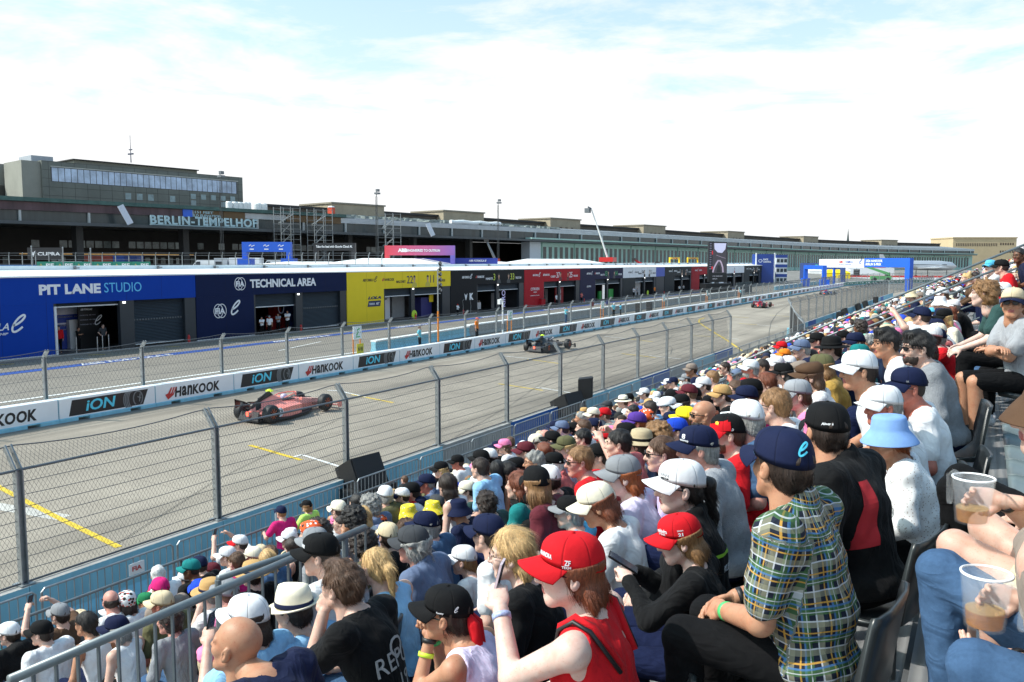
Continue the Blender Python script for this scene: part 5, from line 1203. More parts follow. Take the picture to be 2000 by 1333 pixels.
bits('church_spire', 'thin dark church spire far behind the hangar', 'spire', [('tower', M('slate_dark', (.03, .05, .05), .7), lambda m: m.box((0, 0, 12), (6, 6, 24))), ('spire', M('slate_dark', (.03, .05, .05)), lambda m: m.lathe((0, 0, 24), [(4, 0), (1.2, 6), (.05, 19)], 8))], (sp.x, sp.y, -2))
# ================================================================ FIGURES: signed-distance modelling of bodies, clothes and hair
def surf_nets(D, org, h):
 D = D.astype(np.float32); nx, ny, nz = D.shape
 S = D < 0
 acc = np.zeros((nx - 1, ny - 1, nz - 1, 3), np.float32); cnt = np.zeros((nx - 1, ny - 1, nz - 1), np.float32)
 edges = []
 for ax in range(3):
  a = [slice(None)] * 3; b = [slice(None)] * 3; a[ax] = slice(0, -1); b[ax] = slice(1, None)
  d0, d1 = D[tuple(a)], D[tuple(b)]; m = S[tuple(a)] != S[tuple(b)]
  idx = np.argwhere(m)
  if not len(idx): continue
  v0 = d0[m]; v1 = d1[m]; t = v0 / (v0 - v1)
  p = idx.astype(np.float32); p[:, ax] += t
  o1, o2 = [(1, 2), (0, 2), (0, 1)][ax]
  cells = []
  for s1, s2 in ((-1, -1), (0, -1), (0, 0), (-1, 0)):
   c = idx.copy(); c[:, o1] += s1; c[:, o2] += s2; cells.append(c)
  ok = np.ones(len(idx), bool)
  for c in cells: ok &= (c[:, o1] >= 0) & (c[:, o2] >= 0) & (c[:, 0] < nx - 1) & (c[:, 1] < ny - 1) & (c[:, 2] < nz - 1)
  for c in cells:
   c = c[ok]; np.add.at(acc, (c[:, 0], c[:, 1], c[:, 2]), p[ok]); np.add.at(cnt, (c[:, 0], c[:, 1], c[:, 2]), 1)
  sg = S[tuple(a)][m][ok]
  edges.append(([c[ok] for c in cells], sg, ax))
 act = cnt > 0; ids = np.full(cnt.shape, -1, np.int64); n = int(act.sum()); ids[act] = np.arange(n)
 V = acc[act] / cnt[act][:, None] * h + np.array(org, np.float32)
 F = []
 for cells, sg, ax in edges:
  q = np.stack([ids[c[:, 0], c[:, 1], c[:, 2]] for c in cells], 1)
  flip = sg if ax != 1 else ~sg
  q[~flip] = q[~flip][:, ::-1]
  F.append(q)
 F = np.concatenate(F) if F else np.zeros((0, 4), int)
 return V, F
class SDF:
 def __init__(s, k=.02): s.p = []; s.k = k
 def cap(s, a, b, ra, rb=None, k=None): s.p.append(('c', np.array(a, float), np.array(b, float), ra, ra if rb is None else rb, s.k if k is None else k)); return s
 def ell(s, c, r, rot=None, k=None): s.p.append(('e', np.array(c, float), np.array(r, float), rot, 0, s.k if k is None else k)); return s
 def cut(s, c, r, rot=None, k=.01): s.p.append(('x', np.array(c, float), np.array(r, float), rot, 0, k)); return s
 def cutcap(s, a, b, ra, k=.005): s.p.append(('xc', np.array(a, float), np.array(b, float), ra, ra, k)); return s
 def plane(s, p, n): n = np.array(n, float); s.p.append(('p', np.array(p, float), n / np.linalg.norm(n), 0, 0, 0)); return s
 def wob(s, amp, fr, seed=0, box=None): s.p.append(('w', amp, fr, seed, box, 0)); return s
 def mesh(s, h):
  lo, hi = np.full(3, 1e9), np.full(3, -1e9)
  for q in s.p:
   if q[0] == 'c':
    r = max(q[3], q[4]); lo = np.minimum(lo, np.minimum(q[1], q[2]) - r); hi = np.maximum(hi, np.maximum(q[1], q[2]) + r)
   elif q[0] == 'e': r = q[2].max(); lo = np.minimum(lo, q[1] - r); hi = np.maximum(hi, q[1] + r)
  lo -= 3 * h; hi += 3 * h
  n = np.ceil((hi - lo) / h).astype(int) + 1
  D = np.full(n, 1.0, np.float32)
  axs = [lo[i] + h * np.arange(n[i], dtype=np.float32) for i in range(3)]
  for q in s.p:
   ty = q[0]
   if ty in 'ce' or ty in ('x', 'xc'):
    if ty in ('c', 'xc'): r = max(q[3], q[4]); l = np.minimum(q[1], q[2]) - r; u = np.maximum(q[1], q[2]) + r
    else: r = q[2].max(); l = q[1] - r; u = q[1] + r
    mg = q[5] + 3 * h
    i0 = np.maximum(0, np.floor((l - mg - lo) / h).astype(int)); i1 = np.minimum(n, np.ceil((u + mg - lo) / h).astype(int) + 1)
    if (i1 <= i0).any(): continue
    sl = tuple(slice(a, b) for a, b in zip(i0, i1))
    X = axs[0][sl[0]][:, None, None]; Y = axs[1][sl[1]][None, :, None]; Z = axs[2][sl[2]][None, None, :]
    if ty in ('c', 'xc'):
     a, b = q[1], q[2]; ba = b - a; L = float(ba @ ba) or 1e-9
     px, py, pz = X - a[0], Y - a[1], Z - a[2]
     t = np.clip((px * ba[0] + py * ba[1] + pz * ba[2]) / L, 0, 1)
     d = np.sqrt((px - t * ba[0]) ** 2 + (py - t * ba[1]) ** 2 + (pz - t * ba[2]) ** 2) - (q[3] + (q[4] - q[3]) * t)
    else:
     c, r_ = q[1], q[2]; px, py, pz = X - c[0], Y - c[1], Z - c[2]
     if q[3] is not None:
      M_ = np.array(q[3], float); px, py, pz = (M_[0, 0] * px + M_[1, 0] * py + M_[2, 0] * pz, M_[0, 1] * px + M_[1, 1] * py + M_[2, 1] * pz, M_[0, 2] * px + M_[1, 2] * py + M_[2, 2] * pz)
     k0 = np.sqrt((px / r_[0]) ** 2 + (py / r_[1]) ** 2 + (pz / r_[2]) ** 2); k1 = np.sqrt((px / r_[0] ** 2) ** 2 + (py / r_[1] ** 2) ** 2 + (pz / r_[2] ** 2) ** 2) + 1e-9
     d = k0 * (k0 - 1) / k1
    k = q[5]; o = D[sl]
    if ty[0] == 'x':
     e = -d; hh = np.maximum(k - np.abs(o - e), 0) / k; D[sl] = np.maximum(o, e) + hh * hh * k * .25
    elif k > 0:
     hh = np.maximum(k - np.abs(o - d), 0) / k; D[sl] = np.minimum(o, d) - hh * hh * k * .25
    else: D[sl] = np.minimum(o, d)
   else:
    X = axs[0][:, None, None]; Y = axs[1][None, :, None]; Z = axs[2][None, None, :]
    if ty == 'p': D = np.maximum(D, (X - q[1][0]) * q[2][0] + (Y - q[1][1]) * q[2][1] + (Z - q[1][2]) * q[2][2]).astype(np.float32)
    else:
     rg = np.random.RandomState(int(q[3])); w = 0
     for _ in range(5):
      f = q[2] * (.6 + .9 * rg.rand()) if np.isscalar(q[2]) else np.array(q[2]) * (.6 + .9 * rg.rand())
      v = rg.randn(3); v /= np.linalg.norm(v); v = v * f; ph = rg.rand() * 6.28; v2 = rg.randn(3) * np.mean(f) * .35
      w = w + np.sin(X * v[0] + Y * v[1] + Z * v[2] + ph + 1.1 * np.sin(X * v2[0] + Y * v2[1] + Z * v2[2]))
     D = (D + q[1] * w / 2.2).astype(np.float32)
  return surf_nets(D, lo, h)
def np_mesh(name, parts, mats, mat_fn=None):
 """parts: list of (V, F); joined into one mesh"""
 n = 0; Vs, Fs = [], []
 for V, F in parts: Vs.append(V); Fs.append(F + n); n += len(V)
 V = np.concatenate(Vs); F = np.concatenate(Fs)
 me = bpy.data.meshes.new(name)
 me.vertices.add(len(V)); me.vertices.foreach_set('co', V.astype(np.float32).ravel())
 me.loops.add(F.size); me.loops.foreach_set('vertex_index', F.astype(np.int32).ravel())
 me.polygons.add(len(F)); me.polygons.foreach_set('loop_start', np.arange(0, F.size, 4, dtype=np.int32))
 me.polygons.foreach_set('use_smooth', np.ones(len(F), bool))
 for m in mats: me.materials.append(m)
 if mat_fn is not None:
  me.polygons.foreach_set('material_index', mat_fn(V[F].mean(1)).astype(np.int32))
 me.update(calc_edges=True)
 return me
def skin_mat(name, mul=(1, 1, 1), rough=.5):
 m = M(name, obj=True, rough=rough, var=.07, vs=14, bump=.10, bs=260, spec=.4)
 b = m.node_tree.nodes['Principled BSDF']; b.inputs['Subsurface Weight'].default_value = .12; b.inputs['Subsurface Radius'].default_value = (.012, .005, .003); b.inputs['Subsurface Scale'].default_value = 1.0
 nt = m.node_tree; N, L = nt.nodes, nt.links; src = b.inputs['Base Color'].links[0].from_socket; t = N.new('ShaderNodeTexCoord')
 for sc_, lo, hi, tint in ((26, .45, .7, (.92, .66, .60, 1)), (160, .60, .72, (.70, .48, .40, 1))):
  nz = N.new('ShaderNodeTexNoise'); nz.inputs['Scale'].default_value = sc_; nz.inputs['Detail'].default_value = 4; L.new(t.outputs['Object'], nz.inputs['Vector'])
  mr = N.new('ShaderNodeMapRange'); mr.inputs[1].default_value = lo; mr.inputs[2].default_value = hi; mr.inputs[4].default_value = .55; L.new(nz.outputs['Fac'], mr.inputs[0])
  x = N.new('ShaderNodeMix'); x.data_type = 'RGBA'; x.blend_type = 'MULTIPLY'; L.new(mr.outputs[0], x.inputs[0]); L.new(src, x.inputs[6]); x.inputs[7].default_value = tint; src = x.outputs[2]
 L.new(src, b.inputs['Base Color'])
 return m
SKIN = skin_mat('skin')
LIPS = M('lips', (.34, .10, .09), .4, var=.05); EYE = M('eye', (.035, .022, .016), .15, var=0); BROW = M('eyebrow', (.045, .028, .018), .8, var=0)
CLOTH = M('cloth', obj=True, rough=.85, var=.10, vs=9, bump=.25, bs=420, sheen=.03, spec=.2)
KNIT = M('knit_cloth', obj=True, rough=.9, var=.14, vs=30, bump=.7, bs=150, spec=.2)
DENIM = M('denim', obj=True, rough=.9, var=.14, vs=90, bump=.2, bs=700, spec=.15)
def folds(m, sc=(7, 12, 6), st=.5, ds=.03):
 nt = m.node_tree; N, L = nt.nodes, nt.links; b = N['Principled BSDF']; t = N.new('ShaderNodeTexCoord'); mp = N.new('ShaderNodeMapping'); mp.inputs['Scale'].default_value = sc; L.new(t.outputs['Object'], mp.inputs[0])
 nz = N.new('ShaderNodeTexNoise'); nz.inputs['Scale'].default_value = 1; nz.inputs['Detail'].default_value = 2; nz.inputs['Distortion'].default_value = .9; L.new(mp.outputs[0], nz.inputs['Vector'])
 r = N.new('ShaderNodeMath'); r.operation = 'PINGPONG'; r.inputs[1].default_value = .5; L.new(nz.outputs['Fac'], r.inputs[0]); k = N.new('ShaderNodeMath'); k.operation = 'MULTIPLY'; k.inputs[1].default_value = 2; L.new(r.outputs[0], k.inputs[0])
 bp = N.new('ShaderNodeBump'); bp.inputs['Strength'].default_value = st; bp.inputs['Distance'].default_value = ds; L.new(k.outputs[0], bp.inputs['Height'])
 if b.inputs['Normal'].links: L.new(b.inputs['Normal'].links[0].from_socket, bp.inputs['Normal'])
 L.new(bp.outputs[0], b.inputs['Normal'])
folds(CLOTH); folds(DENIM, (5, 11, 11), .4, .025)
FELT = M('hat_cloth', obj=True, rough=.85, var=.10, vs=16, bump=.2, bs=500, spec=.2)
def seam_mat():
 m = M('cap_cloth', obj=True, rough=.85, var=.10, vs=14, bump=0, spec=.2); nt = m.node_tree; N, L = nt.nodes, nt.links; b = N['Principled BSDF']
 t = N.new('ShaderNodeTexCoord'); sp = N.new('ShaderNodeSeparateXYZ'); L.new(t.outputs['Object'], sp.inputs[0])
 def mt(op, a, c=None):
  n = N.new('ShaderNodeMath'); n.operation = op
  for i, v in enumerate((a, c)):
   if v is None: continue
   if isinstance(v, float): n.inputs[i].default_value = v
   else: L.new(v, n.inputs[i])
  return n.outputs[0]
 ang = mt('ARCTAN2', sp.outputs[1], mt('ADD', sp.outputs[0], .01)); f = mt('ABSOLUTE', mt('SUBTRACT', mt('FRACT', mt('ADD', mt('MULTIPLY', ang, 6 / 6.28318), 6.5)), .5))
 hgt = mt('MULTIPLY', f, 1.0); seam = mt('MULTIPLY', mt('LESS_THAN', f, .022), mt('LESS_THAN', sp.outputs[2], .127))
 nz = N.new('ShaderNodeTexNoise'); nz.inputs['Scale'].default_value = 25; nz.inputs['Detail'].default_value = 3; L.new(t.outputs['Object'], nz.inputs['Vector'])
 h2 = mt('ADD', mt('MULTIPLY', mt('MINIMUM', f, .05), 9.0), mt('MULTIPLY', nz.outputs['Fac'], .9))
 bp = N.new('ShaderNodeBump'); bp.inputs['Strength'].default_value = .55; bp.inputs['Distance'].default_value = .006; L.new(h2, bp.inputs['Height']); L.new(bp.outputs[0], b.inputs['Normal'])
 src = b.inputs['Base Color'].links[0].from_socket; sc = N.new('ShaderNodeVectorMath'); sc.operation = 'SCALE'; L.new(src, sc.inputs[0]); L.new(mt('SUBTRACT', 1.0, mt('MULTIPLY', seam, .35)), sc.inputs['Scale']); L.new(sc.outputs[0], b.inputs['Base Color'])
 return m
CAPM = seam_mat()
SHOE = M('shoe', obj=True, rough=.6, var=.1, vs=20)
def hair_mat():
 m = M('hair', obj=True, rough=.5, var=.10, vs=10, spec=.45); nt = m.node_tree; N, L = nt.nodes, nt.links; b = N['Principled BSDF']
 t = N.new('ShaderNodeTexCoord'); mp = N.new('ShaderNodeMapping'); mp.inputs['Scale'].default_value = (150, 150, 10)
 L.new(t.outputs['Object'], mp.inputs[0]); nz = N.new('ShaderNodeTexNoise'); nz.inputs['Scale'].default_value = 1; nz.inputs['Detail'].default_value = 3; nz.inputs['Distortion'].default_value = 1.5; L.new(mp.outputs[0], nz.inputs['Vector'])
 bp = N.new('ShaderNodeBump'); bp.inputs['Strength'].default_value = .9; bp.inputs['Distance'].default_value = .006; L.new(nz.outputs['Fac'], bp.inputs['Height']); L.new(bp.outputs[0], b.inputs['Normal'])
 src = b.inputs['Base Color'].links[0].from_socket
 mr = N.new('ShaderNodeMapRange'); mr.inputs[1].default_value = .3; mr.inputs[2].default_value = .7; mr.inputs[3].default_value = .55; mr.inputs[4].default_value = 1.5; L.new(nz.outputs['Fac'], mr.inputs[0])
 sc = N.new('ShaderNodeVectorMath'); sc.operation = 'SCALE'; L.new(src, sc.inputs[0]); L.new(mr.outputs[0], sc.inputs['Scale']); L.new(sc.outputs[0], b.inputs['Base Color'])
 return m
HAIR = hair_mat()
GLASSES = M('sunglass_plastic', (.006, .006, .007), .15, var=0)
PHONE_K = M('phone_black', (.01, .011, .013), .12, var=0)
def head_sdf(fem=False, beard=False):
 s = SDF(.022); j = .92 if fem else 1.0
 s.ell((-.012, 0, .036), (.097, .076, .086)).ell((.034, 0, -.03), (.060, .058, .086))
 s.cap((.066, -.016, -.092), (.066, .016, -.092), .021 * j, k=.02)
 for y in (-1, 1):
  s.cap((.0, y * .056 * j, -.045), (.062, y * .020, -.088), .018, .016, k=.022)
  s.ell((.060, y * .036, -.016), (.028, .026, .026), k=.02)
  s.cap((.082, y * .012, .031), (.068, y * .046, .027), .013, .011, k=.014)
 for y in (-1, 1): s.cut((.094, y * .031, .012), (.013, .018, .0115), k=.012)
 for y in (-1, 1): s.ell((.076, y * .031, .011), (.013, .0135, .0115), k=.004)
 s.cap((.088, 0, .016), (.109, 0, -.022), .0085, .0135, k=.010); s.cap((.098, -.011, -.026), (.098, .011, -.026), .0085, k=.008)
 s.cap((.087, -.016, -.049), (.087, .016, -.049), .0085, k=.007); s.cap((.086, -.013, -.060), (.086, .013, -.060), .0085, k=.007)
 for y in (-1, 1):
  ra = Matrix.Rotation(R(18 * y), 3, 'Z') @ Matrix.Rotation(R(-12), 3, 'Y')
  s.ell((-.008, y * .081, -.004), (.020, .009, .033), np.array(ra), k=.006); s.cut((.000, y * .090, -.002), (.009, .006, .017), np.array(ra), k=.004)
 s.cap((-.028, 0, -.05), (-.048, 0, -.16), .052 if fem else .060, .056 if fem else .066, k=.03)
 return s
def head_mats(c):
 mi = np.zeros(len(c)); x, y, z = c[:, 0], np.abs(c[:, 1]), c[:, 2]
 mi[(y < .023) & (z > -.066) & (z < -.0445) & (x > .086)] = 1
 mi[(np.abs(y - .031) < .012) & (np.abs(z - .0115) < .0062) & (x > .079)] = 2
 mi[(y > .012) & (y < .048) & (np.abs(z - .033 + .25 * np.maximum(0, y - .03)) < .0048) & (x > .066)] = 3
 return mi
_head = {}
def head_part(fem, h):
 k = (fem, h)
 if k not in _head: _head[k] = head_sdf(fem).mesh(h)
 return _head[k]
_hair = {}
def strands(V, F, hat, n, w, L, wild):
 rg = np.random.RandomState(4); F0 = F[V[F].mean(1)[:, 2] < .005] if hat else F; f = F0[rg.randint(0, len(F0), n)]; a = rg.rand(n, 1)
 p = V[f[:, 0]] * a + V[f[:, 2]] * (1 - a); nr = np.cross(V[f[:, 2]] - V[f[:, 0]], V[f[:, 3]] - V[f[:, 1]]); nr /= np.linalg.norm(nr, axis=1, keepdims=True) + 1e-9
 fl = p - np.array((.03, 0, .12)); fl /= np.linalg.norm(fl, axis=1, keepdims=True); fl = fl + np.array((-.25, 0, -.7)) + rg.randn(n, 3) * (.7 if wild else .13)
 t = fl - nr * (fl * nr).sum(1, keepdims=True); t /= np.linalg.norm(t, axis=1, keepdims=True) + 1e-9; sd = np.cross(t, nr); l = L * (.5 + rg.rand(n, 1)); up = .0016 + .0026 * rg.rand(n, 1) ** 3 + (.006 * rg.rand(n, 1) if wild else 0)
 q = [p - nr * .002, p + t * l * .35 + nr * up, p + t * l * .7 + nr * up * .9, p + t * l + nr * (up * .3 - .004)]; ws = (w, w, w * .8, w * .2)
 vs = [x + sd * ww * s_ for x, ww in zip(q, ws) for s_ in (-1, 1)]; A = np.stack(vs, 1).reshape(-1, 3); b = len(V) + np.arange(n)[:, None] * 8
 G = np.concatenate([b + np.array((2 * i, 2 * i + 1, 2 * i + 3, 2 * i + 2)) for i in range(3)])
 return np.concatenate([V, A]), np.concatenate([F, G])
def hair_mesh(style, h=.007, hat=False):
 k = (style, h, hat)
 if k in _hair: return _hair[k]
 s = SDF(.02); base = lambda e=0: s.ell((-.016, 0, .040), (.104 + e, .084 + e, .092 + e))
 fr = lambda x, z, nx=.86, nz=-.5: s.plane((x, 0, z), (nx, 0, nz))
 if style == 'short':
  base(); s.ell((-.05, 0, -.01), (.062, .074, .066)); fr(.074, .066, .80, -.60); s.plane((0, 0, -.072), (0, 0, -1))
  s.cut((.055, 0, -.03), (.075, .12, .075), k=.01); s.wob(.0032, 120, 3)
 elif style == 'quiff':
  base(.004); s.ell((.03, 0, .108), (.07, .062, .035)); s.ell((-.05, 0, -.01), (.062, .076, .066)); fr(.092, .06, .84, -.54); s.plane((0, 0, -.066), (0, 0, -1)); s.cut((.06, 0, -.04), (.075, .12, .08), k=.01); s.wob(.005, 90, 5)
 elif style == 'balding':
  s.ell((-.02, 0, .0), (.098, .083, .07)); s.plane((0, 0, .062), (0, 0, 1)); s.plane((.02, 0, 0), (1, 0, 0)); s.plane((0, 0, -.06), (0, 0, -1)); s.wob(.0025, 120, 3)
 elif style == 'stubble':
  s.ell((-.013, 0, .037), (.0985, .0775, .0875)); s.ell((-.05, 0, -.01), (.055, .069, .058)); fr(.06, .05, .80, -.60); s.plane((0, 0, -.06), (0, 0, -1)); s.cut((.055, 0, -.03), (.085, .12, .085), k=.01)
 elif style in ('long', 'verylong'):
  L = .20 if style == 'long' else .34
  base(.006); s.ell((-.055, 0, -.05), (.062, .086, .10)); s.cap((-.055, .045, -.06), (-.055, .075, -L), .045, .030); s.cap((-.055, -.045, -.06), (-.055, -.075, -L), .045, .030); s.cap((-.075, 0, -.06), (-.088, 0, -L - .02), .05, .034)
  fr(.070, .07, .82, -.57); s.cut((.085, 0, -.06), (.088, .085, .12), k=.015); s.wob(.006, (70, 70, 22), 7)
 elif style == 'bob':
  base(.008); s.ell((-.045, 0, -.05), (.075, .098, .085)); fr(.074, .07, .82, -.57); s.cut((.085, 0, -.05), (.085, .078, .11), k=.015); s.plane((0, 0, -.13), (0, 0, -1)); s.wob(.006, (70, 70, 30), 7)
 elif style == 'tail':
  base(.001); s.ell((-.05, 0, -.01), (.06, .074, .062)); s.cap((-.105, 0, .035), (-.135, 0, .02), .024, .03); s.cap((-.135, 0, .02), (-.15, .0, -.17), .034, .016); fr(.076, .066, .80, -.60); s.cut((.055, 0, -.03), (.07, .12, .075), k=.01); s.plane((0, 0, -.2), (0, 0, -1)); s.wob(.004, (90, 90, 40), 9)
 elif style == 'lowtail':
  base(.001); s.ell((-.05, 0, -.01), (.062, .077, .066)); s.cap((-.09, 0, -.04), (-.105, .0, -.24), .036, .022); fr(.076, .066, .80, -.60); s.cut((.055, 0, -.03), (.07, .12, .075), k=.01); s.wob(.004, (90, 90, 40), 9)
 elif style == 'bun':
  base(.004); s.ell((-.05, 0, -.01), (.06, .074, .066)); s.ell((-.07, 0, .125), (.05, .05, .042)); fr(.076, .066, .80, -.60); s.cut((.055, 0, -.03), (.07, .12, .075), k=.01); s.wob(.005, 80, 9)
 elif style == 'curly':
  base(.028); s.ell((-.04, 0, -.03), (.09, .105, .085)); fr(.086, .07, .86, -.5); s.cut((.09, 0, -.03), (.09, .075, .085), k=.012); s.wob(.012, 95, 4)
 elif style == 'shaggy':
  base(.014); s.ell((-.05, 0, -.03), (.075, .092, .085)); fr(.086, .06, .84, -.54); s.cut((.075, 0, -.04), (.08, .10, .085), k=.012); s.wob(.010, 75, 4)
 elif style == 'cropgrey':
  base(.002); s.ell((-.05, 0, -.02), (.068, .082, .075)); fr(.07, .066, .80, -.60); s.plane((0, 0, -.09), (0, 0, -1)); s.cut((.058, 0, -.035), (.075, .12, .078), k=.01); s.wob(.006, 95, 3)
 elif style == 'beard':
  s.ell((.038, 0, -.066), (.064, .061, .054)); s.cap((.0, -.0585, -.03), (.05, -.034, -.085), .013); s.cap((.0, .0585, -.03), (.05, .034, -.085), .013); s.cap((.094, -.018, -.043), (.094, .018, -.043), .005, k=.004)
  s.plane((.0, 0, -.036), (-.30, 0, 1)); s.plane((-.012, 0, 0), (-1, 0, .2)); s.cut((.106, 0, -.0545), (.02, .015, .005), k=.003); s.wob(.002, 150, 3)
 if hat: s.plane((0, 0, .044), (.12, 0, 1)); s.cut((-.012, 0, .075), (.109, .088, .055), k=.004)
 V, F = s.mesh(h)
 if h < .010 and style not in ('beard', 'stubble'): V, F = strands(V, F, hat, 2200 if h < .006 else 700, .0008 if h < .006 else .0016, {'short': .035, 'cropgrey': .03, 'balding': .02, 'quiff': .045, 'curly': .03, 'shaggy': .05}.get(style, .055), style in ('curly', 'shaggy'))
 _hair[k] = np_mesh('hair' if style != 'beard' else 'beard', [(V, F)], [HAIR])
 return _hair[k]
_hat = {}
def cap_mesh(kind='cap'):
 if kind in _hat: return _hat[kind]
 m = MB()
 if kind == 'cap':
  n, k = 28, 9; secs = []
  for j in range(k + 1):
   ph = (j / k) * R(88); sec = []
   for i in range(n):
    a = 2 * math.pi * i / n; x, y = math.cos(a), math.sin(a)
    rx = (.108 if x > 0 else .110); z0 = .030 + .018 * x
    cz = math.sin(ph) ** .92; cr = math.cos(ph) ** .62
    seam = 1 + .006 * math.cos(6 * a) * cr
    sec.append((-.012 + rx * x * cr * seam + (.012 * cz if x > 0 else 0), 0.0885 * y * cr * seam, z0 * (1 - cz) + cz * .131 + (.0 if j else 0)))
   secs.append(sec)
  m.loft(secs, caps=False); m.cap(len(m.v) - n, n)
  inner = [(x * .985, y * .985, z + .004) for x, y, z in secs[0]]
  m.ring
  st = len(m.v); m.v += [tuple(p) for p in inner]
  for i in range(n): j = (i + 1) % n; m.f.append((j, i, st + i, st + j)); m.mi.append(0)
  m.lathe((-.008, 0, .131), [(.001, .006), (.008, .004), (.009, -.004)], 8)
  crown = m
 elif kind in ('brim', 'brimflat'):
  nA, nR = 20, 6; top, bot = [], []; crv = 1.0 if kind == 'brim' else .35
  for r_ in range(nR + 1):
   f = r_ / nR; rowt, rowb = [], []
   for i in range(nA + 1):
    a = R(-72) + R(144) * i / nA; ex = .078 * (math.cos(a) ** .45)
    bx, by = -.012 + .108 * math.cos(a), .0905 * math.sin(a)
    x = bx + ex * f; y = by * (1 + .02 * f); z = .030 + .018 * math.cos(a) - .012 * f - crv * (.030 * (y / .09) ** 2 * (f + .15)) + .003
    rowt.append((x, y, z)); rowb.append((x, y, z - .0045))
   top.append(rowt); bot.append(rowb)
  for r_ in range(nR):
   for i in range(nA):
    m.quad(top[r_][i], top[r_ + 1][i], top[r_ + 1][i + 1], top[r_][i + 1]); m.quad(bot[r_][i + 1], bot[r_ + 1][i + 1], bot[r_ + 1][i], bot[r_][i])
  for i in range(nA): m.quad(top[nR][i], bot[nR][i], bot[nR][i + 1], top[nR][i + 1])
  for r_ in range(nR): m.quad(top[r_][0], bot[r_][0], bot[r_ + 1][0], top[r_ + 1][0]); m.quad(top[r_ + 1][nA], bot[r_ + 1][nA], bot[r_][nA], top[r_][nA])
 elif kind == 'capgap':
  pts = [(.0, .041 * math.cos(a), .036 + .036 * math.sin(a)) for a in np.linspace(0, math.pi, 11)]
  m.loft([[(-.1245 + .010 * (y / .04) ** 2 + max(0, z - .045) * .42 + d, y, z - .006) for x, y, z in pts] for d in (.0, .03)])
 elif kind == 'bucket':
  def lob(pr): m.lathe((-.012, 0, 0), pr, 40)
  lob([(.001, .137), (.05, .136), (.082, .130), (.090, .118), (.098, .066), (.103, .052), (.125, .026), (.152, -.012), (.1535, -.016), (.150, -.015), (.122, .020), (.100, .046)])
 elif kind == 'fedora':
  n = 36; secs = []
  for rr, z, pin in [(.106, .040, 0), (.105, .062, 0), (.102, .09, 0), (.097, .12, .10), (.085, .150, .22), (.060, .160, .30), (.030, .152, .3), (.004, .146, .3)]:
   secs.append([(-.012 + rr * 1.05 * math.cos(a), rr * .88 * math.sin(a) * (1 - pin * max(0, math.cos(a)) ** 2), z + (.006 * math.cos(2 * a) if z > .14 else 0)) for a in np.linspace(0, 2 * math.pi, n, endpoint=False)])
  m.loft(secs)
  br = []
  for rr, dz in [(.103, .044), (.13, .040), (.155, .046), (.158, .050), (.155, .043), (.13, .036), (.103, .038)]:
   br.append([(-.012 + rr * 1.02 * math.cos(a), rr * .92 * math.sin(a), dz - .012 * math.cos(a) + (.012 * (rr - .103) / .05) * (1 if math.cos(a) < 0 else -.6) * abs(math.cos(a))) for a in np.linspace(0, 2 * math.pi, n, endpoint=False)])
  m.loft(br, caps=False)
 elif kind == 'fedoraband':
  n = 36; m.loft([[(-.012 + rr * 1.05 * math.cos(a), rr * .88 * math.sin(a), z) for a in np.linspace(0, 2 * math.pi, n, endpoint=False)] for rr, z in [(.105, .046), (.1085, .047), (.1070, .074), (.103, .075)]], caps=False)
 elif kind == 'straw':
  m.lathe((-.012, 0, 0), [(.001, .145), (.06, .144), (.084, .134), (.096, .10), (.102, .055), (.108, .047), (.14, .040), (.172, .036), (.174, .030), (.14, .033), (.104, .038)], 40)
 elif kind == 'strawband':
  m.lathe((-.012, 0, 0), [(.1, .052), (.1055, .053), (.1035, .074), (.098, .075)], 40)
 elif kind == 'flatcap':
  m.loft([[(-.012 + rx * math.cos(a) + sh, ry * math.sin(a), z + tl * math.cos(a)) for a in np.linspace(0, 2 * math.pi, 28, endpoint=False)] for rx, ry, z, sh, tl in [(.106, .088, .040, 0, .008), (.118, .096, .062, .006, .0), (.112, .09, .10, .008, -.006), (.075, .062, .124, .004, -.01), (.01, .01, .13, .0, 0)]])
 elif kind == 'bandana':
  m.loft([[(-.014 + rr * 1.12 * math.cos(a), rr * .93 * math.sin(a), z + tl * math.cos(a)) for a in np.linspace(0, 2 * math.pi, 28, endpoint=False)] for rr, z, tl in [(.098, .020, .034), (.1, .06, .02), (.088, .105, .008), (.05, .130, 0), (.006, .135, 0)]])
 elif kind == 'shades':
  for y in (-1, 1):
   pts = [(-.026, .012), (-.022, -.012), (-.008, -.018), (.012, -.016), (.022, -.004), (.024, .012)]
   m.prism([(.1065 - .30 * abs(y * .033 + q[0] * 1.0) ** 1.25, y * .033 + q[0] * 1.0 * (1), .012 + q[1]) for q in pts], (-.005, 0, 0))
   m.path([(.094, y * .060, .021), (.05, y * .079, .018), (-.004, y * .0835, .010), (-.02, y * .0835, .000)], .0032, 5)
  m.path([(.1085, -.012, .017), (.1105, 0, .019), (.1085, .012, .017)], .003, 5)
 elif kind == 'specs':
  for y in (-1, 1):
   m.path([(.1085 - .32 * abs(y * .033 + .022 * math.cos(a)) ** 1.25, y * .033 + .022 * math.cos(a), .010 + .017 * math.sin(a)) for a in np.linspace(0, 2 * math.pi, 15)], .0016, 4)
   m.path([(.094, y * .058, .016), (.05, y * .079, .015), (-.012, y * .0835, .006)], .0018, 4)
  m.path([(.1085, -.010, .014), (.110, 0, .016), (.1085, .010, .014)], .0018, 4)
 elif kind == 'headband': m.path([(-.02 + .03 * math.sin(a), .094 * math.cos(a), .045 + .094 * math.sin(a)) for a in np.linspace(R(-8), R(188), 24)], .009, 7)
 bm_mat = GLASSES if kind in ('shades', 'specs') else (HAIR if kind == 'capgap' else CAPM if kind in ('cap', 'brim', 'brimflat') else FELT)
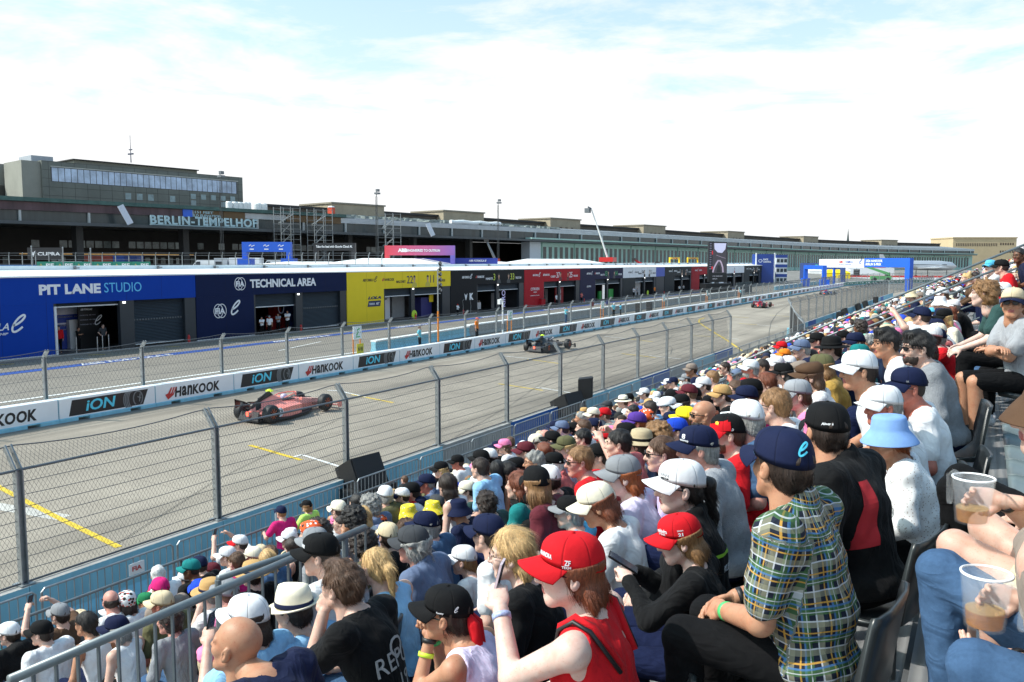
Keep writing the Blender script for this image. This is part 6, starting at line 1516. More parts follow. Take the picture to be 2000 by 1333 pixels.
 me = m.mesh({'cap': 'crown', 'brimflat': 'brim', 'capgap': 'strap_opening', 'bucket': 'bucket_hat', 'fedora': 'fedora_hat', 'fedoraband': 'hat_band', 'strawband': 'hat_band', 'straw': 'straw_hat', 'flatcap': 'flat_cap', 'shades': 'sunglasses', 'specs': 'spectacles'}.get(kind, kind), bm_mat, True)
 bm = bmesh.new(); bm.from_mesh(me); bmesh.ops.remove_doubles(bm, verts=bm.verts, dist=1e-5); bmesh.ops.recalc_face_normals(bm, faces=bm.faces); bm.to_mesh(me); bm.free()
 me.polygons.foreach_set('use_smooth', [kind not in ('shades',)] * len(me.polygons))
 _hat[kind] = me
 return me
def V3(*a): return np.array(a, float)
def rotY(p, a, c=(0, 0, .10)):
 p = np.array(p, float) - c; ca, sa = math.cos(a), math.sin(a)
 return np.array((p[0] * ca + p[2] * sa, p[1], -p[0] * sa + p[2] * ca)) + c
def ik(S, W, a, b, pole):
 d = W - S; L = np.linalg.norm(d); mx_ = (a + b) * .995
 if L > mx_: W = S + d / L * mx_; d = W - S; L = mx_
 u = d / L; x = (a * a - b * b + L * L) / (2 * L); hgt = math.sqrt(max(1e-6, a * a - x * x))
 p = np.array(pole, float); p = p - u * (p @ u); p /= np.linalg.norm(p) + 1e-9
 return S + u * x + p * hgt, W
LAP = dict(l=(.30, .10, .17), r=(.30, -.10, .17))
POSES = {
 'lap': dict(lean=10, l=(.30, .07, .20), r=(.31, -.07, .20)),
 'knees': dict(lean=26, l=(.47, .13, .17), r=(.47, -.13, .17)),
 'chin': dict(lean=24, l=(.36, .05, .55), r=(.40, -.10, .20), hl='fist'),
 'cross': dict(lean=8, l=(.22, -.12, .33), r=(.24, .12, .36), pl=(0, 1, -.4), pr=(0, -1, -.4)),
 'phone': dict(lean=12, l=(.40, .03, .56), r=(.30, -.06, .22), hl='grip'),
 'phonelow': dict(lean=20, l=(.36, .05, .36), r=(.34, -.05, .36), hl='grip', hr='grip', nod=24),
 'raised': dict(lean=4, l=(.38, .16, .80), r=(.38, -.16, .80), hl='grip', hr='grip', pl=(.2, 1, -.6), pr=(.2, -1, -.6)),
 'slouch': dict(lean=17, l=(.28, .16, .16), r=(.30, -.14, .16), nod=4),
}
def body_joints(pose, fem, stand=False, width=1.0):
 q = dict(POSES.get(pose, {})) if isinstance(pose, str) else dict(pose)
 ln = R(q.get('lean', 10)); f = (.93 if fem else 1.0); w = width
 J = dict(q)
 up = lambda x, y, z: rotY((x, y, z), ln)
 J['pel'] = V3(0, 0, .10); J['wai'] = up(.0, 0, .26); J['che'] = up(-.01, 0, .42); J['nek'] = up(-.015, 0, .598)
 hd = q.get('head', None)
 J['hc'] = up(.022, 0, .742) + V3(.015 * q.get('nod', 0) / 10, 0, -.004 * q.get('nod', 0) / 10) if hd is None else np.array(hd, float)
 for s, n in ((1, 'l'), (-1, 'r')):
  S = up(-.015, s * .182 * w * (.90 if fem else 1), .548 + q.get('shrug' + n, 0)); J['S' + n] = S
  wt = np.array(q.get(n, LAP[n]), float)
  E_, W_ = ik(S, wt, .285 * f, .255 * f, q.get('p' + n, (-.45, s * .55, -.6)))
  J['E' + n], J['W' + n] = E_, W_
  if stand:
   J['H' + n] = V3(0, s * .085, .04); J['K' + n] = V3(.015, s * .095, -.40); J['A' + n] = V3(-.02, s * .10, -.80)
  else:
   kn = q.get('k' + n, (.43, s * .11, .085)); J['H' + n] = V3(.02, s * .085, .085); J['K' + n] = np.array(kn, float); J['A' + n] = np.array(q.get('a' + n, (kn[0] - .02, s * .11, -.34)), float)
 return J
def torso(s, J, fem, e=0.0, w=1.0, belly=0.0):
 p, wa, ch, nk = J['pel'], J['wai'], J['che'], J['nek']
 axis = (nk - p) / np.linalg.norm(nk - p); fwd = np.cross((0, 1, 0), axis); rot = np.stack([fwd, (0, 1, 0), axis], 1)
 s.ell(p, (.125 + e, .165 * w + e, .105 + e), None, k=.05)
 s.ell(wa, (.105 + e + belly, (.135 if fem else .148) * w + e, .14 + e), rot, k=.06)
 s.ell(ch, (.115 + e, (.148 if fem else .170) * w + e, .165 + e), rot, k=.06)
 if fem:
  for y in (-1, 1): s.ell(ch + fwd * .075 + V3(0, y * .068, 0) - axis * .01, (.062 + e, .064 + e, .062 + e), rot, k=.035)
 for n, y in (('l', 1), ('r', -1)):
  s.cap(nk - axis * .045 + V3(0, y * .03, 0), J['S' + n] - axis * .005, (.052 if fem else .060) + e, .057 + e, k=.05)
 return axis, fwd
def limb_arm(s, J, n, e=0.0, fem=False, upto=1.0, w=1.0):
 S, E_, W_ = J['S' + n], J['E' + n], J['W' + n]; t = (.86 if fem else 1.0) * (1 + (w - 1) * .9)
 if upto <= 1.0: s.cap(S, S + (E_ - S) * upto, .053 * t + e, (.053 + (.040 - .053) * upto) * t + e, k=.025 if not e else .02)
 else:
  s.cap(S, E_, .053 * t + e, .041 * t + e, k=.025); s.cap(E_, E_ + (W_ - E_) * min(1, upto - 1), .042 * t + e, .029 * t + e * .8, k=.02)
def hand(s, J, n, mode='relax', k=.006, sc=1.0, out=None):
 E_, W_ = J['E' + n], J['W' + n]; d = (W_ - E_) / np.linalg.norm(W_ - E_); sd = 1 if n == 'l' else -1
 pal = J.get('palm' + n); pal = np.array(pal if pal is not None else (.25, -sd * .75, -.6), float)
 if J.get('dir' + n) is not None: d = np.array(J['dir' + n], float); d /= np.linalg.norm(d)
 pal = pal - d * (pal @ d); pal /= np.linalg.norm(pal) + 1e-9
 lat = np.cross(d, pal) * (1 if n == 'l' else -1)
 curl = {'relax': (.30, .45, .35), 'fist': (1.25, 1.5, .9), 'grip': (.75, .75, .55), 'flat': (.08, .12, .1), 'cup': (.55, .62, .45)}[mode]
 s.cap(W_ - d * .05, W_ + d * .01, .028 * sc, .027 * sc, k=.02)
 ctr = W_ + d * .052 * sc; rot = np.stack([d, lat, pal], 1)
 s.ell(ctr, np.array((.052, .041, .0175)) * sc, rot, k=.012)
 for i, (o, L) in enumerate(((.030, .93), (.010, 1.0), (-.010, .95), (-.029, .76))):
  p = W_ + d * (.088 - .004 * abs(i - 1)) * sc + lat * o * sc; a = 0; spread = lat * (o * .10 / .03) * .6
  for seg, (l, c) in enumerate(zip((.043, .027, .021), curl)):
   a += c * (1 + .07 * i); v = d * math.cos(a) + pal * math.sin(a) + spread * (seg == 0); v /= np.linalg.norm(v)
   q = p + v * l * L * sc; s.cap(p, q, (.0092 - .0009 * seg) * sc, (.0088 - .0010 * seg) * sc, k=k if seg else .01); p = q
 tb = W_ + d * .022 * sc + lat * .030 * sc; op = {'relax': .35, 'fist': 1.0, 'grip': .8, 'flat': .2, 'cup': .75}[mode]
 v = d * .62 + lat * (.72 - .35 * op) + pal * (.25 + .55 * op); v /= np.linalg.norm(v); q = tb + v * .040 * sc; s.cap(tb, q, .0145 * sc, .0115 * sc, k=.012)
 v2 = d * .85 + lat * (.25 - .35 * op) + pal * (.2 + .45 * op); v2 /= np.linalg.norm(v2); s.cap(q, q + v2 * .032 * sc, .0108 * sc, .0085 * sc, k=k)
 J['grip' + n] = W_ + d * .085 * sc + pal * .035 * sc; J['hrot' + n] = rot
def legs(s, J, e=0.0, upto=2.0, fem=False):
 for n in 'lr':
  H, K, A = J['H' + n], J['K' + n], J['A' + n]
  s.cap(H, H + (K - H) * min(1, upto), .088 + e, (.088 + (.060 - .088) * min(1, upto)) + e, k=.03)
  if upto > 1:
   s.cap(K, K + (A - K) * min(1, upto - 1), .060 + e, .060 + (.042 - .060) * min(1, upto - 1) + e, k=.02)
   if not e: s.ell(K * .65 + A * .35 + V3(-.018, 0, 0), (.048, .045, .085), k=.02)
def head_matrix(J):
 return Matrix.Translation(Vector(J['hc'])) @ Matrix.Rotation(R(J.get('yaw', 0)), 4, 'Z') @ Matrix.Rotation(R(J.get('nod', 0) * .8 + J.get('hpitch', 0)), 4, 'Y') @ Matrix.Rotation(R(J.get('hroll', 0)), 4, 'X')
_body, _cl = {}, {}
def xf(VF, Mx): V, F = VF; A = np.array(Mx); return V @ A[:3, :3].T + A[:3, 3], F
def body_mesh(J, key, fem, lod, stand=False, w=1.0, bare_legs=False):
 """the bare figure: head, neck, trunk, arms, hands and legs as one mesh"""
 if key in _body: return _body[key]
 hb, hh, hf = {0: (.0085, .0045, .0042), 1: (.013, .0062, .0068), 2: (.022, .0095, .012)}[lod]
 s = SDF(.03); ax, fwd = torso(s, J, fem, 0, w)
 HM = head_matrix(J); nb = np.array((HM @ Vector((-.035, 0, -.075))))
 s.cap(J['nek'] - ax * .03, nb, .062 * (.9 if fem else 1), .055 * (.88 if fem else 1), k=.04)
 for n in 'lr':
  limb_arm(s, J, n, 0, fem, 2.0, w)
  if lod == 2: hand(s, J, n, J.get('h' + n, 'relax'), k=.008)
 legs(s, J)
 for n in 'lr': s.cap(J['A' + n] + V3(-.01, 0, -.03), J['A' + n] + V3(.12, 0, -.05), .036, .03, k=.02)
 parts = [s.mesh(hb)]
 if lod < 2:
  for n in 'lr':
   s2 = SDF(.01); hand(s2, J, n, J.get('h' + n, 'relax'), sc=.92 if fem else 1.0); parts.append(s2.mesh(hf))
 hv, hfc = head_part(fem, hh); hm = head_mats(hv[hfc].mean(1)); nB = sum(len(p[1]) for p in parts)
 parts.append(xf((hv, hfc), HM))
 me = np_mesh('person', parts, [SKIN, LIPS, EYE, BROW], lambda c: np.concatenate([np.zeros(nB), hm]))
 _body[key] = (me, HM)
 return _body[key]
def shirt_mesh(J, key, fem, lod, kind, w=1.0, mat=None, seed=1, belly=0.0):
 k = (key, kind, mat.name if mat else '', seed if lod == 0 else 0)
 if k in _cl: return _cl[k]
 hb = {0: .0075, 1: .013, 2: .022}[lod]
 s = SDF(.03); e = .014 if kind != 'tank' else .007
 if kind in ('hoodie', 'jacket', 'sweater'): e = .022
 ax, fwd = torso(s, J, fem, e, w, belly)
 if kind == 'tank':
  for n, y in (('l', 1), ('r', -1)): s.cutcap(J['S' + n] + V3(0, y * .045, -.06), J['S' + n] + V3(0, y * .05, .14), .083, k=.01)
  s.cut(J['nek'] + fwd * .05 + ax * .045, (.115, .088, .105), k=.01)
 else:
  up = {'tee': .66, 'polo': .62, 'long': 1.97, 'hoodie': 1.98, 'jacket': 1.98, 'sweater': 1.98, 'shirt': .72}[kind]
  for n in 'lr': limb_arm(s, J, n, e + (.012 if kind in ('tee', 'shirt') else .006), fem, up, w)
  if kind in ('polo', 'shirt', 'jacket', 'hoodie'):
   s.cap(J['nek'] - ax * .02, J['nek'] + ax * .032 - fwd * .004, .083, .070, k=.012)
  s.cutcap(J['nek'] + fwd * .008, J['nek'] + ax * .25 + fwd * .06, .066 if kind != 'tee' else .070, k=.006)
  if kind == 'hoodie': s.ell(J['nek'] - fwd * .085 - ax * .02, (.07, .11, .075), k=.03)
 low = J['pel'] + V3(0, 0, -.055)
 s.plane(low, (-.25, 0, -1))
 if lod < 2: s.wob(.0055 if kind != 'tank' else .0022, (22, 34, 26), seed); s.wob(.0024, (50, 75, 60), seed + 5)
 VF = s.mesh(hb); nm = {'tee': 'shirt', 'tank': 'top', 'long': 'shirt', 'polo': 'polo_shirt'}.get(kind, kind)
 _cl[k] = np_mesh(nm, [VF], [mat or CLOTH]); return _cl[k]
def pants_mesh(J, key, fem, lod, kind='trousers', mat=None, cutl=.94):
 k = (key, kind, mat.name if mat else '')
 if k in _cl: return _cl[k]
 hb = {0: .009, 1: .014, 2: .024}[lod]
 s = SDF(.03); e = .012; s.ell(J['pel'] + V3(0, 0, -.01), (.135, .178, .098), k=.04)
 legs(s, J, e, 1.96 if kind == 'trousers' else cutl)
 if lod < 2: s.wob(.0032, (16, 45, 40), 2); s.wob(.0016, 80, 6)
 _cl[k] = np_mesh(kind, [s.mesh(hb)], [mat or DENIM]); return _cl[k]
def shoes_mesh(J, key):
 k = (key, 'shoes')
 if k in _cl: return _cl[k]
 m = SDF(.02)
 for n in 'lr':
  A = J['A' + n]; m.cap(A + V3(-.03, 0, -.055), A + V3(.13, 0, -.068), .044, .036, k=.02); m.cap(A + V3(0, 0, -.03), A + V3(0, 0, .01), .048, .05, k=.02)
 a = J['Al'][2] - .095; m.plane((0, 0, a), (0, 0, -1))
 _cl[k] = np_mesh('shoes', [m.mesh(.014)], [SHOE]); return _cl[k]
SKINS = {'fair': C(232, 190, 170), 'pale': C(240, 205, 190), 'tan': C(206, 152, 120), 'olive': C(190, 140, 108), 'brown': C(122, 80, 56), 'pink': C(226, 165, 148), 'red': C(205, 125, 105)}
SKINS = {k: tuple(c * .74 for c in v[:3]) + (1,) for k, v in SKINS.items()}
HAIRC = {'black': C(28, 24, 23), 'dark': C(48, 36, 30), 'brown': C(84, 58, 40), 'light': C(134, 98, 62), 'blond': C(196, 160, 108), 'auburn': C(112, 58, 34), 'grey': C(140, 138, 134), 'white': C(214, 212, 206), 'ginger': C(150, 78, 36)}
COLS = {'white': C(222, 222, 224), 'black': C(15, 15, 17), 'navy': C(20, 28, 58), 'red': C(196, 22, 32), 'grey': C(132, 134, 138), 'lgrey': C(150, 152, 157), 'dgrey': C(62, 64, 68), 'beige': C(206, 188, 156), 'cream': C(232, 222, 200), 'tan': C(186, 148, 96), 'brown': C(84, 62, 46), 'olive': C(92, 90, 62), 'green': C(36, 120, 78), 'teal': C(24, 118, 118), 'dgreen': C(44, 72, 70), 'mint': C(140, 190, 168), 'lime': C(184, 226, 110), 'blue': C(44, 92, 170), 'lblue': C(140, 186, 222), 'sky': C(92, 186, 220), 'denim': C(62, 88, 120), 'cornblue': C(124, 160, 214), 'pink': C(232, 128, 170), 'magenta': C(200, 34, 110), 'salmon': C(206, 106, 104), 'lilac': C(190, 172, 216), 'lavender': C(214, 204, 230), 'purple': C(84, 54, 140), 'maroon': C(92, 34, 44), 'mustard': C(168, 134, 66), 'yellow': C(240, 212, 40), 'orange': C(236, 128, 36), 'khaki': C(176, 160, 130), 'royal': C(30, 70, 190), 'steel': C(96, 110, 138), 'taupe': C(136, 122, 112)}
WORDS = {'lgrey': 'light grey', 'dgrey': 'dark grey', 'dgreen': 'dark green', 'lblue': 'light blue', 'sky': 'sky blue', 'cornblue': 'cornflower blue', 'royal': 'royal blue', 'steel': 'steel blue', 'denim': 'denim blue', 'dark': 'dark brown', 'light': 'light brown'}
def wd(c): return WORDS.get(c, c)
def child(name, me, parent, Mx=None, col=None):
 o = bpy.data.objects.new(name, me); COL.objects.link(o); o.parent = parent
 if Mx is not None: o.matrix_local = Mx
 if col is not None: o.color = col
 return o
def dress_head(root, HM, hair, hairc, hat, hatc, brimc, eyes, lod, band=None, face=None):
 hh = {0: .0055, 1: .008, 2: .012}[lod]
 if hair and hair != 'none':
  st = hair
  child('hair', hair_mesh(st, hh, bool(hat)), root, HM, HAIRC[hairc])
 if face: child('beard', hair_mesh('beard', hh), root, HM, HAIRC[face])
 c = COLS.get(hatc, None)
 if hat in ('cap', 'capflat', 'capback'):
  H2 = HM @ Matrix.Rotation(math.pi, 4, 'Z') if hat == 'capback' else HM
  H2 = H2 @ Matrix.Translation((0, 0, .002)) @ Matrix.Scale(1.03, 4)
  k = child('cap', cap_mesh('cap'), root, H2, c); child('brim', cap_mesh('brimflat' if hat == 'capflat' else 'brim'), k, None, COLS.get(brimc, c))
  if lod < 2 and hat == 'cap': child('strap_opening', cap_mesh('capgap'), k, None, HAIRC.get(hairc, HAIRC['dark']))
 elif hat in ('bucket', 'fedora', 'straw', 'flatcap', 'bandana', 'headband'):
  nm = {'bucket': 'bucket_hat', 'fedora': 'fedora_hat', 'straw': 'straw_hat', 'flatcap': 'flat_cap'}.get(hat, hat)
  k = child(nm, cap_mesh(hat), root, HM @ Matrix.Scale(1.03, 4), c)
  if hat in ('fedora', 'straw'): child('hat_band', cap_mesh(hat + 'band'), k, None, COLS.get(band or 'navy'))
  if hat == 'flatcap': child('brim', cap_mesh('brim'), k, None, c)
 if eyes: child('sunglasses' if eyes == 'shades' else 'spectacles', cap_mesh(eyes), root, HM)
# ================================================================ GRANDSTAND
def rowx(i): return -.45 - .75 * i
def rowz(i): return 3.615 - .30 * i
TREAD = bpy.data.materials.new('ribbed_aluminium_tread'); TREAD.use_nodes = True
_n, _l = TREAD.node_tree.nodes, TREAD.node_tree.links; _b = _n['Principled BSDF']
_t = _n.new('ShaderNodeTexCoord'); _w = _n.new('ShaderNodeTexWave'); _w.bands_direction = 'X'; _w.inputs['Scale'].default_value = 5.2; _w.inputs['Distortion'].default_value = .15
_l.new(_t.outputs['Object'], _w.inputs['Vector']); _z = _n.new('ShaderNodeTexNoise'); _z.inputs['Scale'].default_value = 3; _z.inputs['Detail'].default_value = 6; _l.new(_t.outputs['Object'], _z.inputs['Vector'])
_r = _n.new('ShaderNodeMapRange'); _r.inputs[3].default_value = .16; _r.inputs[4].default_value = .34; _l.new(_z.outputs['Fac'], _r.inputs[0])
_m = _n.new('ShaderNodeMath'); _m.operation = 'MULTIPLY_ADD'; _m.inputs[1].default_value = .07; _l.new(_w.outputs['Fac'], _m.inputs[0]); _l.new(_r.outputs[0], _m.inputs[2])
_c = _n.new('ShaderNodeCombineColor'); [_l.new(_m.outputs[0], _c.inputs[i]) for i in range(3)]
_l.new(_c.outputs[0], _b.inputs['Base Color']); _b.inputs['Metallic'].default_value = .35; _b.inputs['Roughness'].default_value = .5
_p = _n.new('ShaderNodeBump'); _p.inputs['Strength'].default_value = .6; _p.inputs['Distance'].default_value = .012; _l.new(_w.outputs['Fac'], _p.inputs['Height']); _l.new(_p.outputs[0], _b.inputs['Normal'])
RISER = M('stand_riser', (.10, .105, .11), .6, .3, var=.2, vs=2)
SY0, SY1 = -2.0, 128.0
st = empty('grandstand', (0, 0, 0)); tag(st, 'stepped aluminium grandstand full of spectators', 'grandstand')
for i in range(-4, 14):
 x1, x0 = rowx(i) + .25, rowx(i) - .50; z = rowz(i)
 m = MB(); m.lo_hi((x0, SY0, z - .05), (x1 - .001, SY1, z)); obj('tread', m, TREAD, st)
 m = MB(); m.lo_hi((x1 - .03, SY0, z + .001), (x1 - .002, SY1, rowz(i - 1) - .052)); obj('riser', m, RISER, st)
m = MB(); m.lo_hi((rowx(13) - .85, SY0, rowz(13) - .055), (rowx(13) - .502, SY1, rowz(13) - .004)); obj('front_tread', m, TREAD, st)
m = MB()
for y in np.arange(0, SY1, 4.0): m.prism([(rowx(13), y, -.52), (2.2, y, -.52), (2.2, y, 4.7), (rowx(13), y, rowz(13) - .07)], (0, .08, 0))
obj('frame', m, GALV_D, st)
def rail(label, pts, h, sp, r=.021, bal=True, name='guard_rail', seg=2.5, low=.12, mid=False):
 """pts: top line; balusters hang down h"""
 GALV = M('rail_grey_zinc', (.17, .195, .205), .45, .4, var=.2, vs=6); P = [Vector(p) for p in pts]; t = empty(name, P[0] - Vector((0, 0, h))); tag(t, label, 'railing'); o = Vector(t.location)
 m = MB(); m.path([p - o for p in P], r, 10); obj('top_tube', m, GALV, t, smooth=True)
 m = MB(); m.path([p - o - Vector((0, 0, h - low)) for p in P], r * .7, 8); obj('lower_tube', m, GALV, t, smooth=True)
 if mid: m = MB(); m.path([p - o - Vector((0, 0, mid)) for p in P], r * .9, 8); obj('middle_tube', m, GALV, t, smooth=True)
 m = MB(); m2 = MB()
 for a, b in zip(P, P[1:]):
  L = (b - a).length; n = max(1, int(L / sp))
  for k in range(n + 1):
   p = a.lerp(b, k / n) - o
   if k % max(1, int(seg / sp)) == 0: m2.tube(p - Vector((0, 0, h)), p - Vector((0, 0, .01)), r * .95, n=8)
   elif bal: m.tube(p - Vector((0, 0, h - low)), p, r * .42, n=5, caps=False)
 if m.v: obj('baluster', m, GALV, t)
 obj('post', m2, GALV, t)
 return t
rail('near guard rail of grey tubes before the upper rows', [(-4.15, 2.33, 3.58), (-4.15, 5.12, 3.58)], 1.15, .118, .026)
rail('short end piece of the near guard rail at the lower left corner', [(-4.15, .3, 3.58), (-4.15, 2.24, 3.58)], 1.15, .118, .026)
rail('second thinner handrail above the near guard rail', [(-4.27, 3.76, 3.60), (-4.27, 4.6, 3.545), (-4.27, 5.12, 3.51)], 1.1, .9, .022, bal=False)
rail('middle guard rail half hidden by the crowd', [(-4.15, 14.7, 3.45), (-4.15, 19.2, 3.45)], 1.1, .13, .024)
rail('long guard rail along the front of the grandstand', [(-11.05, -1, .90)] + [(-11.05, y, .90) for y in np.arange(1.5, 78, 2.5)], 1.1, .125, .021, seg=2.5)
yst = 20.0
rail('raked stair handrail climbing the stand, upper one', [(-6.2, yst, 2.72), (-5.0, yst, 3.26), (-2.85, yst, 4.33), (1.6, yst, 6.42)], .95, .9, .024, bal=False, mid=.42)
rail('raked stair handrail climbing the stand, lower one', [(-6.2, yst - 1.1, 2.55), (-4.9, yst - 1.1, 3.08), (-2.75, yst - 1.1, 4.12), (1.6, yst - 1.1, 6.16)], .95, .9, .022, bal=False)
for k in range(0, 26):
 y = 5.0 + k * 2.52; t = empty('crowd_barrier', (-12.45, y, -.51)); tag(t, 'grey crowd control barrier between the stand and the pale blue wall, %s from the left' % ordn(k), 'barrier', 'crowd barriers along the stand')
 m = MB(); m.path([(0, .03, .22), (0, .03, 1.1), (0, .08, 1.15), (0, 2.4, 1.15), (0, 2.45, 1.1), (0, 2.45, .22), (0, .03, .22)], .019, 7); obj('frame', m, GALV, t)
 m = MB()
 for j in range(1, 18): m.tube((0, .03 + j * .1345, .22), (0, .03 + j * .1345, 1.14), .008, n=4, caps=False)
 obj('bar', m, GALV, t)
 for yy in (.35, 2.1):
  m = MB(); m.path([(-.28, yy, .01), (0, yy, .2), (.28, yy, .01)], .018, 5); obj('foot', m, GALV_D, t)
for k, y in enumerate((9.2, 12.6)):
 o = bits('warning_sign', 'small white notice with red letters on the barrier, %s' % ('left one', 'right one by the loudspeaker')[k], 'sign', [('plate', SIGN_W, lambda m: m.lo_hi((0, -.15, -.1), (.01, .15, .1)))], (-12.42, y, .45)); text('lettering', 'FIA', REDINK, o, (.012, -.09, -.035), height=.08, width=.18)
SPK = M('loudspeaker_black', (.012, .012, .013), .6, var=.12, vs=20); SPKG = M('loudspeaker_grille', (.02, .02, .021), .75, var=.3, vs=90)
def speaker(p, label, w=.75, d=.5, h=.95, tilt=0, rz=0, gh='loudspeakers behind the near wall'):
 t = empty('loudspeaker', p, rz); tag(t, label, 'loudspeaker', gh); rm_ = Matrix.Rotation(R(tilt), 3, 'Y')
 m = MB(); m.prism([rm_ @ Vector(q) for q in ((-d / 2, -w / 2, 0), (d / 2, -w / 2, 0), (d / 2, -w / 2 * 1, h), (-d / 2, -w / 2, h * .92))], rm_ @ Vector((0, w, 0))); obj('cabinet', m, SPK, t)
 m = MB(); m.box(rm_ @ Vector((d / 2 + .012, 0, h / 2)), (.02, w * .92, h * .92), rot=rm_); obj('grille', m, SPKG, t)
 m = MB(); m.tube((0, 0, -.9), (0, 0, -.0), .03, n=6); m.box((0, 0, -.9), (.5, .5, .03)); obj('stand', m, GALV_D, t)
 return t
p = atX(716, 930, -12.9); speaker((p.x, p.y, .12), 'big tilted black loudspeaker behind the barrier at the near pale blue wall', 1.0, .6, .8, -24, R(-6))
bits('subwoofer_stack', 'black ribbed bass cabinet below the big tilted loudspeaker', 'loudspeaker', [('cabinet', SPK, lambda m: m.lo_hi((-.35, -.65, 0), (.35, .65, .75))), ('grille', SPKG, lambda m: m.lo_hi((.351, -.6, .05), (.37, .6, .7)))], (p.x + .1, p.y - .05, -.5), R(-6))
p = atX(1118, 792, -12.9); speaker((p.x, p.y, .05), 'tilted black loudspeaker by the deep blue wall block', 1.15, .7, .8, -24, R(-8))
p = atX(1143, 778, -12.9); speaker((p.x, p.y, .55), 'upright black loudspeaker beside the tilted one', .6, .5, .8, 0, R(20))
for k, (px, py) in enumerate(((1600, 652), (1620, 640), (1586, 660), (1652, 618), (1640, 625), (1692, 601), (1710, 592), (1678, 607))):
 p = atX(px, py, -12.6); speaker((p.x, p.y, p.z), 'black loudspeaker before the second fence, %s by distance' % ordn(k), .8, .5, .85, -18 if k % 2 else 0, R(-8), 'loudspeakers before the second fence')
# ================================================================ SPECTATORS
SEAT_P = M('seat_plastic_dark', (.020, .024, .026), .32, var=.08)
SEAT_G = M('seat_plastic_grey', (.13, .16, .165), .35, var=.08)
def seat_mesh(mat):
 sec = []
 prof = [(.20, -.035), (.215, .0), (.17, .012), (.02, -.02), (-.12, -.015), (-.175, .03), (-.205, .16), (-.235, .33), (-.245, .37), (-.262, .37), (-.252, .32), (-.225, .15), (-.195, .0), (-.14, -.045), (.02, -.05)]
 m = MB()
 for y, k in ((-.222, .0), (-.205, .5), (-.12, .96), (0, 1.0), (.12, .96), (.205, .5), (.222, .0)):
  sec.append([(x + (.03 * (1 - k) if z > .1 else 0), y * (.93 if z > .3 else 1), z - (.02 * k if -.1 < x < .18 and z < .1 else 0) + (.012 * (1 - k) if z < .1 else 0)) for x, z in prof])
 m.loft(sec)
 me = m.mesh('shell', mat, True); bm = bmesh.new(); bm.from_mesh(me); bmesh.ops.recalc_face_normals(bm, faces=bm.faces); bm.to_mesh(me); bm.free(); return me
SEATD, SEATG = seat_mesh(SEAT_P), seat_mesh(SEAT_G)
_sb = MB(); _sb.tube((-.05, -.12, -.40), (-.05, -.12, -.03), .02, n=6); _sb.tube((-.05, .12, -.40), (-.05, .12, -.03), .02, n=6); SEATB = _sb.mesh('bracket', GALV_D)
def seat(p, label, me, rz=math.pi, group='seats of the grandstand'):
 t = empty('stadium_seat', p, rz); tag(t, label, 'seat', group); link('shell', me, t); link('bracket', SEATB, t); return t
for k in range(6):
 p = (rowx(-1) + .10, 5.2 + k * .47, rowz(-1) + .43); seat(p, 'empty grey seat in the row right of the walkway, %s from the front' % ORD[k], SEATG, group='empty grey seats')
PEOPLE = []; USED = set(); OCC = []
def uniq(lb, tails):
 words = lb.split()
 for t_ in [''] + tails:
  c = (lb + ' ' + t_).strip(); w = c.split()
  if len(w) > 16: c = ' '.join(w[:16])
  if c not in USED: USED.add(c); return c
 return None
HATW = {'cap': 'cap', 'capflat': 'cap', 'capback': 'backwards cap', 'bucket': 'bucket hat', 'fedora': 'fedora', 'straw': 'straw hat', 'flatcap': 'flat cap', 'bandana': 'bandana'}
TOPW = {'tee': 'T-shirt', 'tank': 'sleeveless top', 'long': 'long-sleeved top', 'polo': 'polo shirt', 'shirt': 'shirt', 'hoodie': 'hoodie', 'jacket': 'jacket', 'sweater': 'sweater'}
HAIRW = {'short': 'short', 'quiff': 'swept-up', 'balding': 'thinning', 'stubble': 'cropped', 'long': 'long', 'verylong': 'very long', 'bob': 'chin-length', 'tail': 'ponytailed', 'lowtail': 'ponytailed', 'bun': 'pinned-up', 'curly': 'curly', 'shaggy': 'shaggy', 'cropgrey': 'cropped', 'none': 'no'}
def head_words(d):
 if d['hat']: s = '%s %s' % (wd(d['hatc']), HATW[d['hat']])
 elif d['hair'] in ('none',): s = 'a bald head'
 else: s = '%s %s hair' % (HAIRW[d['hair']], wd(d['hairc']))
 return s
def desc(d):
 s = 'person with %s' % head_words(d)
 s += ' in %s %s' % (wd(d['topc']), TOPW[d['top']])
 if d.get('pose') in ('raised', 'phone'): s += ' holding up a phone'
 return s
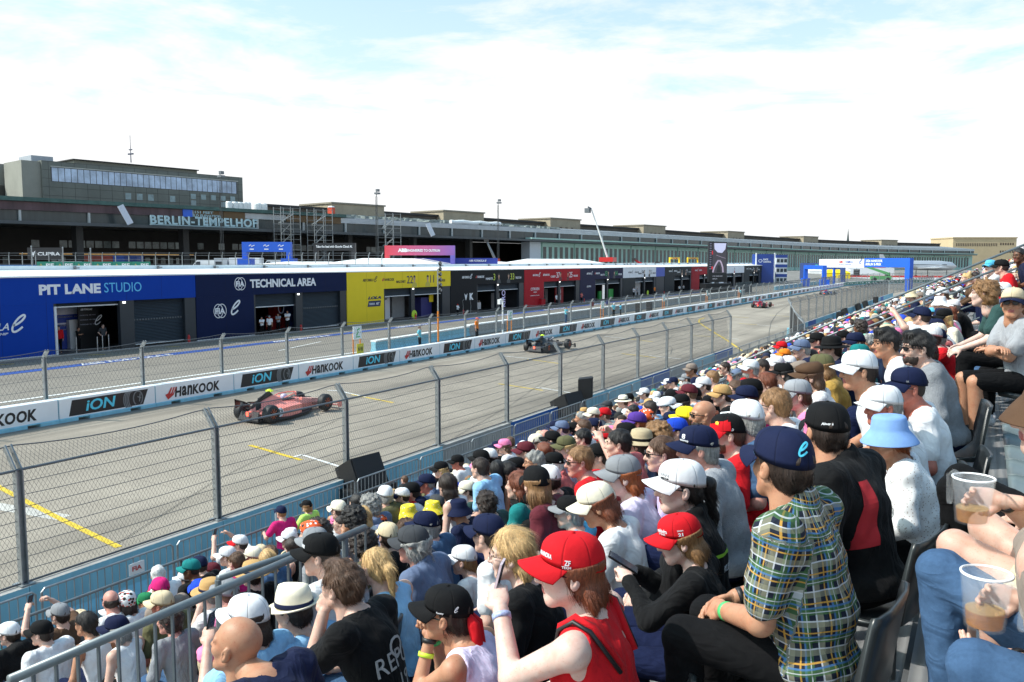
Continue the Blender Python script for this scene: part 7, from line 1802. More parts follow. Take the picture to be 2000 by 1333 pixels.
def make_person(d, P=None, lod=None, row=None):
 """d: description; P: wanted head centre in the world"""
 D = (Vector(P) - CPOS).dot(_fw)
 if lod is None: lod = 0 if D < 5.0 else 1 if D < 11 else 2
 fem = d['sex'] == 'f'; pose = d['pose']; stand = bool(d.get('stand'))
 jp = dict(POSES.get(pose, {})); jp.update(d.get('jp', {}))
 jp['yaw'] = d.get('hyaw', 0); jp['nod'] = jp.get('nod', 0) + d.get('nod', 0)
 w = d.get('w', 1.0)
 key = (pose, fem, lod, jp['yaw'], d.get('nod', 0), stand, w, d.get('id'))
 J = body_joints(jp, fem, stand, w)
 me, HM = body_mesh(J, key, fem, lod, stand, w)
 row = row if row is not None else min(range(-3, 14), key=lambda i: abs(P[0] - (rowx(i) - .06)))
 rz = math.pi + R(d.get('byaw', 0))
 hc = Vector(J['hc']); sc = 1.0
 if not stand:
  want = P[2] - (rowz(row) + .43); sc = max(.86, min(1.06, want / hc.z)) * d.get('sc', 1.0)
 else: sc = d.get('sc', 1.0)
 org = Vector(P) - Matrix.Rotation(rz, 3, 'Z') @ (hc * sc)
 o = bpy.data.objects.new('person', me); COL.objects.link(o); o.location = org; o.rotation_euler = (0, 0, rz); o.scale = (sc, sc, sc)
 o.color = SKINS[d['skin']]
 tm = {'sweater': KNIT}.get(d['top'], CLOTH)
 tm = d.get('tmat', tm)
 child(*(lambda me_: (me_.name.split('.')[0], me_))(shirt_mesh(J, key, fem, lod, d['top'], w, tm, d.get('seed', 1), d.get('belly', 0))), o, None, COLS[d['topc']])
 pm = pants_mesh(J, key, fem, lod, d.get('pants', 'trousers'), None, d.get('cutl', .94)); child(d.get('pants', 'trousers'), pm, o, None, COLS[d.get('pantsc', 'navy')])
 if lod < 2: child('shoes', shoes_mesh(J, key), o, None, COLS['white' if rnd.random() < .4 else 'black'])
 dress_head(o, HM, d['hair'], d['hairc'], d['hat'], d['hatc'], d.get('brimc') or d['hatc'], d['eyes'], lod, d.get('band'), d.get('face'))
 d.update(obj=o, J=J, HM=HM, org=org, rz=rz, row=row, D=D, lod=lod, P=Vector(P), s=sc, key=key)
 PEOPLE.append(d); OCC.append((row, P[1]))
 return o
def parse(line):
 t = line.split(); d = {}
 x, y, D = float(t[0]), float(t[1]), float(t[2]); d['pose'], hy, d['skin'] = t[3], t[4], t[5]
 hh = hy.split('/'); d['hyaw'] = float(hh[0]); d['byaw'] = float(hh[1]) if len(hh) > 1 else 6.0
 d['hair'], d['hairc'] = (t[6].split(':') + ['brown'])[:2]
 if t[7] == '-': d['hat'] = None; d['hatc'] = None
 else: q = t[7].split(':'); d['hat'], d['hatc'] = q[0], q[1]; d['brimc'] = q[2] if len(q) > 2 else None
 d['eyes'] = {'-': None, 's': 'shades', 'g': 'specs'}[t[8]]
 d['top'], d['topc'] = t[9].split(':'); d['sex'] = t[10]
 for q in t[11:]:
  k, v = q.split('=')
  d[k] = v if k in ('id', 'face', 'pants', 'pantsc', 'band', 'lb') else float(v)
 d['px'], d['py'] = x, y
 return d, x, y, D
def place(line):
 d, x, y, D = parse(line)
 if d.get('stand'): return d, atX(x, y, D), 13
 best = None
 for i in range(-2, 14):
  dd = ray(x, y); X = rowx(i) - .06
  for off in (-.2, -.1, 0, .1, .2):
   Dx = (X + off) / dd.x if abs(dd.x) > 1e-4 else -1
   if Dx <= .8: continue
   P = CPOS + dd * Dx; dz = P.z - (rowz(i) + 1.20)
   c = (dz / .20) ** 2 + (math.log(Dx / D) / .15) ** 2 + (off / .25) ** 2
   if dz < -.40 or dz > .22: c += 6
   if best is None or c < best[0]: best = (c, P, i)
 if best is None or best[0] > 9: P = CPOS + ray(x, y) * D; best = (0, P, min(range(-2, 14), key=lambda i: abs(P.x - (rowx(i) - .06))))
 return d, best[1], best[2]
CROWD = '''
1113 1118 3.1 phone 27 pale long:auburn cap:red s tank:red f id=redw w=1.18 pantsc=red belly=.03
1327 1056 3.8 phonemid 24 pale long:light cap:red s long:black f id=girlcap nod=8
1526 912 3.2 lap -28/-8 tan short:dark cap:navy - shirt:navy m id=plaid w=1.10 belly=.04 pantsc=black
1614 845 3.6 slouch -42/-14 tan short:dark cap:black - jacket:black m id=blackred w=1.08 pantsc=black
1733 858 4.3 slouch 22 tan lowtail:ginger bucket:cornblue s sweater:white f id=crochet pantsc=black
462 1262 3.7 bend 14/-4 tan none - - tee:navy m id=bald pantsc=dgrey
572 1196 5.0 slouch 4 fair short:dark fedora:cream s tee:lblue m id=fedora band=navy
668 1148 4.4 chin -4 fair quiff:brown - - tee:black m id=gothic seed=3 pantsc=denim
735 1110 5.2 slouch -20 fair tail:blond - - tank:lblue f
872 1202 3.9 chin2 12 tan lowtail:dark cap:black s tank:lavender f id=scarf
1000 1085 4.3 slouch 18 pale verylong:blond - g tee:black f id=blondright
806 1066 6.2 slouch 8 pink shaggy:grey cap:dgrey:dgrey - jacket:steel m id=veteran
905 1096 6.4 slouch 12 fair lowtail:light cap:white - tee:white f
953 1046 6.0 slouch -10 fair short:dark cap:navy g tee:white m
1328 955 4.5 lap 26 pale tail:black cap:white s jacket:black f id=greenstripe
1362 878 5.4 slouch 22 pink cropgrey:grey cap:navy - sweater:lgrey m id=greysweater w=1.1
1420 850 6.2 slouch 20 fair short:brown cap:red:red - tee:red m id=redcap w=1.06 face=brown
1166 988 5.2 phonelow 20 tan bob:auburn cap:cream - tee:white f id=phonewoman
1112 1003 5.9 phone 16 fair cropgrey:grey capflat:black:grey - tee:sky m
1215 932 5.8 slouch 26 pale verylong:ginger cap:grey s tee:lavender f
1131 903 6.8 slouch 30/10 pink short:light - s tee:red m w=1.05
1029 986 8.2 slouch 0 fair cropgrey:grey cap:black - tee:black m
625 1086 4.9 slouch 22 fair short:dark cap:black:black - tee:white m id=trucker
758 1050 7.8 slouch -30 fair short:dark cap:beige - tee:black m
831 1030 8.0 slouch 16 pink cropgrey:grey cap:navy - sweater:denim m
793 1036 9 slouch 10 fair shaggy:brown - g tee:grey m sc=.9
894 1000 9.5 slouch 8 tan none bucket:navy - tee:navy m w=1.05
949 985 9 slouch -30 fair shaggy:dark - - tee:dgreen m
912 960 11 slouch 30 fair short:dark cap:cream s tee:dgreen m
932 950 11 slouch -20 fair short:dark cap:white - tee:white m
873 950 9.5 slouch -25 fair verylong:dark - - tank:white f
937 916 9.5 slouch -12 fair short:dark - - tee:lblue m w=1.08
970 922 10 slouch -40 olive verylong:black - - tee:black f
988 924 9.8 slouch 24 olive long:black - s tank:white f
1008 916 10 slouch 34 fair stubble:dark cap:black s tee:sky m
1012 950 7.8 lap 0 fair bob:auburn - - tee:teal f
1047 948 6.8 slouch -40 fair long:light cap:black - tee:maroon f
1072 938 8.0 slouch -20 fair short:dark cap:white - tee:black m
1043 904 9.0 slouch 30 tan cropgrey:grey - g tee:white m
1081 908 9.0 slouch 26 red cropgrey:white cap:black s polo:salmon m w=1.1
1105 875 9.2 slouch 28 fair long:blond cap:olive - tee:lavender f
1062 885 10.4 slouch 12 fair long:auburn - - tee:maroon f
1026 884 11 slouch 20 fair short:dark cap:maroon - tee:dgrey m
1071 884 10.6 slouch 4 fair short:dark - - tee:black m
1048 866 12 slouch 34 fair short:dark capback:cream s tee:black m
1063 856 12.8 slouch 20 pink none - - tee:white m
1078 862 12 phone 6 fair short:black cap:black - tee:black m
1137 858 11 slouch 24 fair short:black - - tee:red m
1207 868 6.5 slouch 16 fair short:black - - tee:salmon m
1250 870 7.4 raised -10 fair bob:dark straw:khaki - tank:steel f band=black
1284 856 7.6 slouch -20 tan curly:light - - tank:black f
1290 888 5.7 slouch 26 fair short:brown - s tee:lilac m
1170 893 8.2 slouch 22 fair short:dark cap:black - tee:white f
1320 844 8 slouch 24 fair short:dark cap:royal:royal - tee:grey m
1339 820 8.6 slouch -10 fair short:brown cap:yellow - tee:dgrey m
1373 812 8.2 slouch 26 tan none - s tee:dgrey m face=dark
1312 826 10 slouch 10 fair none cap:navy - tee:black m
1457 822 6.2 slouch -24 pink cropgrey:grey cap:white - shirt:denim m w=1.1
1511 795 5.4 slouch -10 fair short:light - s tee:white m
1556 774 7.6 slouch 20 fair lowtail:brown cap:lgrey - tee:pink f
1580 738 8.2 slouch 14 fair long:brown flatcap:brown - tee:white f
1604 720 8.9 slouch -6 fair bob:light cap:olive - jacket:mustard m
1676 726 5.6 slouch 22 tan short:dark cap:white s tee:white m w=1.08
1724 796 5.2 slouch 28 red short:grey cap:white - tee:white m
1772 760 4.85 slouch 27 red stubble:dark cap:navy s tee:white m id=navyshades
1791 682 6.4 slouch 26 fair quiff:black - s sweater:grey m face=dark
1730 672 6.0 slouch 27 tan quiff:black - g tee:white m
1695 674 10.5 slouch 22 tan cropgrey:grey - g tee:steel m
1670 672 11 slouch 34 pale lowtail:brown cap:navy - tee:navy f
1622 684 8.3 slouch 12 fair short:dark straw:black s jacket:navy m band=black
1529 732 10.4 slouch 4 fair long:black cap:black - tee:white f
1496 752 9.5 slouch 18 fair long:auburn - g tee:white f
1466 766 9.2 slouch 16 fair short:dark cap:black - tee:pink m
1457 780 9.8 slouch 20 fair short:dark cap:navy - tee:magenta f
1436 764 10 slouch 30 fair long:brown - s tee:white f
1409 774 10 slouch 24 fair short:dark cap:tan s tee:black m
1465 722 12 phone 20 red cropgrey:grey cap:white - tee:white m face=grey
1487 719 12 slouch 30 tan short:dark - - tee:white m
1517 713 14 slouch 16 fair short:brown cap:white - tee:white f
1540 712 14 slouch 0 fair short:brown cap:white - tee:denim m
1556 706 14 slouch 26 fair short:light - - tee:steel m
1583 700 13 slouch 20 fair stubble:dark - s tee:grey m
1565 683 12 slouch 24 fair cropgrey:grey cap:steel - tee:denim m
1532 695 17 slouch 10 fair short:brown cap:orange - tee:grey m
1526 680 18 slouch 10 fair short:brown cap:red - tee:pink m
1595 668 14 slouch 14 fair short:dark cap:black s tee:red m
1679 640 17 slouch -10 brown curly:dark - - tee:mint f
1646 662 16 slouch 16 fair short:dark cap:black - tee:navy m
1776 636 12 slouch 24 fair long:blond - - tee:magenta f
1799 620 12.5 raised -20 fair short:dark cap:navy - tee:white m id=filmer
1921 575 8.3 knees -16/6 pale shaggy:light - - tee:dgreen f pantsc=black
1978 594 6.7 cross 58/24 tan short:grey cap:beige:navy s tee:lgrey m id=armsfolded w=1.1 pants=shorts pantsc=black
1957 572 10 slouch 20 fair bob:light cap:white - tee:black f
1955 523 15 slouch -10 fair short:dark cap:black - tee:red m w=1.1
1934 522 17 chin 44 pale shaggy:ginger cap:sky s tee:white f
1894 560 16 knees 40 pale long:brown cap:red - tee:black f
1887 545 20 slouch 10 fair bun:blond - - long:brown f
1903 543 20 slouch 14 fair short:dark - - tee:white m
1990 500 15 slouch 45 brown short:black - g polo:navy m
1835 594 18 slouch 12 fair long:brown bucket:white - tee:white f
1818 612 19 slouch -10 fair short:brown cap:sky - tee:navy f
1815 588 20 slouch 8 fair short:brown cap:steel - tee:taupe m
1840 576 18 slouch 4 fair lowtail:brown cap:white - tee:white f
1817 576 19 slouch 10 fair short:grey cap:white - tee:white m
1797 581 20 slouch 4 fair short:brown cap:taupe - tee:khaki m
1779 579 21 slouch 10 fair short:brown bucket:beige - tee:navy m
1748 590 22 slouch 10 fair short:brown cap:white - tee:grey m
661 998 10 slouch -10 fair short:dark cap:cream - tee:white m
666 1026 11 slouch 26 fair stubble:dark - s tee:white m
689 1016 9.0 chin 0 olive curly:black - - tee:white f
707 1014 8.5 slouch -30 fair verylong:blond - - tee:lavender f
704 1040 10 slouch 20 tan stubble:dark - s tee:olive m
707 1063 8 slouch -20 fair curly:dark - - tee:olive f
722 990 10 slouch 22 tan curly:grey - - tee:steel m
697 984 10.6 slouch -10 fair long:black - - tee:white f
753 970 10.5 slouch -34 fair cropgrey:grey cap:white - jacket:olive m w=1.08
785 971 11 slouch 20 fair short:black cap:white:navy - tee:red m sc=.85
803 963 11 slouch 24 pink short:black cap:black - tee:white m
833 946 11.5 slouch 24 red stubble:grey cap:navy - polo:steel m w=1.15
739 1027 10.5 slouch 0 fair short:brown bandana:orange - tee:white m
796 1007 11 slouch 16 fair short:brown bucket:yellow - tee:white f id=floral1
844 999 11 slouch 4 fair short:brown bucket:yellow - tank:black f id=floral2
819 990 11 slouch -4 fair short:dark cap:navy - tee:orange m
854 988 11 slouch -20 fair long:dark cap:dgrey - tee:black f
615 1062 7.0 slouch 10 fair cropgrey:grey cap:grey - tee:grey m
607 1045 8.2 slouch 10 fair short:brown bandana:orange - tee:black m
621 1043 8.2 slouch -10 olive curly:dark - - tee:dgrey m
483 1212 4.6 phone 8 fair long:dark cap:white - tee:lblue f
81 1238 9.2 slouch 22 fair short:dark cap:black - tee:white m w=1.1
18 1240 9.6 slouch 16 fair short:dark cap:white - hoodie:black m
117 1202 9.8 raised 4 fair short:dark cap:grey - tee:brown m
168 1220 9.0 slouch 10 tan lowtail:black - - tank:white f
216 1175 10 slouch -20 pink balding:dark - s tee:white m
247 1178 9.6 slouch -16 fair long:dark bandana:white - tee:white f
285 1178 10.2 slouch 12 tan short:dark cap:green - tee:taupe m sc=.88
313 1153 9.6 slouch -20 fair short:dark cap:magenta - tee:taupe m w=1.1
309 1124 11 slouch -34 pink cropgrey:white - - polo:white m
373 1114 11 slouch 22 brown stubble:black cap:teal s tee:black m w=1.15
390 1106 11.6 slouch -10 fair short:dark cap:navy - tee:black m
468 1064 12 raised 24 fair short:dark cap:white:red - tee:white m
444 1088 11 slouch 20 fair short:light cap:white - tee:white f
462 1099 10.2 slouch -10 fair short:brown - - tee:magenta m
495 1090 11 slouch 10 fair lowtail:blond cap:cream - tee:white f
522 1096 10.4 slouch -20 fair long:blond - - tee:denim f
564 1055 12 slouch 16 fair short:brown cap:white - tee:dgreen m
570 1070 11 slouch -20 fair long:dark - - tank:black f
893 904 12.8 slouch 30 red short:dark cap:black - tee:white m
861 919 12.4 slouch 26 fair long:blond cap:black - tee:white f
971 876 12 phone 26 fair short:dark cap:navy - tee:black m
985 873 12 slouch 20 fair verylong:brown cap:pink - tee:white f
995 866 12.4 slouch -20 fair short:brown - - tee:black m
939 899 11.6 slouch 10 fair short:black cap:black - tee:black m
955 896 11.6 slouch 6 fair short:black cap:white - tee:black f
1084 836 14 slouch 16 fair short:dark cap:navy - tee:lblue m
1097 839 13.5 slouch 10 fair short:dark cap:steel - tee:royal m
1119 842 13 slouch 0 fair long:black bandana:black - hoodie:black f
1139 837 13 slouch 16 fair short:brown - - tee:white m
1134 818 14.5 slouch 20 tan cropgrey:grey - - tee:white m
1140 808 15 slouch 10 fair short:brown straw:tan - shirt:lblue m band=brown
1158 812 14.5 slouch 26 fair short:brown cap:cream s tee:grey m
1180 812 14.5 slouch 20 fair short:brown cap:red - tee:cream f
1160 835 13 slouch 10 fair short:brown cap:navy - tee:orange m
1186 795 15.5 slouch 26 fair short:brown cap:dgrey - polo:navy m
1216 786 16.5 slouch 16 fair short:brown straw:cream - tee:white f band=black
1228 780 17 slouch 20 fair short:black cap:black - tee:salmon m
1243 828 10.4 slouch 24 red short:ginger cap:purple s tee:dgreen m face=ginger w=1.06
1222 850 9.5 slouch 10 fair short:dark cap:black - tee:dgrey m
1212 838 11 slouch 0 pink none - - tee:grey m
1268 800 13 slouch 0 fair short:dark - - tee:lblue m
1235 806 13.5 slouch 26 fair short:black - - tee:cream m
1261 818 11.6 slouch -10 fair short:dark bandana:orange - tee:black m
1305 796 12 slouch 10 fair short:dark capback:white - tee:sky m
1330 790 11.5 slouch 16 fair long:dark cap:black - tee:white f
1373 755 13 slouch 26 fair short:dark cap:white s tee:black m
1338 762 14.5 slouch 26 tan cropgrey:grey - g tee:dgrey m
1353 776 13 slouch 16 fair short:dark cap:black:black - tee:white m
1312 778 13.6 slouch 10 fair short:black cap:black - tee:red m
1258 770 18 slouch 20 fair short:dark cap:white - tee:grey f
1350 724 17 slouch 30 olive short:dark cap:taupe - tee:navy m
1340 742 16 slouch 16 fair short:dark cap:grey - tee:navy m
1304 750 17 slouch 22 fair short:dark cap:white - tee:black m
1315 748 17 slouch 16 fair short:dark cap:navy - tee:white m
1415 720 14 slouch 30 fair short:dark - s tee:dgrey m
1390 740 13.5 slouch 4 fair short:light - - tee:white f
1345 770 12 slouch 0 fair short:brown cap:maroon - tee:white f
'''
POSES['phonemid'] = dict(lean=13, l=(.42, .10, .50), r=(.42, -.06, .49), hl='grip', hr='grip', nod=6)
POSES['chin2'] = dict(lean=26, l=(.37, .035, .56), r=(.39, -.03, .56), hl='fist', hr='fist', pl=(-.1, .5, -1), pr=(-.1, -.5, -1))
POSES['bend'] = dict(lean=40, l=(.50, .14, .22), r=(.50, -.14, .22), nod=8, hpitch=-14)
POSES['lean_rail'] = dict(lean=8, l=(.36, .22, .34), r=(.36, -.22, .34), pl=(-.1, .6, -.7), pr=(-.1, -.6, -.7))
POSES['standing'] = dict(lean=1, l=(.02, .24, -.06), r=(.02, -.24, -.06))
POSES['folded'] = dict(lean=0, l=(.20, -.11, .32), r=(.22, .11, .35), pl=(0, 1, -.4), pr=(0, -1, -.4))
POSES['hips'] = dict(lean=0, l=(.02, .17, .10), r=(.02, -.17, .10), pl=(-.6, 1, 0), pr=(-.6, -1, 0))
def plaid_mat():
 m = bpy.data.materials.new('plaid_cotton'); m.use_nodes = True; nt = m.node_tree; N, L = nt.nodes, nt.links; b = N['Principled BSDF']; b.inputs['Roughness'].default_value = .85; b.inputs['Specular IOR Level'].default_value = .2
 t = N.new('ShaderNodeTexCoord'); sp = N.new('ShaderNodeSeparateXYZ'); at = N.new('ShaderNodeAttribute'); at.attribute_name = 'weave'
 L.new(at.outputs['Vector'], sp.inputs[0])
 def band(src, period, ph, width):
  a = N.new('ShaderNodeMath'); a.operation = 'MULTIPLY_ADD'; L.new(src, a.inputs[0]); a.inputs[1].default_value = 1 / period; a.inputs[2].default_value = ph + 50
  f = N.new('ShaderNodeMath'); f.operation = 'FRACT'; L.new(a.outputs[0], f.inputs[0])
  l = N.new('ShaderNodeMath'); l.operation = 'LESS_THAN'; L.new(f.outputs[0], l.inputs[0]); l.inputs[1].default_value = width / period; return l.outputs[0]
 U, Vv = sp.outputs[0], sp.outputs[1]
 col = (.012, .016, .030, 1)
 for src in (U, Vv):
  for ph, wdt, c, f in ((0, .019, (.06, .14, .05, 1), .65), (.42, .020, (.30, .29, .20, 1), .5), (.24, .0045, (.55, .57, .62, 1), .75), (.64, .005, (.50, .27, .05, 1), .85), (.80, .006, (.06, .16, .34, 1), .85), (.93, .003, (.55, .57, .62, 1), .7)):
   k = band(src, .095, ph, wdt); mu = N.new('ShaderNodeMath'); mu.operation = 'MULTIPLY'; L.new(k, mu.inputs[0]); mu.inputs[1].default_value = f
   x = N.new('ShaderNodeMix'); x.data_type = 'RGBA'; L.new(mu.outputs[0], x.inputs[0])
   if isinstance(col, tuple): x.inputs[6].default_value = col
   else: L.new(col, x.inputs[6])
   x.inputs[7].default_value = c; col = x.outputs[2]
 L.new(col, b.inputs['Base Color'])
 w = N.new('ShaderNodeTexNoise'); w.inputs['Scale'].default_value = 300; L.new(t.outputs['Object'], w.inputs['Vector']); bp = N.new('ShaderNodeBump'); bp.inputs['Strength'].default_value = .2; bp.inputs['Distance'].default_value = .004; L.new(w.outputs['Fac'], bp.inputs['Height']); L.new(bp.outputs[0], b.inputs['Normal'])
 return m
def spotted(name, base, spots, scale, thr=.13, cells=True):
 m = bpy.data.materials.new(name); m.use_nodes = True; nt = m.node_tree; N, L = nt.nodes, nt.links; b = N['Principled BSDF']; b.inputs['Roughness'].default_value = .85
 t = N.new('ShaderNodeTexCoord'); col = base
 for i, c in enumerate(spots):
  v = N.new('ShaderNodeTexVoronoi'); v.inputs['Scale'].default_value = scale * (1 + .3 * i); mp = N.new('ShaderNodeMapping'); mp.inputs['Location'].default_value = (i * 3.1, i * 1.7, i); L.new(t.outputs['Object'], mp.inputs[0]); L.new(mp.outputs[0], v.inputs['Vector'])
  l = N.new('ShaderNodeMath'); l.operation = 'LESS_THAN'; L.new(v.outputs['Distance'], l.inputs[0]); l.inputs[1].default_value = thr * (1.6 if i == 0 else 1.3)
  x = N.new('ShaderNodeMix'); x.data_type = 'RGBA'; L.new(l.outputs[0], x.inputs[0])
  if isinstance(col, tuple): x.inputs[6].default_value = col
  else: L.new(col, x.inputs[6])
  x.inputs[7].default_value = c; col = x.outputs[2]
 L.new(col, b.inputs['Base Color']); return m
PLAID = plaid_mat(); folds(PLAID)
FLORAL = spotted('floral_yellow_cloth', C(240, 214, 50), [C(250, 245, 225), C(200, 90, 70), C(110, 150, 70)], 34)
CROCHET = spotted('white_crochet', (.78, .78, .78, 1), [(.42, .36, .33, 1)], 70, .16)
BANDM = spotted('bold_black_print', (.75, .75, .75, 1), [(.015, .015, .016, 1), (.55, .05, .03, 1)], 22, .26)
HELM = spotted('orange_black_print', C(226, 88, 36), [(.015, .015, .016, 1), C(235, 235, 235)], 20, .22)
def weave(me, J):
 n = len(me.vertices); V = np.empty(n * 3, np.float32); me.vertices.foreach_get('co', V); V = V.reshape(-1, 3); p, nk = J['pel'], J['nek']; ax = (nk - p) / np.linalg.norm(nk - p); fw = np.cross((0, 1, 0), ax)
 d = V - p; h = d @ ax; a = np.arctan2(d[:, 1], -(d @ fw)); out = np.stack([a * .155, h + .35 * np.maximum(0, h - .42) + .5 * np.abs(d @ fw) * (h > .42), 0 * h], 1)
 for q, y in (('l', 1), ('r', -1)):
  S, E_ = J['S' + q], J['E' + q]; u = E_ - S; L = np.linalg.norm(u); u = u / L; e = V - S; t = e @ u; rd = np.linalg.norm(e - t[:, None] * u, axis=1); m = (t > -.01) & (rd < .11) & (V[:, 1] * y > S[1] * y - .055)
  b1 = np.cross(u, (0, 1, 0)); b1 /= np.linalg.norm(b1); b2 = np.cross(u, b1); out[m] = np.stack([np.arctan2(e @ b1, e @ b2) * .075, t + .013, 0 * t], 1)[m]
 at = me.attributes.new('weave', 'FLOAT_VECTOR', 'POINT'); at.data.foreach_set('vector', (out + .003 * np.sin(V * 31)).astype(np.float32).ravel())
BYID = {}
IDX = {'plaid': PLAID, 'crochet': CROCHET}
for line in CROWD.strip().splitlines():
 d, P, row = place(line)
 if d.get('id') in IDX: d['tmat'] = IDX[d['id']]
 make_person(d, P, row=row)
 if d.get('id'): BYID[d['id']] = d
 if d.get('id') == 'plaid': weave([c for c in d['obj'].children if c.name.startswith('shirt')][0].data, d['J'])
for d in PEOPLE:
 for c in d['obj'].children:
  if d.get('id') in ('floral1', 'floral2') and c.name.startswith('bucket_hat'): c.data = c.data.copy(); c.data.materials[0] = FLORAL
  if c.name.startswith('bandana') and d['hatc'] in ('white', 'orange'): c.data = c.data.copy(); c.data.materials[0] = BANDM if d['hatc'] == 'white' else HELM
for d in list(PEOPLE):
 if d['D'] < 9 and not d.get('stand'):
  d['seat'] = (d['org'].x + .02, d['org'].y, d['org'].z + .0)
rf = random.Random(21)
HATS = [(None, None)] * 10 + [('cap', c) for c in ('white', 'white', 'black', 'black', 'navy', 'navy', 'red', 'grey', 'beige', 'cream', 'olive', 'steel', 'royal', 'maroon', 'pink', 'teal', 'dgrey', 'white', 'black')] + [('bucket', 'beige'), ('bucket', 'white'), ('straw', 'tan'), ('capback', 'black'), ('bucket', 'navy'), ('flatcap', 'taupe')]
TOPS = ['white'] * 6 + ['black'] * 6 + ['navy'] * 3 + ['grey', 'lgrey', 'dgrey', 'red', 'lblue', 'denim', 'olive', 'beige', 'teal', 'salmon', 'dgreen', 'lilac', 'royal', 'pink', 'cream', 'khaki', 'steel', 'mint', 'maroon', 'orange']
def rand_person():
 fem = rf.random() < .4; hat, hc = rf.choice(HATS)
 hair = rf.choice(['long', 'long', 'bob', 'lowtail', 'tail', 'verylong', 'shaggy']) if fem else rf.choice(['short', 'short', 'short', 'quiff', 'cropgrey', 'stubble', 'balding', 'shaggy'])
 if hat and hair in ('quiff', 'shaggy', 'bun', 'balding'): hair = 'short'
 hcol = rf.choice(['dark', 'dark', 'brown', 'brown', 'light', 'black', 'grey'] + (['blond', 'blond', 'auburn'] if fem else ['grey']))
 return dict(pose=rf.choice(['slouch', 'slouch', 'slouch', 'lap', 'knees', 'chin', 'cross']), hyaw=rf.choice([-25, 0, 20, 30]), byaw=rf.choice([-4, 6, 12]), skin=rf.choice(['fair', 'fair', 'fair', 'pale', 'tan', 'pink', 'olive', 'red']),
    hair=hair, hairc=hcol, hat=hat, hatc=hc, brimc=None, eyes='shades' if rf.random() < .3 else None, top=rf.choice(['tee', 'tee', 'tee', 'polo', 'tank' if fem else 'tee', 'long', 'shirt']), topc=rf.choice(TOPS), sex='f' if fem else 'm', pantsc=rf.choice(['navy', 'black', 'denim', 'khaki', 'dgrey']))
def proj_(P):
 v = Vector(P) - CPOS; z = v.dot(_fw); return 1000 + CAM_F * v.dot(_rt) / z, 666.5 - CAM_F * v.dot(_up) / z, z
AIS = ((18.7, 20.2), (46, 47.5), (74, 75.5))
cands = []
for i in range(-3, 14):
 y = 4.5 + rf.random() * .3
 while y < 112:
  y += .52 + rf.random() * .05
  if any(a < y < b for a, b in AIS) or rf.random() < .07: continue
  P = Vector((rowx(i) - .06 + rf.uniform(-.05, .05), y + rf.uniform(-.04, .04), rowz(i) + 1.17 + rf.uniform(-.07, .07)))
  x, yy, z = proj_(P)
  if x < -40 or x > 2040: continue
  if i < 0 and y < 9.5: continue
  if i <= 2 and y < 7.6: continue
  if i in (3, 4, 5) and y < 6.4: continue
  if any(r_ == i and abs(py_ - P.y) < .44 for r_, py_ in OCC): continue
  if any(abs(x - q['px']) < 15 * 7 / max(3, q['D']) + 6 and abs(yy - q['py']) < 20 * 7 / max(3, q['D']) + 6 and z < q['D'] for q in PEOPLE): continue
  cands.append((z, i, P))
cands.sort(key=lambda q: q[0])
n_ind = max(0, 296 - len(PEOPLE))
for z, i, P in cands[:n_ind]:
 d = rand_person(); d['px'], d['py'], _ = proj_(P); d['sex'] = d['sex']; make_person(d, P, row=i); d['fill'] = True
low = {}
for fem in (False, True):
 for hy in (0, 28):
  jp = dict(POSES['slouch']); jp['yaw'] = hy; J = body_joints(jp, fem); HM = head_matrix(J)
  s = SDF(.03); torso(s, J, fem, .012)
  for n in 'lr': limb_arm(s, J, n, .012, fem, .66)
  s.plane((0, 0, 0), (0, 0, -1)); sh = s.mesh(.040)
  s = SDF(.03)
  for n in 'lr': limb_arm(s, J, n, 0, fem, 2.0)
  s.cap(J['nek'], J['hc'] - V3(.03, 0, .08), .055); hv = SDF(.02); hv.ell((-.01, 0, .035), (.097, .078, .088)).ell((.036, 0, -.035), (.06, .058, .085)).cap((.1, 0, .0), (.108, 0, -.02), .012)
  sk = s.mesh(.034); hd = xf(hv.mesh(.022), HM)
  ha = SDF(.02); ha.ell((-.018, 0, .045), (.106, .088, .092)); ha.plane((.06, 0, .05), (.84, 0, -.54)); ha.plane((0, 0, -.06), (0, 0, -1)); hr = xf(ha.mesh(.022), HM)
  cp = MB(); cp.lathe((-.01, 0, .02), [(.112, .0), (.11, .04), (.09, .09), (.04, .118), (.001, .122)], 10); cp.prism([(.08, -.075, .03), (.17, -.05, .012), (.18, .0, .012), (.17, .05, .012), (.08, .075, .03)], (0, 0, .012))
  low[(fem, hy)] = (sh, (np.concatenate([sk[0], hd[0]]), np.concatenate([sk[1], hd[1] + len(sk[0])])), hr, (np.array(cp.v), cp.f))
cmats = [M('crowd_skin', SKINS['fair'], .6, var=.1)]; cidx = {}
def cm_(kind, c, tab):
 k = (kind, c)
 if k not in cidx: cidx[k] = len(cmats); cmats.append(M('crowd_%s_%s' % (kind, wd(c).replace(' ', '_')), tab[c], .85, var=.12, vs=10))
 return cidx[k]
VV, FF, MI = [], [], []; nv = 0
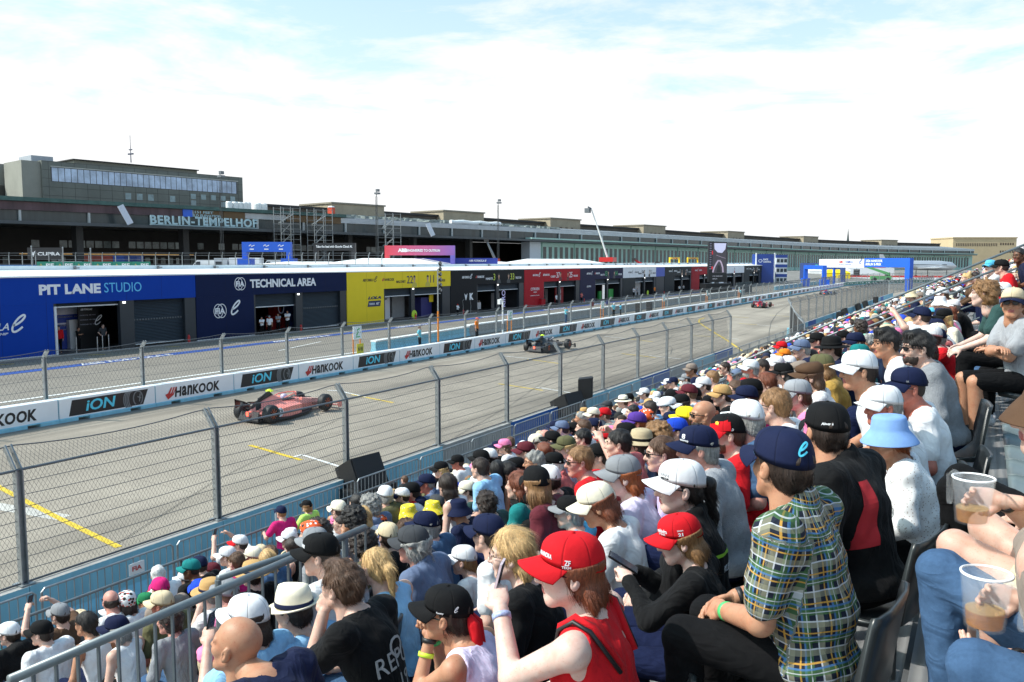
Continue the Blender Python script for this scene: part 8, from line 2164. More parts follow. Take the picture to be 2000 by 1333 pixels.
for z, i, P in cands[n_ind:]:
 d = rand_person(); fem = d['sex'] == 'f'; hy = rf.choice((0, 28)); sh, sk, hr, cp = low[(fem, hy)]
 a = math.pi + R(rf.uniform(-12, 18)); sc = rf.uniform(.93, 1.04); Rm = np.array(Matrix.Rotation(a, 3, 'Z')) * sc; org = np.array((P.x + .07, P.y, P.z - .73 * sc))
 items = [(sh, cm_('cloth', d['topc'], COLS)), (sk, 0)] + ([(hr, cm_('hair', d['hairc'], HAIRC))]) + ([(cp, cm_('hat', d['hatc'], COLS))] if d['hat'] else [])
 for j, ((V, F), mi) in enumerate(items):
  if j >= 2 and j == len(items) - 1 and d['hat']:
   jp = dict(POSES['slouch']); jp['yaw'] = hy; HM = np.array(head_matrix(body_joints(jp, fem))); V = V @ HM[:3, :3].T + HM[:3, 3]
  VV.append(V @ Rm.T + org); FF += [tuple(int(q) + nv for q in f) for f in F]; MI += [mi] * len(F); nv += len(V)
if VV:
 me = bpy.data.meshes.new('crowd'); me.from_pydata(np.concatenate(VV).tolist(), [], FF)
 for m_ in cmats: me.materials.append(m_)
 me.polygons.foreach_set('material_index', MI); me.polygons.foreach_set('use_smooth', [True] * len(FF)); me.update()
 tag(link('crowd', me), 'mass of tiny seated spectators in the far end of the grandstand', 'crowd', kind='stuff')
# ================================================================ RACING CARS
TYRE = M('tyre_rubber_dark', (.014, .014, .015), .6, var=.2, vs=8); CARB = M('carbon_fibre', (.013, .013, .015), .6, var=.2, vs=30)
GLOW = M('rain_light', (1, .06, .03), .4, var=0, emit=6.0); CAMY = M('camera_pod_yellow', (.62, .85, .02), .4, var=0)
def race_car(name_label, p, rz, body, accent, halo, rimc, number=None, numm=None, podm=CAMY, helm=None, fin_word=None, wm=None):
 t = empty('racing_car', p, rz); tag(t, name_label, 'racing car', 'single seat racing cars')
 def sec(x, w, zb, zt, wt=.7, n=10): return [(x, w * s_, z) for s_, z in ((-1, zb + .04), (-.9, zb), (.9, zb), (1, zb + .04), (1, (zb + zt) / 2), (wt, zt - .02), (wt * .6, zt), (-wt * .6, zt), (-wt, zt - .02), (-1, (zb + zt) / 2))]
 m = MB(); m.loft([sec(2.30, .07, .20, .30), sec(2.0, .13, .18, .36), sec(1.4, .20, .16, .46), sec(.75, .27, .12, .58), sec(.35, .31, .10, .62), sec(.05, .33, .10, .60), sec(-.35, .34, .10, .62)]); bd = obj('body', m, body, t, smooth=False)
 m = MB(); m.loft([sec(-.36, .33, .12, .74, .45), sec(-.7, .32, .12, .86, .35), sec(-1.2, .28, .14, .72, .35), sec(-1.7, .2, .18, .52, .4), sec(-2.05, .13, .22, .42, .5)]); obj('engine_cover', m, body, t)
 m = MB(); m.prism([(-.62, -.018, .84), (-.80, -.018, 1.00), (-.98, -.018, 1.0), (-1.95, -.018, .58), (-1.85, -.018, .45), (-1.2, -.018, .66)], (0, .036, 0)); fin = obj('shark_fin', m, accent, t)
 m = MB(); m.lathe((-.8, 0, 1.0), [(.001, 0), (.06, .0), (.10, .04), (.06, .09), (.001, .1)], 10); m.box((-.8, 0, 1.03), (.12, .28, .05)); obj('camera_pod', m, podm, t)
 for s_ in (-1, 1):
  m = MB(); m.loft([[(x, s_ * y, z) for y, z in q] for x, q in ((.55, ((.28, .16), (.36, .15), (.38, .40), (.28, .42))), (.15, ((.28, .12), (.68, .12), (.70, .46), (.30, .54))), (-.5, ((.28, .10), (.74, .10), (.73, .46), (.30, .60))), (-1.15, ((.24, .12), (.60, .12), (.56, .36), (.26, .50))), (-1.6, ((.18, .16), (.36, .16), (.33, .26), (.19, .34))))]); obj('sidepod', m, body, t)
  m = MB(); m.loft([[(x, s_ * y, z) for y, z in q] for x, q in ((2.15, ((.60, .34), (.90, .34), (.90, .37), (.60, .37))), (1.6, ((.52, .58), (.92, .60), (.92, .63), (.52, .62))), (1.05, ((.48, .52), (.86, .50), (.86, .53), (.48, .56))))]); obj('wheel_fairing', m, body, t) if False else None
  for xx in (1.485, -1.485):
   w = .30 if xx > 0 else .33
   wh = MB(); wh.lathe((xx, s_ * (.70), .325), [(.20, -w / 2), (.29, -w / 2), (.325, -w / 2 + .05), (.325, w / 2 - .05), (.29, w / 2), (.20, w / 2)], 28, ax=(0, 1, 0)); W_ = obj('wheel', wh, TYRE, t, smooth=True)
   rr = MB(); rr.lathe((xx, s_ * .70, .325), [(.001, -.10), (.05, -.11), (.19, -.13), (.205, -.15), (.205, .15), (.19, .13), (.05, .11), (.001, .10)], 20, ax=(0, 1, 0)); obj('rim', rr, CARB, W_)
   sp = MB()
   for k in range(10): a = k * math.pi / 5; sp.tube((xx + .05 * math.cos(a), s_ * .845, .325 + .05 * math.sin(a)), (xx + .19 * math.cos(a), s_ * .842, .325 + .19 * math.sin(a)), .012, n=4)
   obj('spoke', sp, rimc, W_)
   m = MB()
   for dz in (.12, -.06):
    m.tube((xx - .2, s_ * .2, .33 + dz), (xx, s_ * .58, .33 + dz), .018, n=5); m.tube((xx + .2, s_ * .2, .33 + dz), (xx, s_ * .58, .33 + dz), .018, n=5)
   obj('suspension_arm', m, CARB, t)
  m = MB(); m.prism([(2.05, s_ * .93, .06), (2.45, s_ * .93, .06), (2.40, s_ * .93, .30), (2.0, s_ * .93, .36)], (0, .02 * s_, 0)); obj('front_endplate', m, body, t)
  m = MB(); m.prism([(-2.45, s_ * .50, .50), (-2.0, s_ * .50, .56), (-1.95, s_ * .50, .76), (-2.5, s_ * .50, .86)], (0, .02 * s_, 0)); obj('rear_endplate', m, accent, t)
  m = MB(); m.prism([(-2.42, s_ * .08, .80), (-2.05, s_ * .08, .70), (-2.05, s_ * .08, .67), (-2.42, s_ * .08, .77)], (0, .42 * s_, .04)); obj('rear_wing', m, accent, t)
  m = MB(); m.path([(.30, s_ * .45, .50), (.28, s_ * .52, .60)], .012, 4); m.box((.27, s_ * .56, .63), (.06, .16, .09)); obj('mirror', m, body, t)
 m = MB(); m.loft([[(2.52, y, .10 + .02 * abs(y)), (2.28, y, .08 + .02 * abs(y)), (2.28, y, .11 + .03 * abs(y)), (2.52, y, .115 + .02 * abs(y))] for y in (-.92, -.5, 0, .5, .92)]); m.loft([[(2.25, y, .20), (2.02, y, .26), (2.02, y, .29), (2.25, y, .225)] for y in (-.92, -.2)]); m.loft([[(2.25, y, .20), (2.02, y, .26), (2.02, y, .29), (2.25, y, .225)] for y in (.2, .92)]); obj('front_wing', m, body, t)
 m = MB(); m.prism([(1.2, -.3, .05), (.6, -.62, .05), (-.6, -.86, .05), (-1.2, -.80, .05), (-1.75, -.5, .05), (-2.25, -.5, .05), (-2.25, .5, .05), (-1.75, .5, .05), (-1.2, .80, .05), (-.6, .86, .05), (.6, .62, .05), (1.2, .3, .05)], (0, 0, .05)); obj('floor', m, CARB, t)
 m = MB(); m.prism([(-2.25, -.48, .10), (-2.25, .48, .10), (-2.0, .42, .40), (-2.0, -.42, .40)], (-.03, 0, .0)); obj('diffuser', m, CARB, t)
 m = MB(); m.box((-2.30, 0, .33), (.05, .09, .14)); obj('rain_light', m, GLOW, t)
 m = MB(); m.path([(.62, 0, .58), (.60, 0, .80)], .024, 6); m.path([(-.34, .30, .72), (0, .32, .80), (.40, .20, .82), (.60, 0, .81), (.40, -.20, .82), (0, -.32, .80), (-.34, -.30, .72)], .027, 7); obj('halo', m, halo, t)
 m = MB(); m.lo_hi((-.33, -.22, .601), (.33, .22, .625)); obj('cockpit_opening', m, CARB, t)
 if number:
  for s_ in (-1, 1):
   m = MB(); m.tube((-.98, s_ * .66, .30), (-.98, s_ * .682, .30), .17, n=20); pl = obj('number_disc', m, WHITE_INK, t)
   text('number', number, INK, pl, (-1.11 if s_ < 0 else -.85, s_ * .688, .21), height=.18, width=.24, rot=Matrix(((1, 0, 0), (0, 0, -1), (0, 1, 0))) if s_ < 0 else Matrix(((-1, 0, 0), (0, 0, 1), (0, 1, 0))), bold=.05)
 if fin_word: text('fin_lettering', fin_word, wm or INK, fin, (-1.45, -.026, .70), height=.13, width=.40, rot=Matrix(((.9, 0, 0), (0, 0, -1), (.35, .93, 0))), bold=.03)
 for ch in t.children:
  if not ch.name.startswith('wheel'):
   for v in ch.data.vertices:
    x = v.co.x; v.co.x = -1.55 + (x + 1.55) * .52 if x < -1.55 else 1.9 + (x - 1.9) * .6 if x > 1.9 else x
 dr = empty('person', Matrix.Rotation(rz, 3, 'Z') @ Vector((-.05, 0, .56)) + Vector(p), rz); tag(dr, 'helmeted driver in the cockpit of the ' + helm[0], 'person')
 m = MB(); m.lathe((0, 0, .0), [(.001, .0), (.10, .01), (.13, .06), (.14, .13), (.125, .20), (.08, .25), (.001, .265)], 16); obj('helmet', m, helm[1], dr, smooth=True)
 m = MB(); m.loft([[(.10 + .035 * math.cos(a), .10 * math.sin(a) * 1.1, z) for a in np.linspace(-1.3, 1.3, 8)] for z in (.11, .17)], caps=False); obj('visor', m, GLASSES, dr)
 m = MB(); m.loft([[(-.12, -.2, -.06), (.12, -.2, -.06), (.12, .2, -.06), (-.12, .2, -.06)], [(-.08, -.13, .01), (.08, -.13, .01), (.08, .13, .01), (-.08, .13, .01)]]); obj('race_suit', m, helm[1], dr)
 return t
PINKC = M('copper_pink_car_paint', (.80, .27, .22), .3, .0, var=.12, vs=5); BLKC = M('black_car_paint', (.016, .016, .018), .28, var=.15, vs=6); REDC = M('crimson_car_paint', (.45, .02, .05), .3, var=.25, vs=3)
SILV = M('silver_white_car_paint', (.33, .34, .38), .3, var=.3, vs=3); GOLDC = M('gold_car_paint', (.55, .36, .10), .35, .3, var=.1); BLUC = M('blue_car_paint', (.05, .16, .45), .3, var=.2)
ORIM = M('orange_rim_mark', (.55, .12, .04), .4, var=0)
def carz(x): return trackz(x) - .0
HELM_P = M('lilac_helmet', (.45, .40, .55), .25, var=.5, vs=12); HELM_D = M('dark_helmet', (.05, .055, .08), .25, var=.5, vs=12)
race_car('copper pink racing car with black fin nearest on the track', (-23.12, 23.85, carz(-23.12) + .01), R(90) + R(1), PINKC, BLKC, PINKC, ORIM, '51', None, helm=('copper pink racing car', HELM_P), fin_word='TDK')
m_ = race_car('black and gold racing car in the middle of the straight', (-24.75, 49.6, carz(-24.75) + .01), R(90) - R(1), BLKC, BLKC, SILV, ORIM, None, None, helm=('black and gold racing car', HELM_D))
m = MB(); stroke(m, [(-1.35 + .10 * math.cos(a), .62 + .10 * math.sin(a)) for a in np.linspace(.5, 6, 16)], .03, (0, -.022, .0), Matrix(((1, 0, 0), (0, 0, -1), (0, 1, 0))), .004); obj('fin_mark', m, GOLDC, m_, fix=False)
race_car('crimson and white racing car far down the straight', (-24.5, 109.9, carz(-24.5) + .01), R(88), REDC, REDC, SILV, ORIM, None, None, podm=REDC, helm=('crimson racing car', HELM_D))
race_car('tiny blue and red racing car at the far end of the straight', (-23.9, 158.5, carz(-23.9) + .01), R(80), BLUC, REDC, SILV, ORIM, None, None, podm=BLUC, helm=('tiny blue racing car', HELM_D))
# ================================================================ STANDING FIGURES: marshals, pit crew, children at the rail
COLS['vest'] = C(120, 205, 220)
def stander(x, y, X, floor, pose, by, skin, hair, hat, eyes, top, sex, label, pants='black', kid=False, depth=None):
 d = dict(pose=pose, hyaw=0, byaw=by, skin=skin, sex=sex, stand=1, pantsc=pants, px=x, py=y, eyes=eyes, brimc=None)
 d['hair'], d['hairc'] = (hair.split(':') + ['brown'])[:2]
 d['hat'], d['hatc'] = (hat.split(':') if hat else (None, None))[:2]
 d['top'], d['topc'] = top.split(':')
 P = atX(x, y, X) if depth is None else atD(x, y, depth)
 d['sc'] = (P.z - floor) / 1.605; d['label'] = label
 make_person(d, P, row=13); return d
STK = 1
stander(549, 1002, -10.72, -.28, 'lean_rail', -10, 'fair', 'short:light', 'cap:navy', None, 'tee:magenta', 'm', 'child with navy cap and magenta T-shirt leaning on the front rail', 'blue' if 0 else 'royal' if 0 else 'denim')
stander(599, 990, -10.72, -.28, 'lean_rail', 0, 'fair', 'bob:light', 'cap:black', None, 'tee:lime', 'm', 'child with black cap and lime T-shirt leaning on the front rail', 'black')
stander(790, 938, -10.72, -.28, 'lean_rail', -6, 'fair', 'lowtail:brown', None, None, 'tank:salmon', 'f', 'ponytailed girl in a sleeveless top leaning on the front rail')
for a in ((820, 641, -31.4, 0, 'hips', 200, 'fair', 'short:brown', None, 's', 'tee:vest', 'm', 'marshal in pale cyan vest, hands on hips, near the signal mast'),
   (932, 624, -31.4, 0, 'standing', 190, 'fair', 'short:brown', 'cap:salmon', None, 'tee:orange', 'm', 'marshal in orange and white vest behind the far wall'),
   (1106, 602, -33.5, 0, 'folded', 170, 'fair', 'short:black', None, None, 'tee:vest', 'm', 'marshal in cyan vest and pale jeans before the pit wall'),
   (1199, 594, -33.0, 0, 'standing', 150, 'fair', 'short:grey', 'cap:white', None, 'tee:vest', 'm', 'marshal in cyan vest and white cap, left of a pair'),
   (1212, 595, -33.0, 0, 'folded', 30, 'brown', 'short:black', None, None, 'tee:sky', 'm', 'marshal in cyan vest seen from behind, right of a pair'),
   (1327, 583, -33.0, 0, 'standing', 180, 'fair', 'short:brown', None, None, 'tee:vest', 'm', 'marshal in cyan vest and pale jeans left of the video screen'),
   (1447, 566, -33.0, 0, 'standing', 180, 'fair', 'short:brown', None, None, 'tee:vest', 'm', 'marshal in cyan vest right of the video screen'),
   (511, 622, -48.5, 0, 'folded', 115, 'tan', 'short:black', None, None, 'shirt:white', 'm', 'pit crew member in white shirt, leftmost of four by the navy garage'),
   (526, 620, -48.1, 0, 'standing', 120, 'tan', 'short:grey', 'cap:grey', None, 'shirt:white', 'm', 'pit crew member in white shirt and grey cap by the navy garage'),
   (543, 615, -49.6, 0, 'folded', 120, 'tan', 'short:black', None, None, 'shirt:lgrey', 'm', 'pit crew member with folded arms, third of four by the navy garage'),
   (561, 610, -49.6, 0, 'folded', 125, 'tan', 'short:dark', None, None, 'shirt:white', 'm', 'tall pit crew member in white shirt, rightmost of four by the navy garage'),
   (114, 641, -50.1, 0, 'standing', 150, 'fair', 'short:brown', None, None, 'jacket:red', 'm', 'fire marshal in red overalls inside the blue studio garage'),
   (153, 643, -50.4, 0, 'folded', 200, 'tan', 'short:black', None, None, 'tee:black', 'm', 'person in black clothes behind the queue posts in the studio garage'),
   (201, 637, -49.9, 0, 'hips', 180, 'fair', 'short:dark', None, 's', 'tee:dgrey', 'm', 'person in dark T-shirt and shorts behind the queue posts'),
   (894, 596, -48.2, 0, 'folded', 170, 'fair', 'short:dark', 'cap:red', None, 'jacket:white', 'm', 'pit crew member in red and white before the black garage'),
   (1087, 576, -48.0, 0, 'standing', 180, 'tan', 'short:black', None, None, 'shirt:white', 'm', 'pit crew member in white shirt before the red garage'),
   (1136, 573, -48.2, 0, 'folded', 160, 'tan', 'short:dark', None, None, 'tee:salmon', 'm', 'pit crew member by the indigo garage'),
   (1238, 563, -48.0, 0, 'folded', 170, 'fair', 'short:dark', None, None, 'tee:white', 'm', 'pit crew member left of two before the white headed garage'),
   (1245, 564, -48.0, 0, 'standing', 170, 'fair', 'short:dark', None, None, 'tee:grey', 'm', 'pit crew member right of two before the white headed garage'),
   (1279, 561, -48.0, 0, 'standing', 170, 'fair', 'short:brown', None, None, 'tee:orange', 'm', 'pit crew member in orange by the short blue gap'),
   (1327, 559, -48.4, 0, 'standing', 100, 'fair', 'short:brown', None, None, 'tee:white', 'm', 'pit crew member left of two at the charcoal garage'),
   (1335, 558, -48.6, 0, 'folded', 60, 'fair', 'short:brown', None, None, 'tee:white', 'm', 'pit crew member right of two at the charcoal garage')):
 stander(*a, pants='denim' if 'jeans' in a[-1] else 'black')
# ================================================================ THE ROW AT THE RIGHT: knees, jugs of beer, the brown hat
def right_person(px, py, D, seatX, Y, line, l, r, kl, kr, hl='relax', hr='relax', lean=14, top='tee:white', hat=None, hair='short:brown', pants='trousers', pc='denim', idn='', headP=None, sex='m', skin='fair', jp=None):
 z = rowz(-1) + .43; oz = Vector((seatX, Y, z))
 L_ = lambda p: (-(p[0] - seatX), -(p[1] - Y), p[2] - z)
 q = dict(lean=lean, kl=L_(kl), kr=L_(kr)); q['l'] = L_(l); q['r'] = L_(r); q['hl'] = hl; q['hr'] = hr
 k0, k1 = q['kl'], q['kr']; q['al'] = (k0[0] - .06, k0[1], -.34); q['ar'] = (k1[0] - .06, k1[1], -.34)
 if headP is not None: q['head'] = L_(headP)
 if jp: q.update(jp)
 d = dict(pose='lap', jp=q, id=idn, hyaw=10, byaw=0, skin=skin, sex=sex, px=2100, py=700, eyes=None, brimc=None, pants=pants, cutl=.5, pantsc=pc, label=line)
 d['hair'], d['hairc'] = hair.split(':'); d['hat'], d['hatc'] = (hat.split(':') if hat else (None, None)); d['top'], d['topc'] = top.split(':')
 J = body_joints({**POSES['lap'], **q, 'yaw': 10, 'nod': 0}, sex == 'f')
 P = oz + Matrix.Rotation(math.pi, 3, 'Z') @ Vector(J['hc'])
 d['sc'] = 1.0; make_person(d, P, lod=0, row=-1); o = d['obj']; o.scale = (1, 1, 1); o.location = oz; d['org'] = oz; d['s'] = 1.0
 return d
PLAST = bpy.data.materials.new('clear_cup_plastic'); PLAST.use_nodes = True
_b = PLAST.node_tree.nodes['Principled BSDF']; _b.inputs['Base Color'].default_value = (.80, .84, .88, 1); _b.inputs['Roughness'].default_value = .22; _b.inputs['Alpha'].default_value = .10
BEER = M('beer', (.60, .22, .008), .1, var=.05); _bb = BEER.node_tree.nodes['Principled BSDF']; _bb.inputs['Alpha'].default_value = .42
FOAM = M('beer_foam', (.62, .45, .2), .5, var=.1, alpha=.4)
def jug(p, label, rz, h=.165, r0=.052, r1=.066):
 t = empty('beer_jug', p, rz); tag(t, label, 'jug')
 m = MB(); m.lathe((0, 0, 0), [(.001, .004), (r0, .004), (r1, h), (r1 + .004, h), (r1 + .004, h - .006), (r0 + .003, 0), (.001, 0)], 28); obj('cup', m, PLAST, t, smooth=True); m = MB(); m.lathe((0, 0, h), [(r1 + .005, -.005), (r1 + .006, 0), (r1, .002), (r1, -.004)], 28); obj('rim', m, WHITE_INK, t, smooth=True)
 m = MB(); m.lathe((0, 0, .006), [(.001, 0), (r0 - .004, 0), (r0 + .001, .045), (.001, .045)], 24); obj('beer', m, BEER, t, smooth=False)
 m = MB(); m.lathe((0, 0, .0515), [(.001, .004), (r0, .004), (r0 + .0005, 0)], 24); obj('foam', m, FOAM, t)
 m = MB(); m.path([(0, r1, h - .012), (0, r1 + .035, h - .006), (0, r1 + .055, h - .02), (0, r1 + .052, h - .12), (0, r1 + .05, h - .13)], [.011, .012, .013, .012, .008], 8); obj('handle', m, PLAST, t, smooth=True)
 return t
zs = rowz(-1) + .43
c1 = Vector((0, 0, 0)) + atD(1900, 975, 3.05); c2 = atD(1925, 1170, 2.5)
jug(c1 + Vector((0, 0, -.085)), 'clear plastic jug with a little beer held above a bare knee, the upper one', R(40)); jug(c2 + Vector((0, 0, -.085)), 'clear plastic jug with a little beer held over blue jeans, the lower one', R(-130))
kr_, kl_ = atD(1838, 1118, 2.75), atD(1905, 1300, 2.4)
right_person(0, 0, 0, .46, 2.72, 'person in brown bucket hat and blue jeans holding a beer jug at the right edge', (c2.x + .08, c2.y - .03, c2.z - .15), (c2.x + .10, c2.y + .085, c2.z - .015), kl_, kr_, 'relax', 'cup', 38, 'tee:taupe', 'bucket:brown', 'curly:brown', idn='jeanslady', headP=(.20, 2.66, 5.24), sex='f', jp=dict(dirr=(1, .05, .05), palmr=(.1, 1, 0), dirl=(1, -.1, -.05), palml=(0, -.5, 1)))
k = atD(1868, 1035, 3.2)
right_person(0, 0, 0, .42, 3.42, 'person in beige shorts with a bare knee and a beer jug at the right edge', (.30, 3.3, zs + .22), (c1.x + .10, c1.y + .085, c1.z - .015), (k.x, k.y - .05, k.z - .05), (k.x + .1, k.y + .2, k.z - .03), 'relax', 'cup', 10, 'polo:beige', None, 'short:brown', 'shorts', 'beige', 'beigeshorts', jp=dict(dirr=(1, .05, .05), palmr=(.1, 1, 0)))
k = atD(1868, 925, 3.95)
right_person(0, 0, 0, .42, 4.2, 'person in black trousers and white shirt at the right edge beside the jugs', (.22, 4.05, zs + .25), (.22, 4.25, zs + .22), (k.x, k.y - .12, k.z - .05), (k.x + .02, k.y + .1, k.z - .05), lean=8, top='long:white', pc='black', idn='blacktrousers')
# ================================================================ THINGS HELD, PRINTS AND MARKS ON THE NEAR SPECTATORS
def to_world(d, p): return d['org'] + Matrix.Rotation(d['rz'], 3, 'Z') @ (Vector(p) * d['s'])
def phone(d, n, label, back=PHONE_K, up=(0, 0, 1), size=(.074, .009, .152)):
 J = d['J']; g = Vector(J['grip' + n]) + Vector((.0, 0, .03)); t = empty('phone', to_world(d, g), d['rz'] + R(12)); tag(t, label, 'phone')
 rm_ = Matrix.Rotation(R(-14 if up[2] else 60), 3, 'Y')
 m = MB(); m.box((0, 0, .02), (size[1], size[0], size[2]), rot=rm_); obj('body', m, back, t)
 m = MB(); m.box(rm_ @ Vector((-.0052, 0, 0)) + Vector((0, 0, .02)), (.001, size[0] * .93, size[2] * .95), rot=rm_); obj('screen', m, M('phone_screen', (.05, .06, .08), .1, var=.3, vs=40), t)
 m = MB(); m.box(rm_ @ Vector((.0058, size[0] * .22, size[2] * .32)) + Vector((0, 0, .02)), (.003, .028, .045), rot=rm_); obj('camera', m, GLASSES, t)
def held(d): return '%s %s' % (wd(d['hatc']), HATW[d['hat']]) if d['hat'] else '%s %s hair' % (HAIRW[d['hair']], wd(d['hairc']))
WPH = M('phone_white_pink', (.62, .50, .54), .25, var=.3, vs=30)
def project(me_obj, name, src, d, frame, h, wdt, mat, off=.004, bold=.02, shear=0.0, root=None):
 """print letters on a worn thing: every point of the flat lettering is carried along the frame's normal onto the cloth"""
 from mathutils.bvhtree import BVHTree
 me0, lo, hi = text_mesh(src, bold, shear, .0015) if isinstance(src, str) else (src, np.array([0, 0]), np.array([1, 1]))
 me = me0.copy(); bm = bmesh.new(); bm.from_mesh(me); bmesh.ops.triangulate(bm, faces=bm.faces); bmesh.ops.subdivide_edges(bm, edges=[e for e in bm.edges if e.calc_length() > .12], cuts=2); bm.to_mesh(me); bm.free()
 tb = BVHTree.FromPolygons([v.co for v in me_obj.data.vertices], [p.vertices for p in me_obj.data.polygons])
 o, xd, yd = Vector(frame[0]), Vector(frame[1]).normalized(), Vector(frame[2]).normalized(); nd = xd.cross(yd)
 for v in me.vertices:
  p = o + xd * ((v.co.x - (lo[0] + hi[0]) / 2) / (hi[0] - lo[0]) * wdt) + yd * ((v.co.y - (lo[1] + hi[1]) / 2) / (hi[1] - lo[1]) * h)
  hit_, nrm, _, _ = tb.ray_cast(p + nd * .25, -nd, .6)
  v.co = (hit_ + nd * (off + v.co.z * .5)) if hit_ is not None else p
 me.materials.clear(); me.materials.append(mat)
 return link(name, me, me_obj)
def kid_of(o, nm):
 for c in o.children:
  if c.name.split('.')[0] == nm: return c
def cap_print(idn, src, ang, z, h, wdt, mat, bold=.02, shear=0.0):
 d = BYID.get(idn); c = kid_of(d['obj'], 'cap') if d else None
 if not c: return
 a = R(ang); n = Vector((math.cos(a), math.sin(a), .35)).normalized(); xd = Vector((-math.sin(a), math.cos(a), 0)); yd = n.cross(xd)
 project(c, 'cap_lettering', src, d, ((-.012 + .10 * math.cos(a), .086 * math.sin(a), z), xd, yd), h, wdt, mat, .0012, bold, shear)
def e_mark_mesh():
 m = MB(); curl_e(m, (.5, .5, 0), Matrix.Identity(3), .95, .15); return m.mesh('mark', INK)
CYI = M('cyan_thread', (.08, .58, .80), .6, var=0)
EM = e_mark_mesh()
cap_print('plaid', EM, 168, .075, .045, .045, CYI); cap_print('scarf', EM, 120, .055, .022, .022, WHITE_INK)
cap_print('redw', 'ZF', 72, .058, .016, .02, WHITE_INK); cap_print('redw', 'TECH', 70, .043, .008, .03, WHITE_INK); cap_print('redw', 'MAHINDRA', 22, .072, .014, .06, WHITE_INK)
cap_print('girlcap', 'mahindra', 25, .075, .018, .062, WHITE_INK); cap_print('girlcap', 'E TEAM', 25, .058, .008, .04, WHITE_INK); cap_print('girlcap', '21', 82, .056, .016, .024, WHITE_INK, .04); cap_print('girlcap', 'TECH', 82, .075, .007, .03, WHITE_INK)
cap_print('greenstripe', 'FAN', 28, .072, .014, .045, M('grey_thread', (.35, .36, .38), .6, var=0)); cap_print('greenstripe', 'MEETUP', 28, .055, .009, .045, INK)
cap_print('greysweater', 'watergroup', 28, .058, .014, .062, WHITE_INK); cap_print('greysweater', '8', 28, .082, .026, .024, WHITE_INK)
cap_print('blackred', 'Always', 150, .046, .014, .05, WHITE_INK, .02, .2); cap_print('blackred', 'Y', 60, .092, .02, .02, WHITE_INK)
cap_print('redcap', 'LD', 92, .046, .014, .018, WHITE_INK); cap_print('navyshades', 'OK', 60, .055, .010, .016, M('grey_thread', (.35, .36, .38), .6))
cap_print('trucker', 'TEAM', 20, .075, .02, .06, WHITE_INK); cap_print('scarf', 'Tommy', 80, .04, .010, .035, WHITE_INK, .02, .2)
d = BYID.get('redcap')
if d:
 c = kid_of(d['obj'], 'cap'); m = MB(); flat(m, [(.1, .1), (.5, -.1), (.9, .1), (1, .9), (.5, 1.1), (0, .9)], (0, 0, 0), Matrix.Identity(3), 0); a = R(38)
 project(c, 'shield_mark', m.mesh('m', INK), d, ((-.012 + .1 * math.cos(a), .086 * math.sin(a), .078), Vector((-math.sin(a), math.cos(a), 0)), Vector((math.cos(a), math.sin(a), .35)).cross(Vector((-math.sin(a), math.cos(a), 0)))), .032, .024, M('yellow_thread', (.75, .52, .03), .6, var=0), .0012)
 c.color = COLS['black']; kid_of(c, 'brim').color = COLS['red']
 fr = MB(); fr.lathe((-.008, 0, 0), [(.1105, .040), (.1095, .062), (.098, .095), (.07, .119)], 40); fr.v = [(x, y * .82 if 1 else y, z) for x, y, z in fr.v]; fr.f = [f for f in fr.f if sum(fr.v[i][0] for i in f) / 4 > .0]
 child('front_panel', fr.mesh('front_panel', CAPM, True), c, None, COLS['red'])
def back_print(idn, part, rows, mat, yo=.0):
 d = BYID.get(idn); c = kid_of(d['obj'], part)
 J = d['J']; ax = Vector(J['nek'] - J['pel']).normalized(); base = Vector(J['che'])
 for s_, dz, dy, h, w_, sh in rows: project(c, 'printed_lettering', s_, d, (base + ax * dz + Vector((-.15, dy + yo, 0)), (0, -1, 0), ax), h, w_, mat, .003, .0, sh)
PRT = M('pale_print', (.42, .41, .40), .8, var=.3, vs=60)
back_print('gothic', 'shirt', [('REPU', -.02, -.0, .085, .26, .1), ('19', -.13, -.05, .075, .10, .0), ('O', .03, -.03, .10, .11, 0)], PRT)
back_print('greenstripe', 'jacket', [('KLENNER', -.02, -.02, .03, .16, 0)], WHITE_INK)
def back_panel(idn, part, pts, mat, name='coloured_panel', off=.005):
 d = BYID.get(idn); c = kid_of(d['obj'], part); J = d['J']; ax = Vector(J['nek'] - J['pel']).normalized(); n = 14
 m = MB()
 for i in range(n):
  for j in range(n):
   q = lambda u, v: tuple(Vector(pts[0]) * (1 - u) * (1 - v) + Vector(pts[1]) * u * (1 - v) + Vector(pts[2]) * u * v + Vector(pts[3]) * (1 - u) * v)
   m.quad(*[q(a / n, b / n) + () for a, b in ((i, j), (i + 1, j), (i + 1, j + 1), (i, j + 1))])
 me = m.mesh('m', mat); a = np.array(m.v); lo, hi = a.min(0), a.max(0); S = max(hi[0] - lo[0], 1e-6), max(hi[1] - lo[1], 1e-6)
 for v in me.vertices: v.co = ((v.co.x - lo[0]) / S[0], (v.co.y - lo[1]) / S[1], 0)
 cx, cy = (lo[0] + hi[0]) / 2, (lo[1] + hi[1]) / 2
 project(c, name, me, d, (Vector(J['che']) + ax * cy + Vector((-.15, -cx, 0)), (0, -1, 0), ax), S[1], S[0], mat, off)
back_panel('blackred', 'jacket', [(-.19, -.12, 0), (-.10, -.12, 0), (-.07, .15, 0), (-.125, .15, 0)], M('red_cloth', (.36, .012, .02), .85))
back_panel('greenstripe', 'jacket', [(-.18, .045, 0), (.16, .045, 0), (.16, .06, 0), (-.18, .06, 0)], M('lime_cloth', (.30, .62, .04), .7))
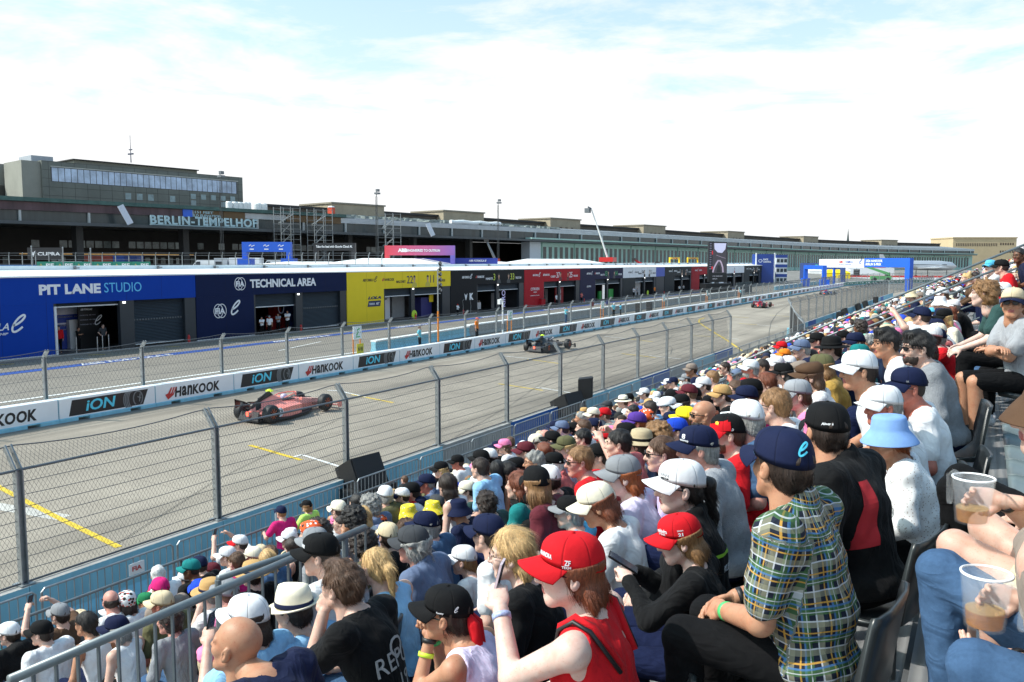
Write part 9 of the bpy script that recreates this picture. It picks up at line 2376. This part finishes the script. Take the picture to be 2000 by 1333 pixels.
def band(d, n, f, label_mat, r=.034, w=.02, name='wristband'):
 J = d['J']; E_, W_ = Vector(J['E' + n]), Vector(J['W' + n]); c = W_.lerp(E_, f); u = (W_ - E_).normalized(); r *= 1 + .35 * (f - .1)
 m = MB(); m.lathe(c - u * w / 2, [(r * .9, 0), (r, 0), (r, w), (r * .9, w)], 20, ax=u); child(name, m.mesh(name, label_mat, True), d['obj'])
GRB = M('green_band', (.08, .55, .16), .5, var=0); LMB = M('lime_band', (.60, .85, .05), .5, var=0); BLB = M('blue_white_band', (.35, .40, .62), .5, var=.6, vs=60)
for idn, n, f, mt, nm in (('plaid', 'l', .12, GRB, 'wristband'), ('plaid', 'r', .06, INK, 'watch'), ('redw', 'l', .10, BLB, 'wristband'), ('redw', 'r', .06, LMB, 'wristband'), ('scarf', 'l', .04, INK, 'watch'), ('scarf', 'l', .30, LMB, 'wristband'), ('scarf', 'r', .2, GRB, 'wristband'), ('girlcap', 'l', .08, BLB, 'bracelet'), ('bald', 'l', .2, GRB, 'wristband'), ('jeanslady', 'l', .10, INK, 'bracelet'), ('beigeshorts', 'r', .08, INK, 'watch'), ('blacktrousers', 'l', .05, GRB, 'wristband')):
 d = BYID.get(idn) or next((q for q in PEOPLE if q.get('id') == idn), None)
 if d: band(d, n, f, mt, name=nm)
d = BYID['redw']; J = d['J']
for n, y in (('l', 1), ('r', -1)):
 S_ = Vector(J['S' + n]); N_ = Vector(J['nek']); ax = Vector(J['nek'] - J['pel']).normalized(); fw_ = Vector((0, 1, 0)).cross(ax); a = S_.lerp(N_, .38)
 m = MB(); pts = [Vector(J['che']) + fw_ * .115 + Vector((0, y * .075, 0)) + ax * .05, a + fw_ * .055 + ax * .035, a + ax * .062, a - fw_ * .055 + ax * .030, Vector(J['che']) - fw_ * .118 + Vector((0, y * .07, 0)) + ax * .02]
 m.path(pts, .014, 7); child('strap', m.mesh('strap', CLOTH, True), kid_of(d['obj'], 'top'), None, COLS['red'])
 m = MB(); m.path([p + Vector((0, y * .028, -.004)) for p in pts], .008, 6); child('black_strap', m.mesh('black_strap', INK, True), kid_of(d['obj'], 'top'))
d = BYID['scarf']; HM = d['HM']; m = MB(); m.path([(-.11, .02, .02), (-.135, .035, -.02), (-.15, .03, -.10), (-.17, .05, -.22)], [.012, .03, .028, .006], 8); m.path([(-.11, .0, .02), (-.14, -.02, -.03), (-.16, -.01, -.12), (-.165, -.0, -.2)], [.012, .026, .022, .006], 8); child('red_scarf', m.mesh('red_scarf', CLOTH, True), d['obj'], HM, COLS['red'])
# ================================================================ LABELS: what singles each spectator out
def sig(d): return (d['hat'], d['hatc'], None if d['hat'] else (d['hair'], d['hairc']), d['top'], d['topc'])
cntS = {}
for d in PEOPLE: cntS[sig(d)] = cntS.get(sig(d), 0) + 1
def short(d): return '%s and %s %s' % (held(d), wd(d['topc']), TOPW[d['top']].replace('long-sleeved top', 'top').replace('sleeveless top', 'top'))
for d in PEOPLE: USED.add(d['label']) if d.get('label') else None
ROWW = ['the top row'] * 4
for d in sorted(PEOPLE, key=lambda q: q['D']):
 o = d['obj']
 if d.get('label'): tag(o, d['label'], 'person'); continue
 lb = None; base = desc(d)
 ex = [', wearing sunglasses' if d['eyes'] == 'shades' else '', ', bearded' if d.get('face') else '', ', head turned away' if d['hyaw'] < -20 else '']
 if cntS[sig(d)] == 1: lb = base if len(base.split()) <= 16 else None
 if lb is None or lb in USED:
  lb = None
  px, py, _ = proj_(d['P'])
  for q in sorted(PEOPLE, key=lambda q: (q['px'] - px) ** 2 + (q['py'] - py) ** 2)[1:40]:
   if q is d or cntS[sig(q)] != 1 or q.get('stand'): continue
   rel = 'left of' if q['px'] > px + 8 else 'right of' if q['px'] < px - 8 else 'above' if q['py'] > py else 'below'
   c = '%s, %s the %s' % (base.replace(' holding up a phone', ''), rel, short(q))
   if len(c.split()) <= 16 and c not in USED: lb = c; break
 if lb is None:
  lb = '%s, %s row from the front' % (base.replace(' holding up a phone', ''), ordn(13 - d['row']))
 USED.add(lb); tag(o, lb, 'person', 'spectators in the grandstand' if not d.get('stand') else None)
for d in PEOPLE:
 if d.get('seat') and d['D'] < 9: seat(d['seat'], 'dark seat under the person with %s and %s top' % (held(d), wd(d['topc'])), SEATD, d['rz'] if abs(d['rz'] - math.pi) < .3 else math.pi)
for d in PEOPLE:
 if d['pose'] in ('phone', 'phonelow', 'phonemid', 'raised'):
  lb = 'phone in the hand of the person with %s and %s top' % (held(d), wd(d['topc']))
  if lb in USED: lb = 'phone of ' + ' '.join(d['obj']['label'].split()[2:])
  USED.add(lb); phone(d, 'l', lb, WPH if d.get('id') == 'redw' else PHONE_K, (0, 0, 1) if d['pose'] in ('phone', 'raised') else (0, 0, 0))
